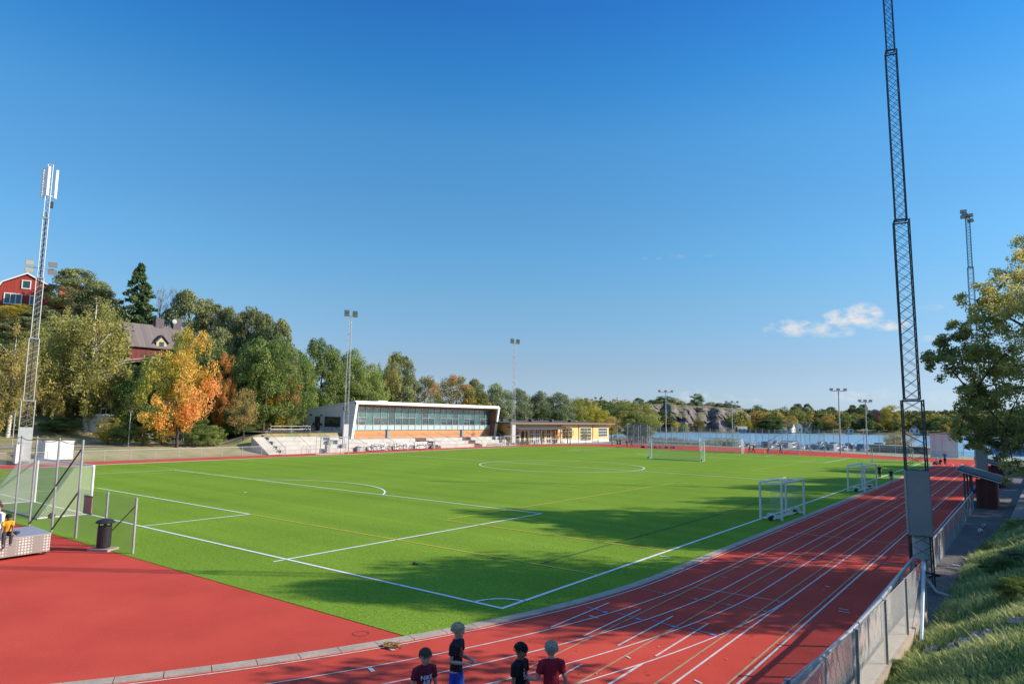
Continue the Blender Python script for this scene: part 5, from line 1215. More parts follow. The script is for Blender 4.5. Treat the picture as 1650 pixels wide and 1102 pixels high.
# white sheds near the antenna mast
r = empty('storage_cabinet', (-68.3, 13.4, 0)); tag(r, 'white steel storage cabinet beside the antenna mast', 'cabinet'); MB().box(-.9, .9, -1.3, 1.3, .15, 2.0).build('cabinet_body', M_WHITE, r); MB().box(-.95, .95, -1.36, 1.36, 2.0, 2.08).build('lid', M_WHITE, r); MB().box(-.7, .7, -1.1, 1.1, 0, .15).build('base', M_STEELD, r)
MB().box(.9, .93, -.02, .02, .2, 1.95).build('door_gap', M_STEELD, r)
r = empty('transmitter_cabinet', (-65.6, 9.2, 0)); tag(r, 'narrow white box standing at the foot of the antenna mast', 'cabinet'); MB().box(-.3, .3, -.25, .25, .05, 1.9).build('cabinet_body', M_WHITE, r); MB().box(-.34, .34, -.3, .3, 0, .1).build('base', M_STEELD, r)
MB().tube([(0, 0, 1.9), (0, 0, 2.1)], .05, 6).build('vent', M_STEELD, r)

# ------------------------------------------------------------------ shelters, seating steps, white sheet wall
def shelter(y0, L, label):
    r = empty('team_shelter', (8.75, y0, 0)); tag(r, label, 'team shelter', 'dark red team shelters beside the track')
    MB().box(.35, 1.42, 0, .08, 0, 1.85).build('side_wall', M_FALU, r); MB().box(.35, 1.42, L - .08, L, 0, 1.85).build('side_wall', M_FALU, r)
    MB().box(1.34, 1.42, .08, L - .08, 0, 1.8).build('back_wall', M_FALU, r)
    rf = MB().prism([(-.65, 2.40), (1.75, 1.72), (1.75, 1.80), (-.65, 2.50)], 'y', -.35, L + .35).build('roof', M_FELT, r)
    e = MB(); e.prism([(-.65, 2.36), (-.60, 2.34), (-.60, 2.52), (-.65, 2.53)], 'y', -.36, L + .36); e.prism([(-.6, 2.33), (1.76, 1.66), (1.76, 1.73), (-.6, 2.40)], 'y', -.42, -.36); e.build('roof_edge', M_LGREY, rf)
    for x, y in ((-.25, .05), (-.25, L - .1), (.15, .05), (-.25, L / 2)): MB().cbox((x, y, 1.1), (.1, .1, 2.2)).build('post', M_STEELD, r)
    b = MB(); b.box(.75, 1.2, .15, L - .15, .4, .48); b.build('bench', mat('blue_plastic', (.03, .10, .38), .5), r)
    b = MB(); b.box(.0, .3, .1, 1.2, .9, 1.15); b.build('blue_crate_shelf', mat('blue_plastic', (.03, .10, .38), .5), r)
shelter(38.6, 5.6, 'nearer dark red team shelter with grey sloping roof, at the end of the path fence'); shelter(57.6, 5.6, 'dark red team shelter half hidden under the big tree, farther one')
st = empty('seating_terrace', (10.6, 29, 0)); tag(st, 'grey concrete seating steps on the bank behind the shelters', 'terrace')
gl = layered('grey_terrace_concrete', [(.3, (.20, .19, .18)), (.7, (.28, .27, .25))], .6, .12, 10, .9, .3, 20)
for i in range(5):
    MB().prism([(.35 + i * 1.0, i * 2.0), (1.4 + i * 1.0, i * 2.0), (2.6 + i * 1.0, 50), (1.5 + i * 1.0, 50)], 'z', -.2, .36 * (i + 1)).build('step', gl, st)
r = empty('sheet_wall', (-.9, 117, 0), R(12)); tag(r, 'white corrugated sheet screen with wooden top edge beyond the far corner of the track', 'screen')
MB().box(0, 3.9, 0, .5, .05, 3.85).build('sheet', M_CORR, r); MB().box(-.05, 3.95, -.05, .55, 3.85, 4.0).build('top_edge', mat('weathered_wood', (.35, .25, .15), .8), r)
rr_ = MB()
for x in np.linspace(.1, 3.8, 18): rr_.box(x, x + .09, -.07, -.002, .06, 3.84)
rr_.build('rib', M_WHITE, r)

# ------------------------------------------------------------------ goals
def big_goal(x, y, w, h, face, label, deep=2.2, net=M_NETW, wheels=True):
    """goal mouth centred at x,y; face +1 mouth towards +y"""
    r = empty('football_goal', (x, y, 0), 0 if face > 0 else math.pi); tag(r, label, 'goal', 'full size football goals')
    for s in (-1, 1): MB().tube([(s * w / 2, 0, 0), (s * w / 2, 0, h)], .06, 10).build('post', M_WHITE, r)
    MB().tube([(-w / 2, 0, h), (w / 2, 0, h)], .06, 10).build('crossbar', M_WHITE, r)
    b = MB(); b.tube([(-w / 2, 0, .05), (-w / 2, -deep, .05), (w / 2, -deep, .05), (w / 2, 0, .05)], .045, 8)
    b.build('ground_frame', M_STEEL, r)
    for s in (-1, 1): MB().tube([(s * w / 2, 0, h), (s * w / 2, -.9, h - .05), (s * w / 2, -deep, .05)], .02, 6).build('net_support', M_STEEL, r)
    n = MB(); a = -w / 2; c = w / 2
    n.net((a, 0, h), (c, 0, h), (c, -.9, h - .1), (a, -.9, h - .1)); n.net((a, -.9, h - .1), (c, -.9, h - .1), (c, -deep, .05), (a, -deep, .05))
    for s in (a, c): n.net((s, 0, .05), (s, -.95, .05), (s, -.9, h - .1), (s, 0, h)); n.add([(s, -.95, .05), (s, -deep, .05), (s, -.9, h - .1)], [(0, 1, 2)], [((0, 0), (deep - .95, 0), (0, h))])
    n.build('net', net, r)
    if wheels:
        for s in (-1, 1): MB().tube([(s * w / 2 - .05, -deep * .75, .14), (s * w / 2 + .07, -deep * .75, .14)], .14, 12).build('wheel', M_RUBBER, r)
big_goal(-30.05, .0, 7.32, 2.44, 1, 'big white football goal with net at the left behind the ball stop fence', 2.3)
big_goal(-26.3, 73.3, 7.6, 2.44, 1, 'big mobile football goal standing alone on the far half of the pitch', 1.4, net_mat('thin_green_net', (.16, .30, .22), .12, .012))
big_goal(-30.05, 100.0, 7.32, 2.44, -1, 'big football goal on the far goal line in front of the red bend', 1.8)
def box_goal(x, y, rz, w, h, d, label):
    r = empty('small_goal', (x, y, 0), rz); tag(r, label, 'goal', 'small youth goals')
    for a, b in ((0, 0), (w, 0)): MB().tube([(a, b, 0), (a, b, h)], .06, 8).build('post', M_WHITE, r)
    MB().tube([(0, 0, h), (w, 0, h)], .06, 8).build('crossbar', M_WHITE, r)
    for a in (0, w):
        MB().tube([(a, 0, h), (a, -d, h - .05)], .035, 6).build('top_bar', M_WHITE, r); MB().tube([(a, 0, .12), (a, -.35, .12), (a, -.4, .35), (a, -.75, .35), (a, -.8, .12), (a, -d, .12)], .03, 6).build('side_bar', M_WHITE, r)
        MB().tube([(a - .04, -.55, .12), (a + .06, -.55, .12)], .12, 12).build('wheel', M_RUBBER, r)
    MB().tube([(0, -d, .1), (w, -d, .1)], .035, 6).build('rear_bar', M_WHITE, r)
    n = MB(); n.net((0, 0, h), (w, 0, h), (w, -d, h - .05), (0, -d, h - .05)); n.net((0, -d, h - .05), (w, -d, h - .05), (w, -d * 1.02, .1), (0, -d * 1.02, .1))
    for a in (0, w): n.net((a, 0, .1), (a, -d, .1), (a, -d, h - .05), (a, 0, h))
    n.build('net', mat_thin, r)
mat_thin = net_mat('thin_white_net', (.6, .62, .62), .12, .006)
box_goal(.08, 23.0, R(86), 4.0, 2.02, .62, 'nearest small white wheeled goal, on the pitch side of its pair'); 
box_goal(1.38, 26.9, R(-94), 3.6, 2.0, .62, 'near small white wheeled goal, on the track side of the nearest pair')
box_goal(.5, 43.9, R(86), 4.2, 2.02, .62, 'small white wheeled goal of the pair by the walking boys, on the pitch side'); box_goal(1.85, 48.0, R(-94), 3.6, 2.0, .62, 'small white wheeled goal of the pair by the walking boys, on the track side')
def mini_goal(x, y, rz, w, h, d, label):
    r = empty('youth_goal', (x, y, 0), rz); tag(r, label, 'goal', 'medium goals along the edge of the pitch')
    for s in (-1, 1): MB().tube([(s * w / 2, 0, 0), (s * w / 2, 0, h)], .06, 8).build('post', M_STEEL, r); MB().tube([(s * w / 2, 0, h), (s * w / 2, -d, h), (s * w / 2, -d, .06), (s * w / 2, 0, .06)], .035, 6).build('side_frame', M_STEEL, r)
    MB().tube([(-w / 2, 0, h), (w / 2, 0, h)], .06, 8).build('crossbar', M_STEEL, r); MB().tube([(-w / 2, -d, .06), (w / 2, -d, .06)], .035, 6).build('rear_bar', M_STEEL, r)
    n = MB(); n.net((-w / 2, -d, .06), (w / 2, -d, .06), (w / 2, -d, h), (-w / 2, -d, h)); n.build('net', mat_thin, r)
mini_goal(-61.4, 43.6, R(-90), 4.6, 2.3, .9, 'medium steel goal in front of the four-tier grandstand'); mini_goal(-65.0, 87.6, R(-90), 4.8, 1.9, .9, 'medium steel goal in front of the junction of clubhouse and yellow building')
mini_goal(-22, 108.6, R(180), 5, 2.1, .8, 'medium steel goal on the red bend in front of the marina'); mini_goal(-45, 106.5, R(180), 3.4, 1.9, .8, 'medium steel goal on the red bend near the group of children')
mini_goal(-50, 108.8, R(180), 2.4, 1.9, .8, 'small steel goal left of the group of children at the far bend'); mini_goal(-3.0, 92.0, R(200), 5, 2.1, 1.2, 'medium steel goal seen through the base of the near lattice mast')

# ------------------------------------------------------------------ litter bin, trunk box, balls
r = empty('litter_bin', (-16.45, -3.5, 0), R(30)); tag(r, 'black round litter bin with domed lid on a concrete slab beside the mesh fence', 'litter bin')
MB().lathe((0, 0, .1), [(.20, 0), (.24, .02), (.245, .1), (.245, .78), (.22, .8), (.2, .8)], 24).build('bin_body', M_BLACK, r)
MB().lathe((0, 0, 1.02), [(.33, 0), (.33, .04), (.27, .10), (.12, .15), (.02, .16)], 24).build('lid', M_BLACK, r)
for a in range(4): MB().tube([(.2 * math.cos(a * 1.57 + .5), .2 * math.sin(a * 1.57 + .5), .88), (.2 * math.cos(a * 1.57 + .5), .2 * math.sin(a * 1.57 + .5), 1.05)], .03, 5).build('lid_strut', M_BLACK, r)
MB().box(-.42, .42, -.32, .32, 0, .09).build('slab', M_KERB, r)
gx = empty('metal_trunk', (-17.05, -5.1, 0), R(0)); tag(gx, 'silver perforated metal trunk on castors that the boy in the yellow shirt sits on', 'trunk')
# corner at the right front; body runs away to the left
ang = math.atan2(-6.67 + 5.1, -16.9 + 17.05)  # along the front edge
e1 = Vector((.12, -1, 0)).normalized(); e2 = Vector((-1, -.12, 0)).normalized()
tb = MB()
def tp(a, b, z): q = e1 * a + e2 * b; return (q.x, q.y, z)
L1, L2, H1, H0 = 2.5, 1.35, .72, .12
tb.add([tp(0, 0, H0), tp(L1, 0, H0), tp(L1, L2, H0), tp(0, L2, H0), tp(0, 0, H1), tp(L1, 0, H1), tp(L1, L2, H1), tp(0, L2, H1)], [(0, 1, 2, 3), (0, 1, 5, 4), (1, 2, 6, 5), (2, 3, 7, 6), (3, 0, 4, 7)]); tb.build('trunk_body', M_ALU, gx)
lid = MB(); lid.add([tp(-.02, -.02, H1), tp(L1 + .02, -.02, H1), tp(L1 + .02, L2 + .02, H1 + .12), tp(-.02, L2 + .02, H1 + .12), tp(-.02, -.02, H1 + .05), tp(L1 + .02, -.02, H1 + .05), tp(L1 + .02, L2 + .02, H1 + .17), tp(-.02, L2 + .02, H1 + .17)], [(0, 1, 2, 3), (4, 5, 6, 7), (0, 1, 5, 4), (1, 2, 6, 5), (2, 3, 7, 6), (3, 0, 4, 7)])
lo = lid.build('lid', mat('lid_aluminium', (.36, .38, .42), .45, .4, noise=.1, nscale=3), gx); rb2 = MB()
for i in range(22):
    a = .02 + i * .115; rb2.add([tp(a, 0, H1 + .056), tp(a + .05, 0, H1 + .056), tp(a + .05, L2, H1 + .176), tp(a, L2, H1 + .176)], [(0, 1, 2, 3)])
rb2.build('lid_rib', mat('rib_aluminium', (.55, .56, .58), .4, .4), lo)
for a, b in ((.12, .12), (L1 - .1, .12), (.12, L2 - .1), (L1 - .1, L2 - .1)): q = tp(a, b, .06); MB().tube([(q[0] - .03, q[1], q[2]), (q[0] + .03, q[1], q[2])], .06, 10).build('castor', M_RUBBER, gx)
r = empty('jacket', (-17.4, -6.3, .86)); tag(r, 'dark jacket lying on the lid of the silver trunk', 'jacket')
jb = MB(); jb.ell((0, 0, 0), (.28, .2, .05), 12, 6); jb.ell((.12, .18, .02), (.2, .12, .05), 10, 6); jb.build('cloth', mat('dark_blue_cloth', (.04, .05, .08), .9, noise=.5, nscale=20, bump=1), r, smooth=True)
MB().tube([(.25, 0, 0), (.36, .05, -.05), (.38, .05, -.25)], .05, 6, r2=.03).build('sleeve', mat('grey_cloth', (.2, .2, .22), .9), r)
def ball(x, y, z, label, c=M_WHITE):
    r = empty('football', (x, y, z)); tag(r, label, 'ball', 'footballs on the path'); b = MB(); b.ell((0, 0, .11), (.11, .11, .11), 16, 10); b.build('ball_skin', c, r, smooth=True)
    p = MB()
    for q in ((0, 0, 1), (.8, .2, .5), (-.3, -.8, .5), (-.5, .7, .4), (.3, -.5, -.4)): v = Vector(q).normalized(); p.ell(Vector((0, 0, .11)) + v * .078, (.042, .042, .042), 8, 5)
    p.build('dark_patch', M_BLACK, r)
q = G(1580, 858); ball(q[0], q[1], 0, 'white football on the path, nearer of the two'); q = G(1582, 850); ball(q[0] + .1, q[1], 0, 'grey football on the path just behind the white one', M_LGREY)
q = G(1540, 911); b = MB(); b.cbox((0, 0, 0), (.22, .12, .02), .5); b.cbox((.1, .03, .0), (.1, .14, .012), .1); o = b.build('litter_paper', M_WHITE); o.location = (q[0], q[1], .02); tag(o, 'scrap of white paper on the asphalt path', 'litter')
q = G(205 * 0 + 668, 910); b = MB(); b.ell((0, 0, .05), (.1, .07, .05), 10, 6); b.ell((.12, .03, .04), (.06, .05, .03), 8, 5); o = b.build('dropped_glove', M_STEELD, smooth=True); o.location = (q[0], q[1], .01); tag(o, 'small dark object lying on the turf in the near penalty area', 'litter')

# ------------------------------------------------------------------ trees on the right bank
def big_tree():
    """the large tree whose crown fills the right edge"""
    rng = np.random.default_rng(21)
    base = D(1800, 690, 37); bx, by = base[0], base[1]; bz = float(terr(bx, by))
    r = empty('bank_tree', (bx, by, bz)); tag(r, 'large tree with thinning yellow-green leaves reaching in from the right edge', 'tree')
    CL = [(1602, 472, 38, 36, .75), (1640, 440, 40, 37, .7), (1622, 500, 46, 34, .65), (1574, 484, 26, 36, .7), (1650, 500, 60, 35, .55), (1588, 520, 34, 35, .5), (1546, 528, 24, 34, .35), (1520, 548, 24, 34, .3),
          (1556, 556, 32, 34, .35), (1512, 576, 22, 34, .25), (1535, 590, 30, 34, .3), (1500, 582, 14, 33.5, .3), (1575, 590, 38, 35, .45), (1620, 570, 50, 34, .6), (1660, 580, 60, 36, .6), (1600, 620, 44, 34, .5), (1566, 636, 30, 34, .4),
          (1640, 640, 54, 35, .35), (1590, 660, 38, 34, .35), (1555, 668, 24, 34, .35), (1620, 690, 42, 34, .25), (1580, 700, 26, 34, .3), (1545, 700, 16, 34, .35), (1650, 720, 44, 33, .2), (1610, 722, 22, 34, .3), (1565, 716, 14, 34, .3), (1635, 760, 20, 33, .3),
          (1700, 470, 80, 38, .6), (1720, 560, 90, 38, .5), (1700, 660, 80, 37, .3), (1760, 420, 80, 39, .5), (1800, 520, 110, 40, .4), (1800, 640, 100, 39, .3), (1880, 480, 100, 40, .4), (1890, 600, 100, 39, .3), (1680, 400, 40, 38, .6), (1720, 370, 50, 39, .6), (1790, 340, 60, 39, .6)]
    C_, Rr, T = [], [], []; tb = MB()
    org = Vector((bx, by, bz))
    for px, py, rp, dep, t in CL:
        c = D(px, py, dep); R0 = rp / F_PX * dep; n = max(5, int(rp / 2.4))
        for k in range(n):
            o = unit(rng.normal(size=3)) * R0 * (.25 + .75 * rng.random() ** .6); o[2] *= .9
            C_.append(c + o - np.array(org)); Rr.append(R0 * .17 + .16); T.append(np.clip(t + rng.normal() * .16 + o[2] / R0 * .1, 0, 1))  # tint lighter high up, darker low down: light and shade put into leaf colour
    C_, Rr, T = map(np.array, (C_, Rr, T))
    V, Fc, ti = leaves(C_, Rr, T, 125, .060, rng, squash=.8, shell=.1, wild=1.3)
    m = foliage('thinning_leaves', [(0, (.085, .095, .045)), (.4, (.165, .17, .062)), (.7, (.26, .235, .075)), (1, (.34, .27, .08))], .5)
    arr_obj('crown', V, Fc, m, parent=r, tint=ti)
    H = 15.
    fork = Vector((0, 0, 4.2)); tb.tube([(0, 0, -.5), (0, 0, .4), fork], [.42, .33, .28], 10)
    lead = [fork]
    hubs = [Vector(D(px, py, dep)) - org for px, py, rp, dep, t in CL]
    mains = [hubs[i] for i in (0, 3, 9, 16, 20, 27, 29, 31, 33, 34, 36)]
    for h in mains:
        mid = fork + (h - fork) * .45 + Vector((0, 0, .8)); tb.tube([fork, mid, h], [.17, .09, .03], 6, cap=False)
        lead.append(mid)
    for i, h in enumerate(hubs):
        s = min(mains + lead, key=lambda q: (q - h).length if (q - h).length > .3 else 99); tb.tube([s, s + (h - s) * .5 + Vector((0, 0, .12)), h], [.05, .035, .015], 5, cap=False)
    for i in range(0, len(C_), 3):
        c = Vector(C_[i]); s = min(hubs, key=lambda q: (q - c).length); tb.tube([s, c], [.018, .006], 3, cap=False)
    tb.build('trunk', M_BARK, r, smooth=True)
big_tree()
for x, y, h, w, k in [(22, -7, 12, 11, 'green'), (20.5, 0.9, 11.5, 8.4, 'green'), (21.5, 18.1, 15, 8.4, 'olive'), (21, 32, 14.5, 9, 'green'), (23, 36.5, 16, 9, 'dark'), (20.5, 47, 14, 8, 'olive'), (21.5, 60, 15, 9, 'green'), (22, 69, 14, 10, 'olive'), (22, 87, 14, 11, 'green'), (25, 99, 15, 12, 'dark'),
    (27, 4.6, 14, 8.0, 'olive'), (27, 23.2, 16, 6.5, 'green'), (28, 36.3, 17, 9, 'dark'), (28, 44, 16, 9, 'olive'), (28, 52, 17, 9, 'green'), (28, 65, 16, 9, 'olive'), (28, 74, 17, 9, 'green'), (28, 90, 16, 10, 'olive')]:
    SHN = globals().get('SHN', -1) + 1
    plant(k, 'bank_tree', x, y, float(terr(x, y)) - .2, h, w, f'leafy shade tree on the right bank, {["first", "second", "third", "fourth", "fifth", "sixth", "seventh", "eighth", "ninth", "tenth", "eleventh", "first", "second", "third", "fourth", "fifth", "sixth", "seventh", "eighth"][SHN]} from the viewer in the {"front" if SHN < 10 else "back"} row', 'tree', 'shade trees on the right bank')

# ------------------------------------------------------------------ grass and plants on the bank
def bank_grass():  # blades
    global FB
    rng = np.random.default_rng(3); n = 150000
    u = rng.random(n); y = -9 + 58 * u ** 1.9; x = foot(y) + .05 + rng.random(n) ** 1.15 * np.clip(16.5 - foot(y), 1, 6.0) 
    keep = (y < 24) | (rng.random(n) < .75)
    stones = ((x - STC[0]) ** 2 / 1.2 + (y - STC[1]) ** 2 / .45 < 1.0) & (rng.random(n) < .9); keep &= ~stones
    keep &= ~((y > 28) & (x > 10.85))
    x, y = x[keep], y[keep]; n = len(x); z = terr(x, y) + .0
    pn_ = np.sin(x * 2.1 + .7 * y) * np.sin(y * 1.3 - x * .8) + .5 * np.sin(x * 5.1) * np.sin(y * 4.3)
    hgt = (.07 + .09 * rng.random(n)) * (1 + .55 * np.clip(pn_, -.5, 1.2)); hgt *= np.where(x - foot(y) < .5, 1.25, 1)
    a = rng.random(n) * 2 * np.pi; lean = .6 + .8 * rng.random(n); w = (.006 + .006 * rng.random(n)) * (1 + .03 * np.clip(y + 9, 0, 40))
    wind = np.array([-.25, -.12]); stalk = rng.random(n) < .012; hgt = np.where(stalk, hgt * 1.7, hgt)
    dx = np.cos(a) * lean * hgt * .6 + wind[0] * hgt; dy = np.sin(a) * lean * hgt * .6 + wind[1] * hgt
    px, py = -np.sin(a) * w, np.cos(a) * w
    b0 = np.stack([x - px, y - py, z], 1); b1 = np.stack([x + px, y + py, z], 1)
    m0 = np.stack([x - px * .8 + dx * .35, y - py * .8 + dy * .35, z + hgt * .6], 1); m1 = np.stack([x + px * .8 + dx * .35, y + py * .8 + dy * .35, z + hgt * .6], 1)
    t0 = np.stack([x + dx - px * .1, y + dy - py * .1, z + hgt], 1); t1 = np.stack([x + dx + px * .1, y + dy + py * .1, z + hgt], 1)
    V = np.stack([b0, b1, m0, m1, t0, t1], 1).reshape(-1, 3); i = np.arange(n)[:, None] * 6
    Fc = np.concatenate([i + np.array([[0, 1, 3, 2]]), i + np.array([[2, 3, 5, 4]])], 0)
    ti = np.clip(np.where(stalk, .95, .42 + .22 * pn_ + rng.normal(size=n) * .24), 0, 1); ti = np.concatenate([ti, ti])
    FB = 3.2
    m = foliage('grass_blades', [(0, (.045, .075, .022)), (.5, (.115, .14, .055)), (.85, (.18, .185, .085)), (1, (.26, .23, .12))], .35)
    FB = 2.4
    tag(arr_obj('grass', V, Fc, m, tint=ti), 'long green grass on the bank at the right', 'grass', kind='stuff')
def at_bank(px, py):
    """where the sight line meets the bank surface"""
    d = ray(px, py) / F_PX
    for t in np.arange(3, 80, .05):
        p = CAM + d * t
        if p[2] < float(terr(p[0], p[1])): return p
    return p
STC = at_bank(1565, 1035)
bank_grass()
rng_s = np.random.default_rng(9); M_STONE = mat('grey_stone', (.26, .25, .26), .9, noise=.35, nscale=6, bump=.4)
for i in range(20):
    x = STC[0] + rng_s.normal() * .40; y = STC[1] + rng_s.normal() * .22; z = float(terr(x, y)) + .02; s = .06 + .08 * rng_s.random()
    b = MB(); b.ell((0, 0, 0), (s, s * .8, s * .6), 8, 5); b.v = [tuple(np.array(v) * (1 + .28 * rng_s.normal() * .6)) for v in b.v]
    o = b.build('stone', M_STONE); o.location = (x, y, z + s * .3); o.rotation_euler = (0, 0, i); tag(o, 'rough grey stone in the small heap on the grassy bank', 'stone', 'stones heaped on the bank')
for px, py, w, h, k, lab in [(1615, 925, 1.3, .55, 'dark', 'low dark weed clump on the bank left of the right picture edge'), (1640, 960, 1.2, .5, 'green', 'green weed clump on the bank above the stones'), (1640, 905, 1.0, .45, 'grey', 'grey-green weed clump high on the bank at the right edge'), (1600, 885, .9, .35, 'light', 'bright leafy plant where the bank meets the path'), (1640, 850, 1.2, .5, 'light', 'bright leafy plant at the right edge beside the concrete steps'), (1450, 1085, .9, .3, 'dark', 'dark grass tussock at the wall end of the chain-link fence')]:
    p = at_bank(px, py); plant(k, 'weed_clump', p[0], p[1], p[2] - .05, h, w, lab, 'plant', 'weeds on the bank')

# young trees by the yellow building, reeds by the water
for px, top, w, k, lab in [(869, 688, 26, 'olive', 'young olive-green tree in front of the yellow building doors'), (917, 684, 24, 'brown', 'young tree with thin yellow leaves left of the blue-paned gate window'), (947, 688, 17, 'brown', 'small round russet tree at the right half of the yellow building')]:
    p = G(px, 714.5); x, y = p[0], p[1]; plant(k, 'young_tree', x - .5, y, 0, zat(top, x, y), w / F_PX * float((p - CAM) @ FW), lab, 'tree', 'young trees before the yellow building')
ORD_ = 'first second third fourth fifth sixth seventh eighth ninth tenth eleventh'.split()
for i, px in enumerate((1008, 1030, 1064, 1082, 1100, 1118, 1136, 1152, 1170)):
    dep = 168; p = D(px, 690, dep); x, y = p[0], p[1]; plant('brown', 'shore_bush', x, y, -1.6, 2.6 + .6 * math.sin(px), 5.2, f'low brown bush behind the tall far fences, {ORD_[i]} from the left along the shore', 'bush', 'brown bushes along the near shore')
p = D(1450, 690, 155); plant('brown', 'shore_bush', p[0], p[1], -1.6, 6.2, 6.0, 'rusty bush by the water left of the near lattice mast', 'bush')
p = D(1420 + 20, 690, 158); plant('olive', 'shore_bush', p[0], p[1], -1.6, 5.0, 4.0, 'olive bush by the water right of the marina boats', 'bush')

# ------------------------------------------------------------------ boats
def make_boat(kind):
    r = empty('motor_boat', (0, 0, 0)); b = MB(); n = 9; L = 6.6; V = []; F = []
    for i in range(n):
        t = i / (n - 1); x = -L / 2 + L * t; hw = 1.15 * (1 - max(0, (t - .45) / .55) ** 2.2 * .97); zt = .75 + .35 * t * t; zk = -.25 + .5 * max(0, t - .7)
        V += [(x, -hw, zt), (x, -hw * .82, .1), (x, 0, zk), (x, hw * .82, .1), (x, hw, zt)]
    for i in range(n - 1):
        for j in range(4): a = i * 5 + j; F.append((a, a + 1, a + 6, a + 5))
        F.append((i * 5, i * 5 + 5, i * 5 + 9, i * 5 + 4))
    F.append((0, 1, 2, 3, 4)); b.add(V, F); b.build('hull', M_WHITE, r)
    s = MB(); s.tube([(V[i * 5][0], V[i * 5][1] * 1.01, V[i * 5][2] - .12) for i in range(n)] , .04, 4); s.tube([(V[i * 5 + 4][0], V[i * 5 + 4][1] * 1.01, V[i * 5 + 4][2] - .12) for i in range(n)], .04, 4); s.build('rub_rail', mat('navy_stripe', (.03, .05, .14), .5), r)
    c = MB(); hgt = 1.75 if kind != 1 else 1.45
    c.add([(-.6, -.85, .8), (1.9, -.6, .95), (1.9, .6, .95), (-.6, .85, .8), (-.5, -.7, hgt), (.7, -.55, hgt), (.7, .55, hgt), (-.5, .7, hgt)], [(0, 1, 5, 4), (1, 2, 6, 5), (2, 3, 7, 6), (3, 0, 4, 7), (4, 5, 6, 7)]); cb_ = c.build('cabin', M_WHITE, r)
    g = MB(); g.add([(1.78, -.5, 1.05), (1.78, .5, 1.05), (.78, .48, hgt - .05), (.78, -.48, hgt - .05)], [(0, 1, 2, 3)])
    for s_ in (-1, 1): g.add([(-.4, s_ * .86, 1.1), (1.4, s_ * .70, 1.15), (.7, s_ * .60, hgt - .1), (-.4, s_ * .75, hgt - .1)], [(0, 1, 2, 3)])
    g.build('windscreen', M_GLASS, cb_)
    if kind != 1:
        k = MB(); k.add([(-2.9, -.95, .85), (-.5, -.9, .85), (-.5, .9, .85), (-2.9, .95, .85), (-2.5, -.8, hgt + .1), (-.5, -.75, hgt + .12), (-.5, .75, hgt + .12), (-2.5, .8, hgt + .1)], [(0, 1, 5, 4), (1, 2, 6, 5), (2, 3, 7, 6), (3, 0, 4, 7), (4, 5, 6, 7)])
        k.build('canopy', [mat('navy_canvas', (.03, .04, .09), .9), None, mat('grey_canvas', (.30, .31, .33), .9), mat('teal_canvas', (.06, .18, .25), .9)][kind], r)
    m_ = MB(); m_.cbox((-3.4, 0, .7), (.4, .4, .9)); m_.build('outboard_motor', M_BLACK, r)
    if kind == 3: MB().tube([(-.4, -.75, .9), (-.5, -.75, 2.4), (-.5, .75, 2.4), (-.4, .75, .9)], .05, 5).build('radar_arch', M_WHITE, r)
    return r
BP = {}
COV = {0: 'navy canopy', 1: 'open cockpit', 2: 'grey canopy', 3: 'teal canopy'}
ORD = 'first second third fourth fifth sixth seventh eighth ninth tenth eleventh twelfth thirteenth fourteenth fifteenth sixteenth seventeenth'.split()
def boat_label(row, i, cov): return f'motor boat with {cov}, {ORD[i]} from the left in the {("nearer", "farther")[row]} marina row'
bn = 0
for row, dep, pxs in ((0, 168, range(1172, 1448, 17)), (1, 184, range(1186, 1440, 23))):
    for px in pxs:
        k = (bn * 7 + row * 3) % 4; bn += 1; p = D(px + 3 * math.sin(bn * 2.3), 690, dep + 1.5 * math.sin(bn))
        if k not in BP: o = BP[k] = make_boat(k)
        else: o = copy_tree(BP[k])
        o.location = (p[0], p[1], -1.6); o.rotation_euler = (0, 0, R(84 + 12 * math.sin(bn * 1.7) + (180 if bn % 3 == 0 else 0))); sc = .9 + .22 * ((bn * 37) % 10) / 10; o.scale = (sc, sc, sc)
        bl_ = boat_label(row, (px - (1172, 1186)[row]) // (17, 23)[row], COV[k])
        wh = 'left' if px < 1265 else 'middle' if px < 1345 else 'right'
        tag(o, bl_, 'boat', 'motor boats moored in the marina')
j = empty('jetty', tuple(D(1300, 690, 176)[:2]) + (-1.6,), R(-33 + 90 - 90)); tag(j, 'long wooden jetty between the two rows of motor boats', 'jetty')
MB().box(-26, 22, -.8, .8, .45, .6).build('deck', mat('jetty_wood', (.25, .21, .17), .9, noise=.2, nscale=3), j)
for x in range(-25, 23, 6): MB().tube([(x, .7, -1.2), (x, .7, 1.2)], .12, 6).build('pile', M_BARK, j)
p = D(1452, 690, 150); j = empty('boat_shed', (p[0], p[1], -1.5), R(-20)); tag(j, 'long brown flat-roofed boat shed at the water right of the boats', 'boat shed'); MB().box(-6, 6, -2, 2, 0, 2.0).build('wall', mat('brown_boards', (.10, .06, .04), .9), j); MB().box(-6.4, 6.4, -2.4, 2.4, 2.0, 2.25).build('roof', mat('tan_roof', (.45, .38, .28), .9), j)
p = D(1636, 690, 118); j = empty('covered_boat', (p[0], p[1], 0), R(20)); tag(j, 'boat under a bright blue tarpaulin at the right edge beyond the farther shelter', 'covered boat')
MB().prism([(-1.4, .5), (-1.3, 1.7), (0, 2.5), (1.3, 1.7), (1.4, .5)], 'x', -3.5, 3.5).build('tarpaulin', mat('blue_tarpaulin', (.03, .16, .50), .6, noise=.2, nscale=2), j); MB().box(-3, 3, -.8, .8, .2, .7).build('hull', M_WHITE, j)

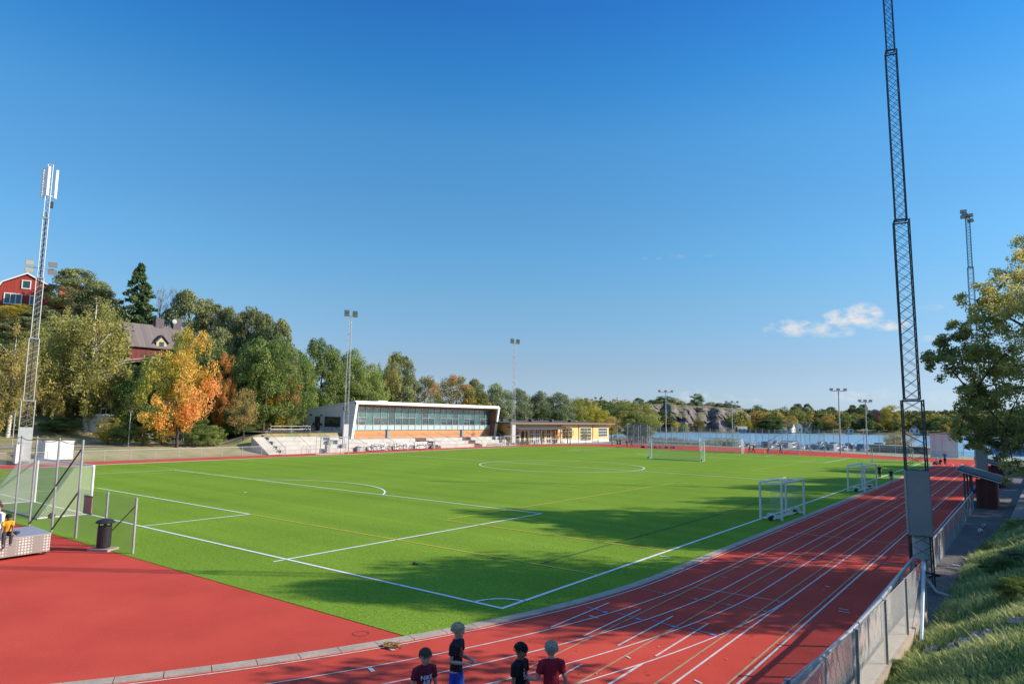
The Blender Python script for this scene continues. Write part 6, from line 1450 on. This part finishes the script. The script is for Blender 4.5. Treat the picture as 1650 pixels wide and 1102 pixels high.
# ------------------------------------------------------------------ bicycles
def make_bike(colr, nm):
    r = empty('bicycle', (0, 0, 0)); fm = mat(nm, colr, .4, .3)
    for x in (-.52, .52):
        w = MB(); w.tube([(x + .33 * math.cos(a), 0, .35 + .33 * math.sin(a)) for a in np.linspace(0, 6.283, 21)[:-1]], .03, 5, closed=True); wo = w.build('wheel', M_RUBBER, r)
        sp = MB()
        for a in np.linspace(0, math.pi, 7)[:-1]: sp.tube([(x - .32 * math.cos(a), 0, .35 - .32 * math.sin(a)), (x + .32 * math.cos(a), 0, .35 + .32 * math.sin(a))], .004, 3)
        sp.build('spokes', M_STEEL, wo)
    f = MB()
    for a, b in (((-.52, 0, .35), (-.1, 0, .33)), ((-.52, 0, .35), (-.2, 0, .85)), ((-.1, 0, .33), (-.24, 0, .95)), ((-.1, 0, .33), (.36, 0, .78)), ((-.2, 0, .82), (.34, 0, .86)), ((.33, 0, .92), (.52, 0, .35))): f.tube([a, b], .03, 5)
    f.build('frame', fm, r)
    h = MB(); h.tube([(.33, 0, .9), (.31, 0, 1.02)], .018, 5); h.tube([(.2, -.28, 1.02), (.32, -.1, 1.03), (.32, .1, 1.03), (.2, .28, 1.02)], .018, 5); h.build('handlebar', M_STEELD, r)
    MB().ell((-.27, 0, .97), (.14, .07, .04), 10, 5).build('saddle', M_BLACK, r)
    c = MB(); c.tube([(-.1, -.06, .33), (-.02, -.06, .2)], .012, 4); c.tube([(-.1, .06, .33), (-.18, .06, .46)], .012, 4); c.ell((-.1, 0, .33), (.07, .03, .07), 8, 5); c.build('crank', M_STEELD, r)
    return r
B1 = make_bike((.03, .03, .04), 'black_frame'); B2 = make_bike((.35, .36, .38), 'silver_frame')
BK = [(-65.55, 54.0, 92, 'black bicycle leaning on the left white banner'), (-65.5, 56.6, 84, 'silver bicycle at the right end of the left white banner'), (-65.6, 58.6, 96, 'black bicycle in front of the left end of the middle banner'),
      (-65.6, 61.2, 88, 'silver bicycle between the middle and right banners'), (-65.65, 63.0, 92, 'black bicycle in front of the left end of the right banner'), (-65.7, 66.2, 80, 'silver bicycle beside the grey bin next to the right banner')]
for i, (x, y, a, l) in enumerate(BK):
    o = (B1, B2)[i % 2] if i < 2 else copy_tree((B1, B2)[i % 2]); o.location = (x, y, .0); o.rotation_euler = (R(-6), 0, R(a)); o.scale = (1.05,) * 3; tag(o, l, 'bicycle', 'bicycles parked at the grandstand')
for i, (px, py, a, l) in enumerate([(484, 695, 40, 'black bicycle at the left by the clubhouse side door'), (491, 695, 60, 'silver bicycle in the middle of three by the clubhouse side door'), (499, 695, 30, 'black bicycle nearest the clubhouse side door')]):
    q = G(px, py, 2.68); o = copy_tree((B1, B2)[i % 2]); o.location = (max(q[0], -90), q[1], 2.68); o.rotation_euler = (0, 0, R(a)); o.scale = (1.05,) * 3; tag(o, l, 'bicycle', 'bicycles parked at the clubhouse door')
for i, (px, l) in enumerate([(876, 'bicycle parked left by the orange-framed door of the yellow building'), (886, 'bicycle parked right by the orange-framed door of the yellow building')]):
    q = G(px, 715.2); o = copy_tree((B2, B1)[i % 2]); o.location = (q[0] + .3, q[1], 0); o.rotation_euler = (0, 0, R(80)); tag(o, l, 'bicycle', 'bicycles parked at the yellow building')

# ------------------------------------------------------------------ people
def finish(mb, name, m, parent, voxel, smooth_it=2, wrinkle=0.):
    """close the pieces into one continuous surface"""
    o = mb.build(name, m, parent, recalc=True)
    md = o.modifiers.new('remesh', 'REMESH'); md.mode = 'VOXEL'; md.voxel_size = voxel; md.use_smooth_shade = True
    sm = o.modifiers.new('smooth', 'SMOOTH'); sm.iterations = smooth_it; sm.factor = .5
    dg = bpy.context.evaluated_depsgraph_get(); dg.update(); me = bpy.data.meshes.new_from_object(o.evaluated_get(dg)); old = o.data
    if wrinkle:
        nn = np.zeros(len(me.vertices) * 3, np.float32); me.vertices.foreach_get('normal', nn); nn = nn.reshape(-1, 3)
        for v, q in zip(me.vertices, nn):
            a = mnoise.noise(Vector((v.co.x * 26, v.co.y * 26, v.co.z * 9))) + .6 * mnoise.noise(Vector((v.co.x * 12 + v.co.z * 20, v.co.y * 40, v.co.z * 22)))
            v.co += Vector(q.tolist()) * a * wrinkle
    o.modifiers.clear(); o.data = me; me.name = name; bpy.data.meshes.remove(old)
    if not me.materials: me.materials.append(m)
    me.polygons.foreach_set('use_smooth', [True] * len(me.polygons)); return o
def loft(mb, rings, n=16):
    """rings: centre, half width x, half depth y, (optional) forward vector pair"""
    vs = []
    for c, rx, ry, ax, ay in rings:
        for j in range(n):
            t = 2 * math.pi * j / n; vs.append(Vector(c) + Vector(ax) * rx * math.cos(t) + Vector(ay) * ry * math.sin(t))
    fs = [(i * n + j, i * n + (j + 1) % n, (i + 1) * n + (j + 1) % n, (i + 1) * n + j) for i in range(len(rings) - 1) for j in range(n)]
    fs += [tuple(range(n))[::-1], tuple((len(rings) - 1) * n + j for j in range(n))]
    mb.add(vs, fs)
def skinm(name, c): return mat(name, c, .55, noise=.06, nscale=12)
SK = {'fair': skinm('fair_skin', (.62, .38, .29)), 'tan': skinm('tan_skin', (.36, .19, .12)), 'brown': skinm('brown_skin', (.18, .09, .06))}
def cloth(name, c): return mat(name, c, .9, noise=.12, nscale=9, bump=.15)
def person(x, y, z, face, H, label, skin='fair', hair=(.35, .28, .16), shirt=(.02, .02, .03), shorts=(.03, .03, .04), long_legs=False, shoes=(.03, .03, .03), armL=((-.12, .02, -1), (-.05, .25, -1)), armR=((.12, .02, -1), (.05, .25, -1)),
           legL=((-.03, .03, -1), (0, -.03, -1)), legR=((.03, .03, -1), (0, -.03, -1)), lean=(0, 0, 1), head_pitch=0., head_yaw=0., detail=1, group=None, sit=None, sleeves=.6, long_sleeve=False, hairlen=0., extras=None, hs=1.0, handL=None, handR=None):
    """face: world direction the person looks to; local +Y is forward, +X is the person's right"""
    yaw = math.atan2(-face[0], face[1]); root = empty('person', (x, y, z), yaw); tag(root, label, 'person', group)
    vx = .011 if detail else .022
    V3 = Vector; nrm = lambda v: V3(v).normalized()
    hipz = .505 * H if sit is None else sit
    hip = V3((0, 0, hipz)); up = nrm(lean); sh = hip + up * .30 * H; neck = hip + up * .335 * H; hc = hip + up * .335 * H + V3((0, .01 * H, .073 * H * hs + .012 * H))
    X = V3((1, 0, 0)); Yt = up.cross(X).normalized() * -1
    if Yt.y < 0: Yt = -Yt
    body = MB(); sk = SK[skin]
    loft(body, [(hip - up * .045 * H, .062 * H, .05 * H, X, Yt), (hip + up * .02 * H, .082 * H, .058 * H, X, Yt), (hip + up * .10 * H, .070 * H, .050 * H, X, Yt), (hip + up * .20 * H, .080 * H, .056 * H, X, Yt), (hip + up * .27 * H, .088 * H, .052 * H, X, Yt), (hip + up * .315 * H, .060 * H, .038 * H, X, Yt), (hip + up * .335 * H, .030 * H, .030 * H, X, Yt)])
    body.tube([neck - up * .02 * H, neck + up * .02 * H, hc - V3((0, 0, .03 * H))], [.034 * H, .027 * H, .028 * H], 12)
    # head
    Mh = Matrix.Rotation(head_yaw, 3, 'Z') @ Matrix.Rotation(head_pitch, 3, 'X'); hh = .072 * H * hs
    prof = [(-1.0, .30, .34, .36), (-.86, .42, .46, .30), (-.62, .56, .56, .20), (-.32, .68, .68, .10), (0, .76, .76, .02), (.32, .80, .80, -.05), (.6, .74, .76, -.07), (.82, .56, .60, -.06), (.97, .26, .30, -.05)]
    loft(body, [(hc + Mh @ V3((0, q * hh, t * hh)), w * hh, d * hh * 1.12, Mh @ X, Mh @ V3((0, 1, 0))) for t, w, d, q in prof], 18)
    fy = .80 * hh
    body.tube([hc + Mh @ V3((0, fy, .12 * hh)), hc + Mh @ V3((0, fy + .20 * hh, -.22 * hh)), hc + Mh @ V3((0, fy + .0 * hh, -.30 * hh))], [.08 * hh, .13 * hh, .08 * hh], 8)
    for s in (-1, 1): body.ell(hc + Mh @ V3((s * .80 * hh, -.02 * hh, -.08 * hh)), (.07 * hh, .15 * hh, .24 * hh), 8, 6, Mh)
    for s in (-1, 1): body.ell(hc + Mh @ V3((s * .27 * hh, fy - .06 * hh, .16 * hh)), (.2 * hh, .1 * hh, .06 * hh), 8, 5, Mh)
    # arms and hands
    shp = {}
    for s, arm, hd in ((-1, armL, handL), (1, armR, handR)):
        a = sh + X * s * .098 * H - up * .012 * H; e = a + nrm(arm[0]) * .165 * H; w = e + nrm(arm[1]) * .145 * H; shp[s] = (a, e, w)
        body.tube([sh + X * s * .05 * H, a, a + (e - a) * .5, e, e + (w - e) * .35, w], [.03 * H, .034 * H, .027 * H, .021 * H, .023 * H, .015 * H], 10)
        d = nrm(arm[1]) if hd is None else nrm(hd); sd = d.cross(V3((0, 0, 1))) if abs(d.z) < .8 else d.cross(V3((0, 1, 0))); sd.normalize(); nn_ = sd.cross(d).normalized()
        pc = w + d * .028 * H; body.ell(pc, (.022 * H, .032 * H, .011 * H), 10, 6, Matrix((sd, d, nn_)).transposed())
        if detail:
            for k, (o, l) in enumerate(((-.016, .040), (-.0055, .047), (.0055, .044), (.016, .034))):
                p0 = w + d * .045 * H + sd * o * H; p1 = p0 + (d - nn_ * .25).normalized() * l * .5 * H; p2 = p1 + (d - nn_ * .7).normalized() * l * .5 * H
                body.tube([p0, p1, p2], [.0062 * H, .0056 * H, .0045 * H], 6)
            q0 = w + d * .015 * H - sd * .018 * H * s; body.tube([q0, q0 + (d * .5 - sd * s).normalized() * .022 * H, q0 + (d * 1.2 - sd * s).normalized() * .042 * H], [.0075 * H, .0065 * H, .005 * H], 6)
    # legs and feet
    lp = {}
    for s, leg in ((-1, legL), (1, legR)):
        a = hip + X * s * .045 * H; k = a + nrm(leg[0]) * .235 * H; f = k + nrm(leg[1]) * .235 * H; lp[s] = (a, k, f)
        body.tube([a - (k - a) * .05, a + (k - a) * .25, a + (k - a) * .7, k, k + (f - k) * .3, k + (f - k) * .7, f], [.05 * H, .052 * H, .038 * H, .031 * H, .034 * H, .022 * H, .019 * H], 12)
    bo = finish(body, 'body', sk, root, vx * (1 if detail else 1.1) * .8, 1)
    # shoes
    for s in (-1, 1):
        a, k, f = lp[s]; m = MB(); m.ell(f + V3((s * .004 * H, .035 * H, -.012 * H)), (.027 * H, .072 * H, .026 * H), 12, 8); m.ell(f + V3((0, 0, .005 * H)), (.026 * H, .03 * H, .032 * H), 10, 6); m.build('shoe', cloth('shoe_' + '_'.join(str(int(c * 100)) for c in shoes), shoes), root, smooth=True)
    # shirt
    m = MB(); g = .010 * H
    loft(m, [(hip - up * .035 * H, .088 * H, .066 * H, X, Yt), (hip + up * .05 * H, .088 * H, .066 * H, X, Yt), (hip + up * .12 * H, .080 * H, .060 * H, X, Yt), (hip + up * .20 * H, .088 * H, .064 * H, X, Yt), (hip + up * .27 * H, .097 * H, .060 * H, X, Yt), (hip + up * .318 * H, .070 * H, .046 * H, X, Yt), (hip + up * .338 * H, .036 * H, .036 * H, X, Yt)])
    for s in (-1, 1):
        a, e, w = shp[s]; q = a + (e - a) * (1.15 if long_sleeve else sleeves); pts = [sh + X * s * .05 * H, a, q]; rr = [.040 * H, .045 * H, .040 * H]
        if long_sleeve: pts = [sh + X * s * .05 * H, a, e, e + (w - e) * .9]; rr = [.040 * H, .043 * H, .031 * H, .024 * H]
        m.tube(pts, rr, 12)
    finish(m, 'shirt', cloth('shirt_' + '_'.join(str(int(c * 200)) for c in shirt), shirt), root, vx, 2, .0065 if detail else 0)
    # shorts or trousers
    m = MB(); loft(m, [(hip + up * .045 * H, .078 * H, .058 * H, X, Yt), (hip - up * .0 * H, .090 * H, .066 * H, X, Yt), (hip - up * .05 * H, .086 * H, .062 * H, X, Yt)])
    for s in (-1, 1):
        a, k, f = lp[s]
        if long_legs: m.tube([a, a + (k - a) * .5, k, k + (f - k) * .5, k + (f - k) * .95], [.058 * H, .055 * H, .042 * H, .040 * H, .034 * H], 12)
        else: m.tube([a, a + (k - a) * .4, a + (k - a) * .88], [.058 * H, .062 * H, .060 * H], 12)
    finish(m, 'trousers' if long_legs else 'shorts', cloth('legs_' + '_'.join(str(int(c * 200)) for c in shorts), shorts), root, vx, 2, .006 if detail else 0)
    # hair
    m = MB(); nu, nv = 26, 18; vs = []; rg = random.Random(int(H * 1000) + int(x * 10))
    for i in range(nv + 1):
        t = math.pi * i / nv
        for j in range(nu):
            p = 2 * math.pi * j / nu; ux, uy, uz = math.sin(t) * math.cos(p), math.sin(t) * math.sin(p), math.cos(t)
            low = -.28 - hairlen if uy < .25 else .34
            if .0 < uy < .35 and abs(ux) > .6: low = -.05
            k = 1. if uz > low else .62
            k *= 1 + .05 * rg.uniform(-1, 1)
            vs.append(hc + Mh @ V3((ux * .90 * hh * k, (uy * .99 - .03) * hh * k, (uz * .94 + .13) * hh * (k if uz > low else .9))))
    m.add(vs, [(i * nu + j, (i + 1) * nu + j, (i + 1) * nu + (j + 1) % nu, i * nu + (j + 1) % nu) for i in range(nv) for j in range(nu)])
    if detail:
        for _ in range(700):
            t = math.acos(rg.uniform(-.25, 1)); p = rg.uniform(0, 6.283); ux, uy, uz = math.sin(t) * math.cos(p), math.sin(t) * math.sin(p), math.cos(t)
            low = -.28 - hairlen if uy < .25 else .34
            if uz < low - .05: continue
            b_ = Vector((ux * .90 * hh, (uy * .99 - .03) * hh, (uz * .94 + .13) * hh)); n_ = Vector((ux, uy, uz * .6)).normalized(); d_ = Vector((n_.x * .35 + rg.uniform(-.3, .3), n_.y * .35 + (.35 if uy > 0 else -.1) + rg.uniform(-.3, .3), -1.0 + max(0, uz) * .9)); d_ = (d_ - n_ * d_.dot(n_) * .75).normalized(); s_ = n_.cross(d_).normalized() * hh * .035
            o_ = b_ + n_ * hh * .03; e_ = o_ + d_ * hh * rg.uniform(.18, .34) + n_ * hh * .03
            m.add([hc + Mh @ q for q in (o_ - s_, o_ + s_, e_)], [(0, 1, 2)])
    m.build('hair', mat('hair_' + '_'.join(str(int(c * 200)) for c in hair), hair, .75, noise=.45, nscale=40, bump=.8), root, smooth=True)
    if detail:
        for s in (-1, 1):
            e_ = MB(); e_.ell(hc + Mh @ V3((s * .28 * hh, fy + .015 * hh, .04 * hh)), (.12 * hh, .05 * hh, .06 * hh), 10, 6, Mh); eo = e_.build('eye', mat('eye_white', (.7, .7, .68), .3), root, smooth=True)
            e_ = MB(); e_.ell(hc + Mh @ V3((s * .28 * hh, fy + .05 * hh, .04 * hh)), (.055 * hh, .025 * hh, .055 * hh), 8, 5, Mh); e_.build('iris', mat('dark_iris', (.03, .025, .02), .3), eo, smooth=True)
            e_ = MB(); e_.ell(hc + Mh @ V3((s * .28 * hh, fy + .03 * hh, .20 * hh)), (.17 * hh, .04 * hh, .03 * hh), 8, 5, Mh); e_.build('eyebrow', mat('brow_hair', (.12, .08, .05), .9), root)
        e_ = MB(); e_.ell(hc + Mh @ V3((0, fy - .05 * hh, -.52 * hh)), (.2 * hh, .06 * hh, .045 * hh), 10, 6, Mh); e_.build('mouth', mat('lips', (.30, .11, .09), .5), root)
    info = dict(root=root, hip=hip, up=up, H=H, Y=Yt, sh=sh, hc=hc, lp=lp, shp=shp, hh=hh, M=Mh)
    if extras: extras(info)
    return root
def text_on(info, txt, size, off, m, back=False):
    """lettering laid on the shirt front"""
    cu = bpy.data.curves.new('lettering', 'FONT'); cu.body = txt; cu.size = size; cu.align_x = 'CENTER'; cu.extrude = .002; cu.space_line = .85; cu.offset = size * .03
    o = bpy.data.objects.new('lettering', cu); col.objects.link(o); dg = bpy.context.evaluated_depsgraph_get(); dg.update()
    me = bpy.data.meshes.new_from_object(o.evaluated_get(dg)); bpy.data.objects.remove(o); me.materials.clear(); me.materials.append(m)
    H, hip, up, Y = info['H'], info['hip'], info['up'], info['Y']
    sx = -1
    for v in me.vertices:
        lx, ly = v.co.x, v.co.y
        w = .092 * H; d = .070 * H; xx = lx + off[0]; yy = d * math.sqrt(max(.05, 1 - (xx / w) ** 2)) + .004 + v.co.z
        p = hip + up * (off[1] * H + ly) + Vector((-xx, 0, 0)) + Y * yy; v.co = p
    b = bpy.data.objects.new('lettering', me); col.objects.link(b); b.parent = info['root']
RTv = Vector((RT[0], RT[1], 0)).normalized(); TO = Vector((-FW[0], -FW[1], 0)).normalized()
def fdir(r, t): v = RTv * r + TO * t; return (v.x, v.y)
WH = mat('white_print', (.75, .78, .85), .7); OR = mat('orange_print', (.60, .10, .05), .7)
# four boys by the kerb
q = G(685, 1045, 1.50)
person(q[0], q[1], 0, fdir(.50, .80), 1.50, 'boy in a dark red T-shirt with pale lettering, leftmost of the four', skin='fair', hair=(.10, .075, .04), shirt=(.20, .015, .035), shorts=(.05, .05, .07), head_pitch=-.25, head_yaw=-.25, armL=((-.22, .05, -1), (-.1, .2, -1)), armR=((.22, -.05, -1), (.15, .15, -1)), hs=1.09,
       extras=lambda i: text_on(i, 'NIKE\nAIR', .092, (0, .20), WH))
def e2x(i):
    text_on(i, 'R\nO', .10, (-.05, .22), OR)
    H = i['H']; b = MB(); a, k, f = i['lp'][1]; c = a + (k - a) * .72; b.cbox((c.x + .03, c.y + .075 * 1.0, c.z), (.05, .012, .05)); b.build('badge', WH, i['root'])
q = G(737, 1004, 1.62)
person(q[0], q[1], 0, fdir(.93, .30), 1.62, 'fair-haired boy in a black T-shirt and blue shorts, clasping his hands', skin='fair', hair=(.50, .42, .26), shirt=(.018, .018, .024), shorts=(.012, .065, .42), armL=((-.10, .15, -1), (.40, .85, -.05)), armR=((.12, -.12, -1), (-.22, 1, -.08)), handL=(.5, .8, 0), handR=(-.3, 1, .0), hs=1.09, head_pitch=-.1, hairlen=.1, legL=((-.03, .10, -1), (0, -.03, -1)), extras=e2x)
def e3x(i):
    b = MB(); H = i['H']
    for k, (dx, dz, w) in enumerate(((.030, .25, .012), (.034, .215, .035), (.015, .185, .04))):
        p = i['hip'] + i['up'] * dz * H + Vector((dx, 0, 0)) + i['Y'] * (.068 * H); b.cbox(p, (w, .006, .03), .0)
        b.cbox(p + Vector((0, .0, -.045)), (w * .7, .006, .02), .0)
    b.build('shirt_print', WH, i['root'])
q = G(838, 1036, 1.56)
person(q[0], q[1], 0, fdir(.80, .50), 1.56, 'dark-haired boy with shaved sides in a black T-shirt with white print', skin='tan', hair=(.012, .010, .010), shirt=(.008, .008, .012), shorts=(.02, .02, .03), head_pitch=-.35, hs=1.09, armL=((-.15, .1, -1), (0, .3, -1)), armR=((.15, 0, -1), (.05, .1, -1)), hairlen=-.2, extras=e3x)
def e4x(i):
    a, e, w = i['shp'][-1]; b = MB(); d = (w - e).normalized(); u = d.orthogonal().normalized(); v = d.cross(u); c = w - d * .01
    b.tube([c + (u * math.cos(t) + v * math.sin(t)) * .029 for t in np.linspace(0, 6.283, 17)[:-1]], .006, 5, closed=True); b.build('wristband', WH, i['root'])
q = G(889, 1034, 1.60)
person(q[0], q[1], 0, fdir(-.18, -1), 1.60, 'grey-blond boy in a plain dark red T-shirt seen from behind, rightmost of the four', skin='fair', hair=(.42, .38, .30), shirt=(.34, .012, .03), shorts=(.03, .03, .04), armL=((-.35, .0, -1), (-.75, .45, .02)), armR=((.30, -.05, -1), (.25, .25, -1)), handL=(-.95, .3, .05), hs=1.09, hairlen=.18, extras=e4x)
# two on the silver trunk
tk = Vector((-17.05, -5.1, 0))
p1 = tk + e1 * 1.40 + e2 * .10
person(p1.x, p1.y, 0, (1, -.25), 1.34, 'boy in a yellow T-shirt and dark trousers sitting on the silver trunk', skin='brown', hair=(.015, .012, .012), shirt=(.72, .36, .02), shorts=(.05, .035, .04), long_legs=True, shoes=(.10, .22, .20), sit=.94, lean=(0, .22, 1), head_pitch=-.5, head_yaw=.2,
       legL=((-.15, 1, -.12), (0, -.05, -1)), legR=((.15, 1, -.12), (0, .02, -1)), armL=((-.1, .4, -1), (.1, .6, -.6)), armR=((.15, .45, -1), (.25, .9, -.75)), detail=1, hs=1.1)
p2 = tk + e1 * 1.0 + e2 * 1.62
person(p2.x, p2.y, 0, (.55, -.85), 1.80, 'person in a white top standing behind the silver trunk at the left edge', skin='fair', hair=(.12, .02, .02), shirt=(.72, .74, .76), shorts=(.03, .10, .30), long_legs=True, long_sleeve=True, head_pitch=-.4, lean=(0, .12, 1), armL=((-.2, .25, -1), (.1, .5, -1)), armR=((.2, .25, -1), (-.1, .5, -1)), hs=1.1)
# two walking along the kerb
WK = dict(armL=((-.15, .25, -1), (-.05, .45, -1)), armR=((.15, -.2, -1), (.05, .2, -1)), legL=((-.03, -.22, -1), (0, -.45, -1)), legR=((.03, .3, -1), (0, .0, -1)))
person(.1, 61.0, 0, (.25, -1), 1.30, 'boy in black clothes walking beside the small goals, left one of the two', skin='fair', hair=(.10, .07, .04), shirt=(.02, .02, .025), shorts=(.02, .02, .025), long_legs=True, detail=0, **WK)
person(2.0, 54.6, 0, (.1, -1), 1.34, 'boy in a navy T-shirt and pale shorts walking beside the small goals, right one', skin='fair', hair=(.30, .22, .12), shirt=(.02, .03, .07), shorts=(.35, .38, .42), detail=0, **WK)
# small figures on the far bend
RUN = dict(armL=((-.15, .7, -1), (-.05, .9, .3)), armR=((.15, -.6, -1), (.05, .6, -.6)), legL=((-.03, .8, -1), (0, -.5, -1)), legR=((.03, -.5, -1), (0, -.6, -.9)))
FARP = [(918.5, 716.5, 1.45, (.5, .03, .04), (.02, .03, .08), 'child in a red top standing before the yellow building', {}), (986, 717, 1.5, (.10, .11, .13), (.03, .03, .04), 'child in a grey top standing right of the yellow building', {}), (995, 720.5, 1.6, (.02, .02, .03), (.02, .02, .03), 'figure in black at the left of the group on the far bend', {}),
        (999.5, 720, 1.62, (.025, .02, .03), (.03, .03, .04), 'figure in dark clothes close beside the black one in the far bend group', WK), (1010, 720.5, 1.4, (.02, .02, .03), (.45, .03, .05), 'child in red shorts in the far bend group', WK), (1018, 721, 1.5, (.03, .03, .04), (.03, .03, .04), 'dark figure at the right end of the far bend group', WK),
        (1031, 716, 1.5, (.03, .03, .05), (.5, .5, .5), 'figure with pale trousers in the medium goal at the far bend', {}), (1041, 718, 1.5, (.03, .12, .14), (.02, .03, .06), 'figure in teal left of the mobile goal at the far bend', {}), (1046, 718, 1.5, (.03, .10, .12), (.02, .03, .06), 'second figure in teal at the left post of the mobile goal', {}), (1054, 713, 1.45, (.6, .03, .05), (.03, .03, .05), 'child in bright red behind the mobile goal', {}),
        (1083, 714, 1.5, (.08, .12, .11), (.03, .03, .05), 'figure in dull green behind the middle of the mobile goal', {}), (1108.5, 717, 1.5, (.65, .65, .68), (.02, .02, .03), 'child in a white top running behind the mobile goal', RUN), (1208, 729.5, 1.6, (.55, .12, .10), (.02, .02, .03), 'runner in a salmon top striding on the far track', RUN),
        (1214, 729.5, 1.5, (.02, .02, .03), (.02, .02, .03), 'dark runner right behind the salmon one on the far track', RUN), (1238, 730.5, 1.5, (.30, .32, .33), (.02, .02, .03), 'runner in a grey top leaning forward between the two far goals', RUN), (1258, 731, 1.6, (.015, .04, .20), (.015, .03, .10), 'runner in royal blue on the far track', RUN)]
for px, py, H, sh_, so_, lab, ps in FARP:
    q = G(px, py); person(q[0], q[1], 0, fdir(random.uniform(-1, 1), .4) if ps is not RUN else fdir(-1, .1), H, lab, shirt=sh_, shorts=so_, detail=0, group='children and runners at the far bend', long_legs=(int(px) % 2 == 0), **ps)
q = G(1523, 748.5); person(q[0], q[1], 0, fdir(-.3, 1), 1.62, 'figure in bright blue with both arms raised at the far corner of the track', shirt=(.02, .10, .45), shorts=(.02, .02, .04), long_legs=True, detail=0, armL=((-.5, .1, .9), (.3, .1, 1)), armR=((.5, .1, .9), (-.3, .1, 1)), hair=(.05, .04, .03))
for px, py, c, lab in ((1515, 748.5, (.02, .02, .03), 'person in black sitting on the track beside the blue figure'), (1508.5, 749, (.5, .42, .38), 'person in a pale top sitting leftmost beside the blue figure')):
    q = G(px, py); person(q[0], q[1], 0, fdir(-1, .3), 1.55, lab, shirt=c, shorts=(.02, .02, .03), long_legs=True, detail=0, sit=.14, lean=(0, -.25, 1), legL=((-.1, .9, .75), (0, .7, -1)), legR=((.1, .9, .75), (0, .7, -1)), armL=((-.2, -.3, -1), (-.1, -.2, -1)), armR=((.2, .5, -.8), (0, .9, .1)))
# sports bags on the far turf edge
for i, (px, c, lab) in enumerate([(1036, (.02, .02, .03), 'black sports bag, leftmost of the bags behind the mobile goal'), (1047, (.02, .03, .06), 'navy sports bag, second of the bags behind the mobile goal'), (1056, (.03, .05, .08), 'dark blue sports bag, third of the bags behind the mobile goal'), (1064, (.02, .02, .04), 'dark sports bag, fourth of the bags behind the mobile goal'), (1074, (.10, .10, .11), 'grey sports bag, fifth of the bags behind the mobile goal'), (1084, (.02, .03, .05), 'black sports bag, rightmost of the bags behind the mobile goal')]):
    q = G(px, 721.5 + i * .2); r = empty('sports_bag', (q[0], q[1], .0), i * .7); tag(r, lab, 'bag', 'sports bags on the far turf')
    b = MB(); b.ell((0, 0, .2), (.5, .25, .2), 12, 8); b.build('bag_body', cloth('bag_%d' % i, c), r, smooth=True); b = MB(); b.tube([(-.25, 0, .38), (-.15, 0, .55), (.15, 0, .55), (.25, 0, .38)], .02, 5); b.build('strap', M_BLACK, r)
q = G(1241, 730); r = empty('marker_cone', (q[0] - 1, q[1], 0)); tag(r, 'small yellow marker cone beside the grey runner on the far track', 'cone'); MB().lathe((0, 0, .03), [(.16, 0), (.03, .45)], 12).build('cone', mat('cone_yellow', (.6, .45, .05), .6), r); MB().box(-.2, .2, -.2, .2, 0, .03).build('base', mat('cone_yellow', (.6, .45, .05), .6), r)

# ------------------------------------------------------------------ fallen leaves
def fallen_leaves():
    rng = np.random.default_rng(77); P = []
    for _ in range(1500):   # along the foot of the bank and on the path
        y = -4 + 55 * rng.random() ** 1.3; P.append((foot(y) - .05 - abs(rng.normal()) * .35, y, .012))
    for _ in range(420): y = -3 + 40 * rng.random(); P.append((2 + 6.3 * rng.random(), y, .018))
    for _ in range(260): P.append((-.02 + rng.normal() * .10, -4.12 + rng.normal() * .09, .035 + .02 * rng.random()))
    for _ in range(220): y = -3 + 30 * rng.random(); P.append((-6 + 7 * rng.random(), y, .03))
    P = np.array(P); n = len(P); a = rng.random(n) * 6.28; sz = .022 + .02 * rng.random(n)
    u = np.stack([np.cos(a), np.sin(a), rng.normal(size=n) * .25], 1) * sz[:, None]; v = np.stack([-np.sin(a), np.cos(a), rng.normal(size=n) * .25], 1) * sz[:, None] * .7
    V = np.stack([P - u, P - v, P + u, P + v], 1); V[..., 2] = np.maximum(V[..., 2], P[:, 2:3].repeat(4, 1) - .006); 
    tag(arr_obj('fallen_leaves', V.reshape(-1, 3), np.arange(n * 4).reshape(-1, 4), foliage('dry_leaves', [(0, (.06, .04, .02)), (.5, (.14, .09, .04)), (1, (.26, .17, .06))], .1), tint=rng.random(n)), 'scattered dry leaves on the track, kerb and path', 'fallen leaves', kind='stuff')
fallen_leaves()
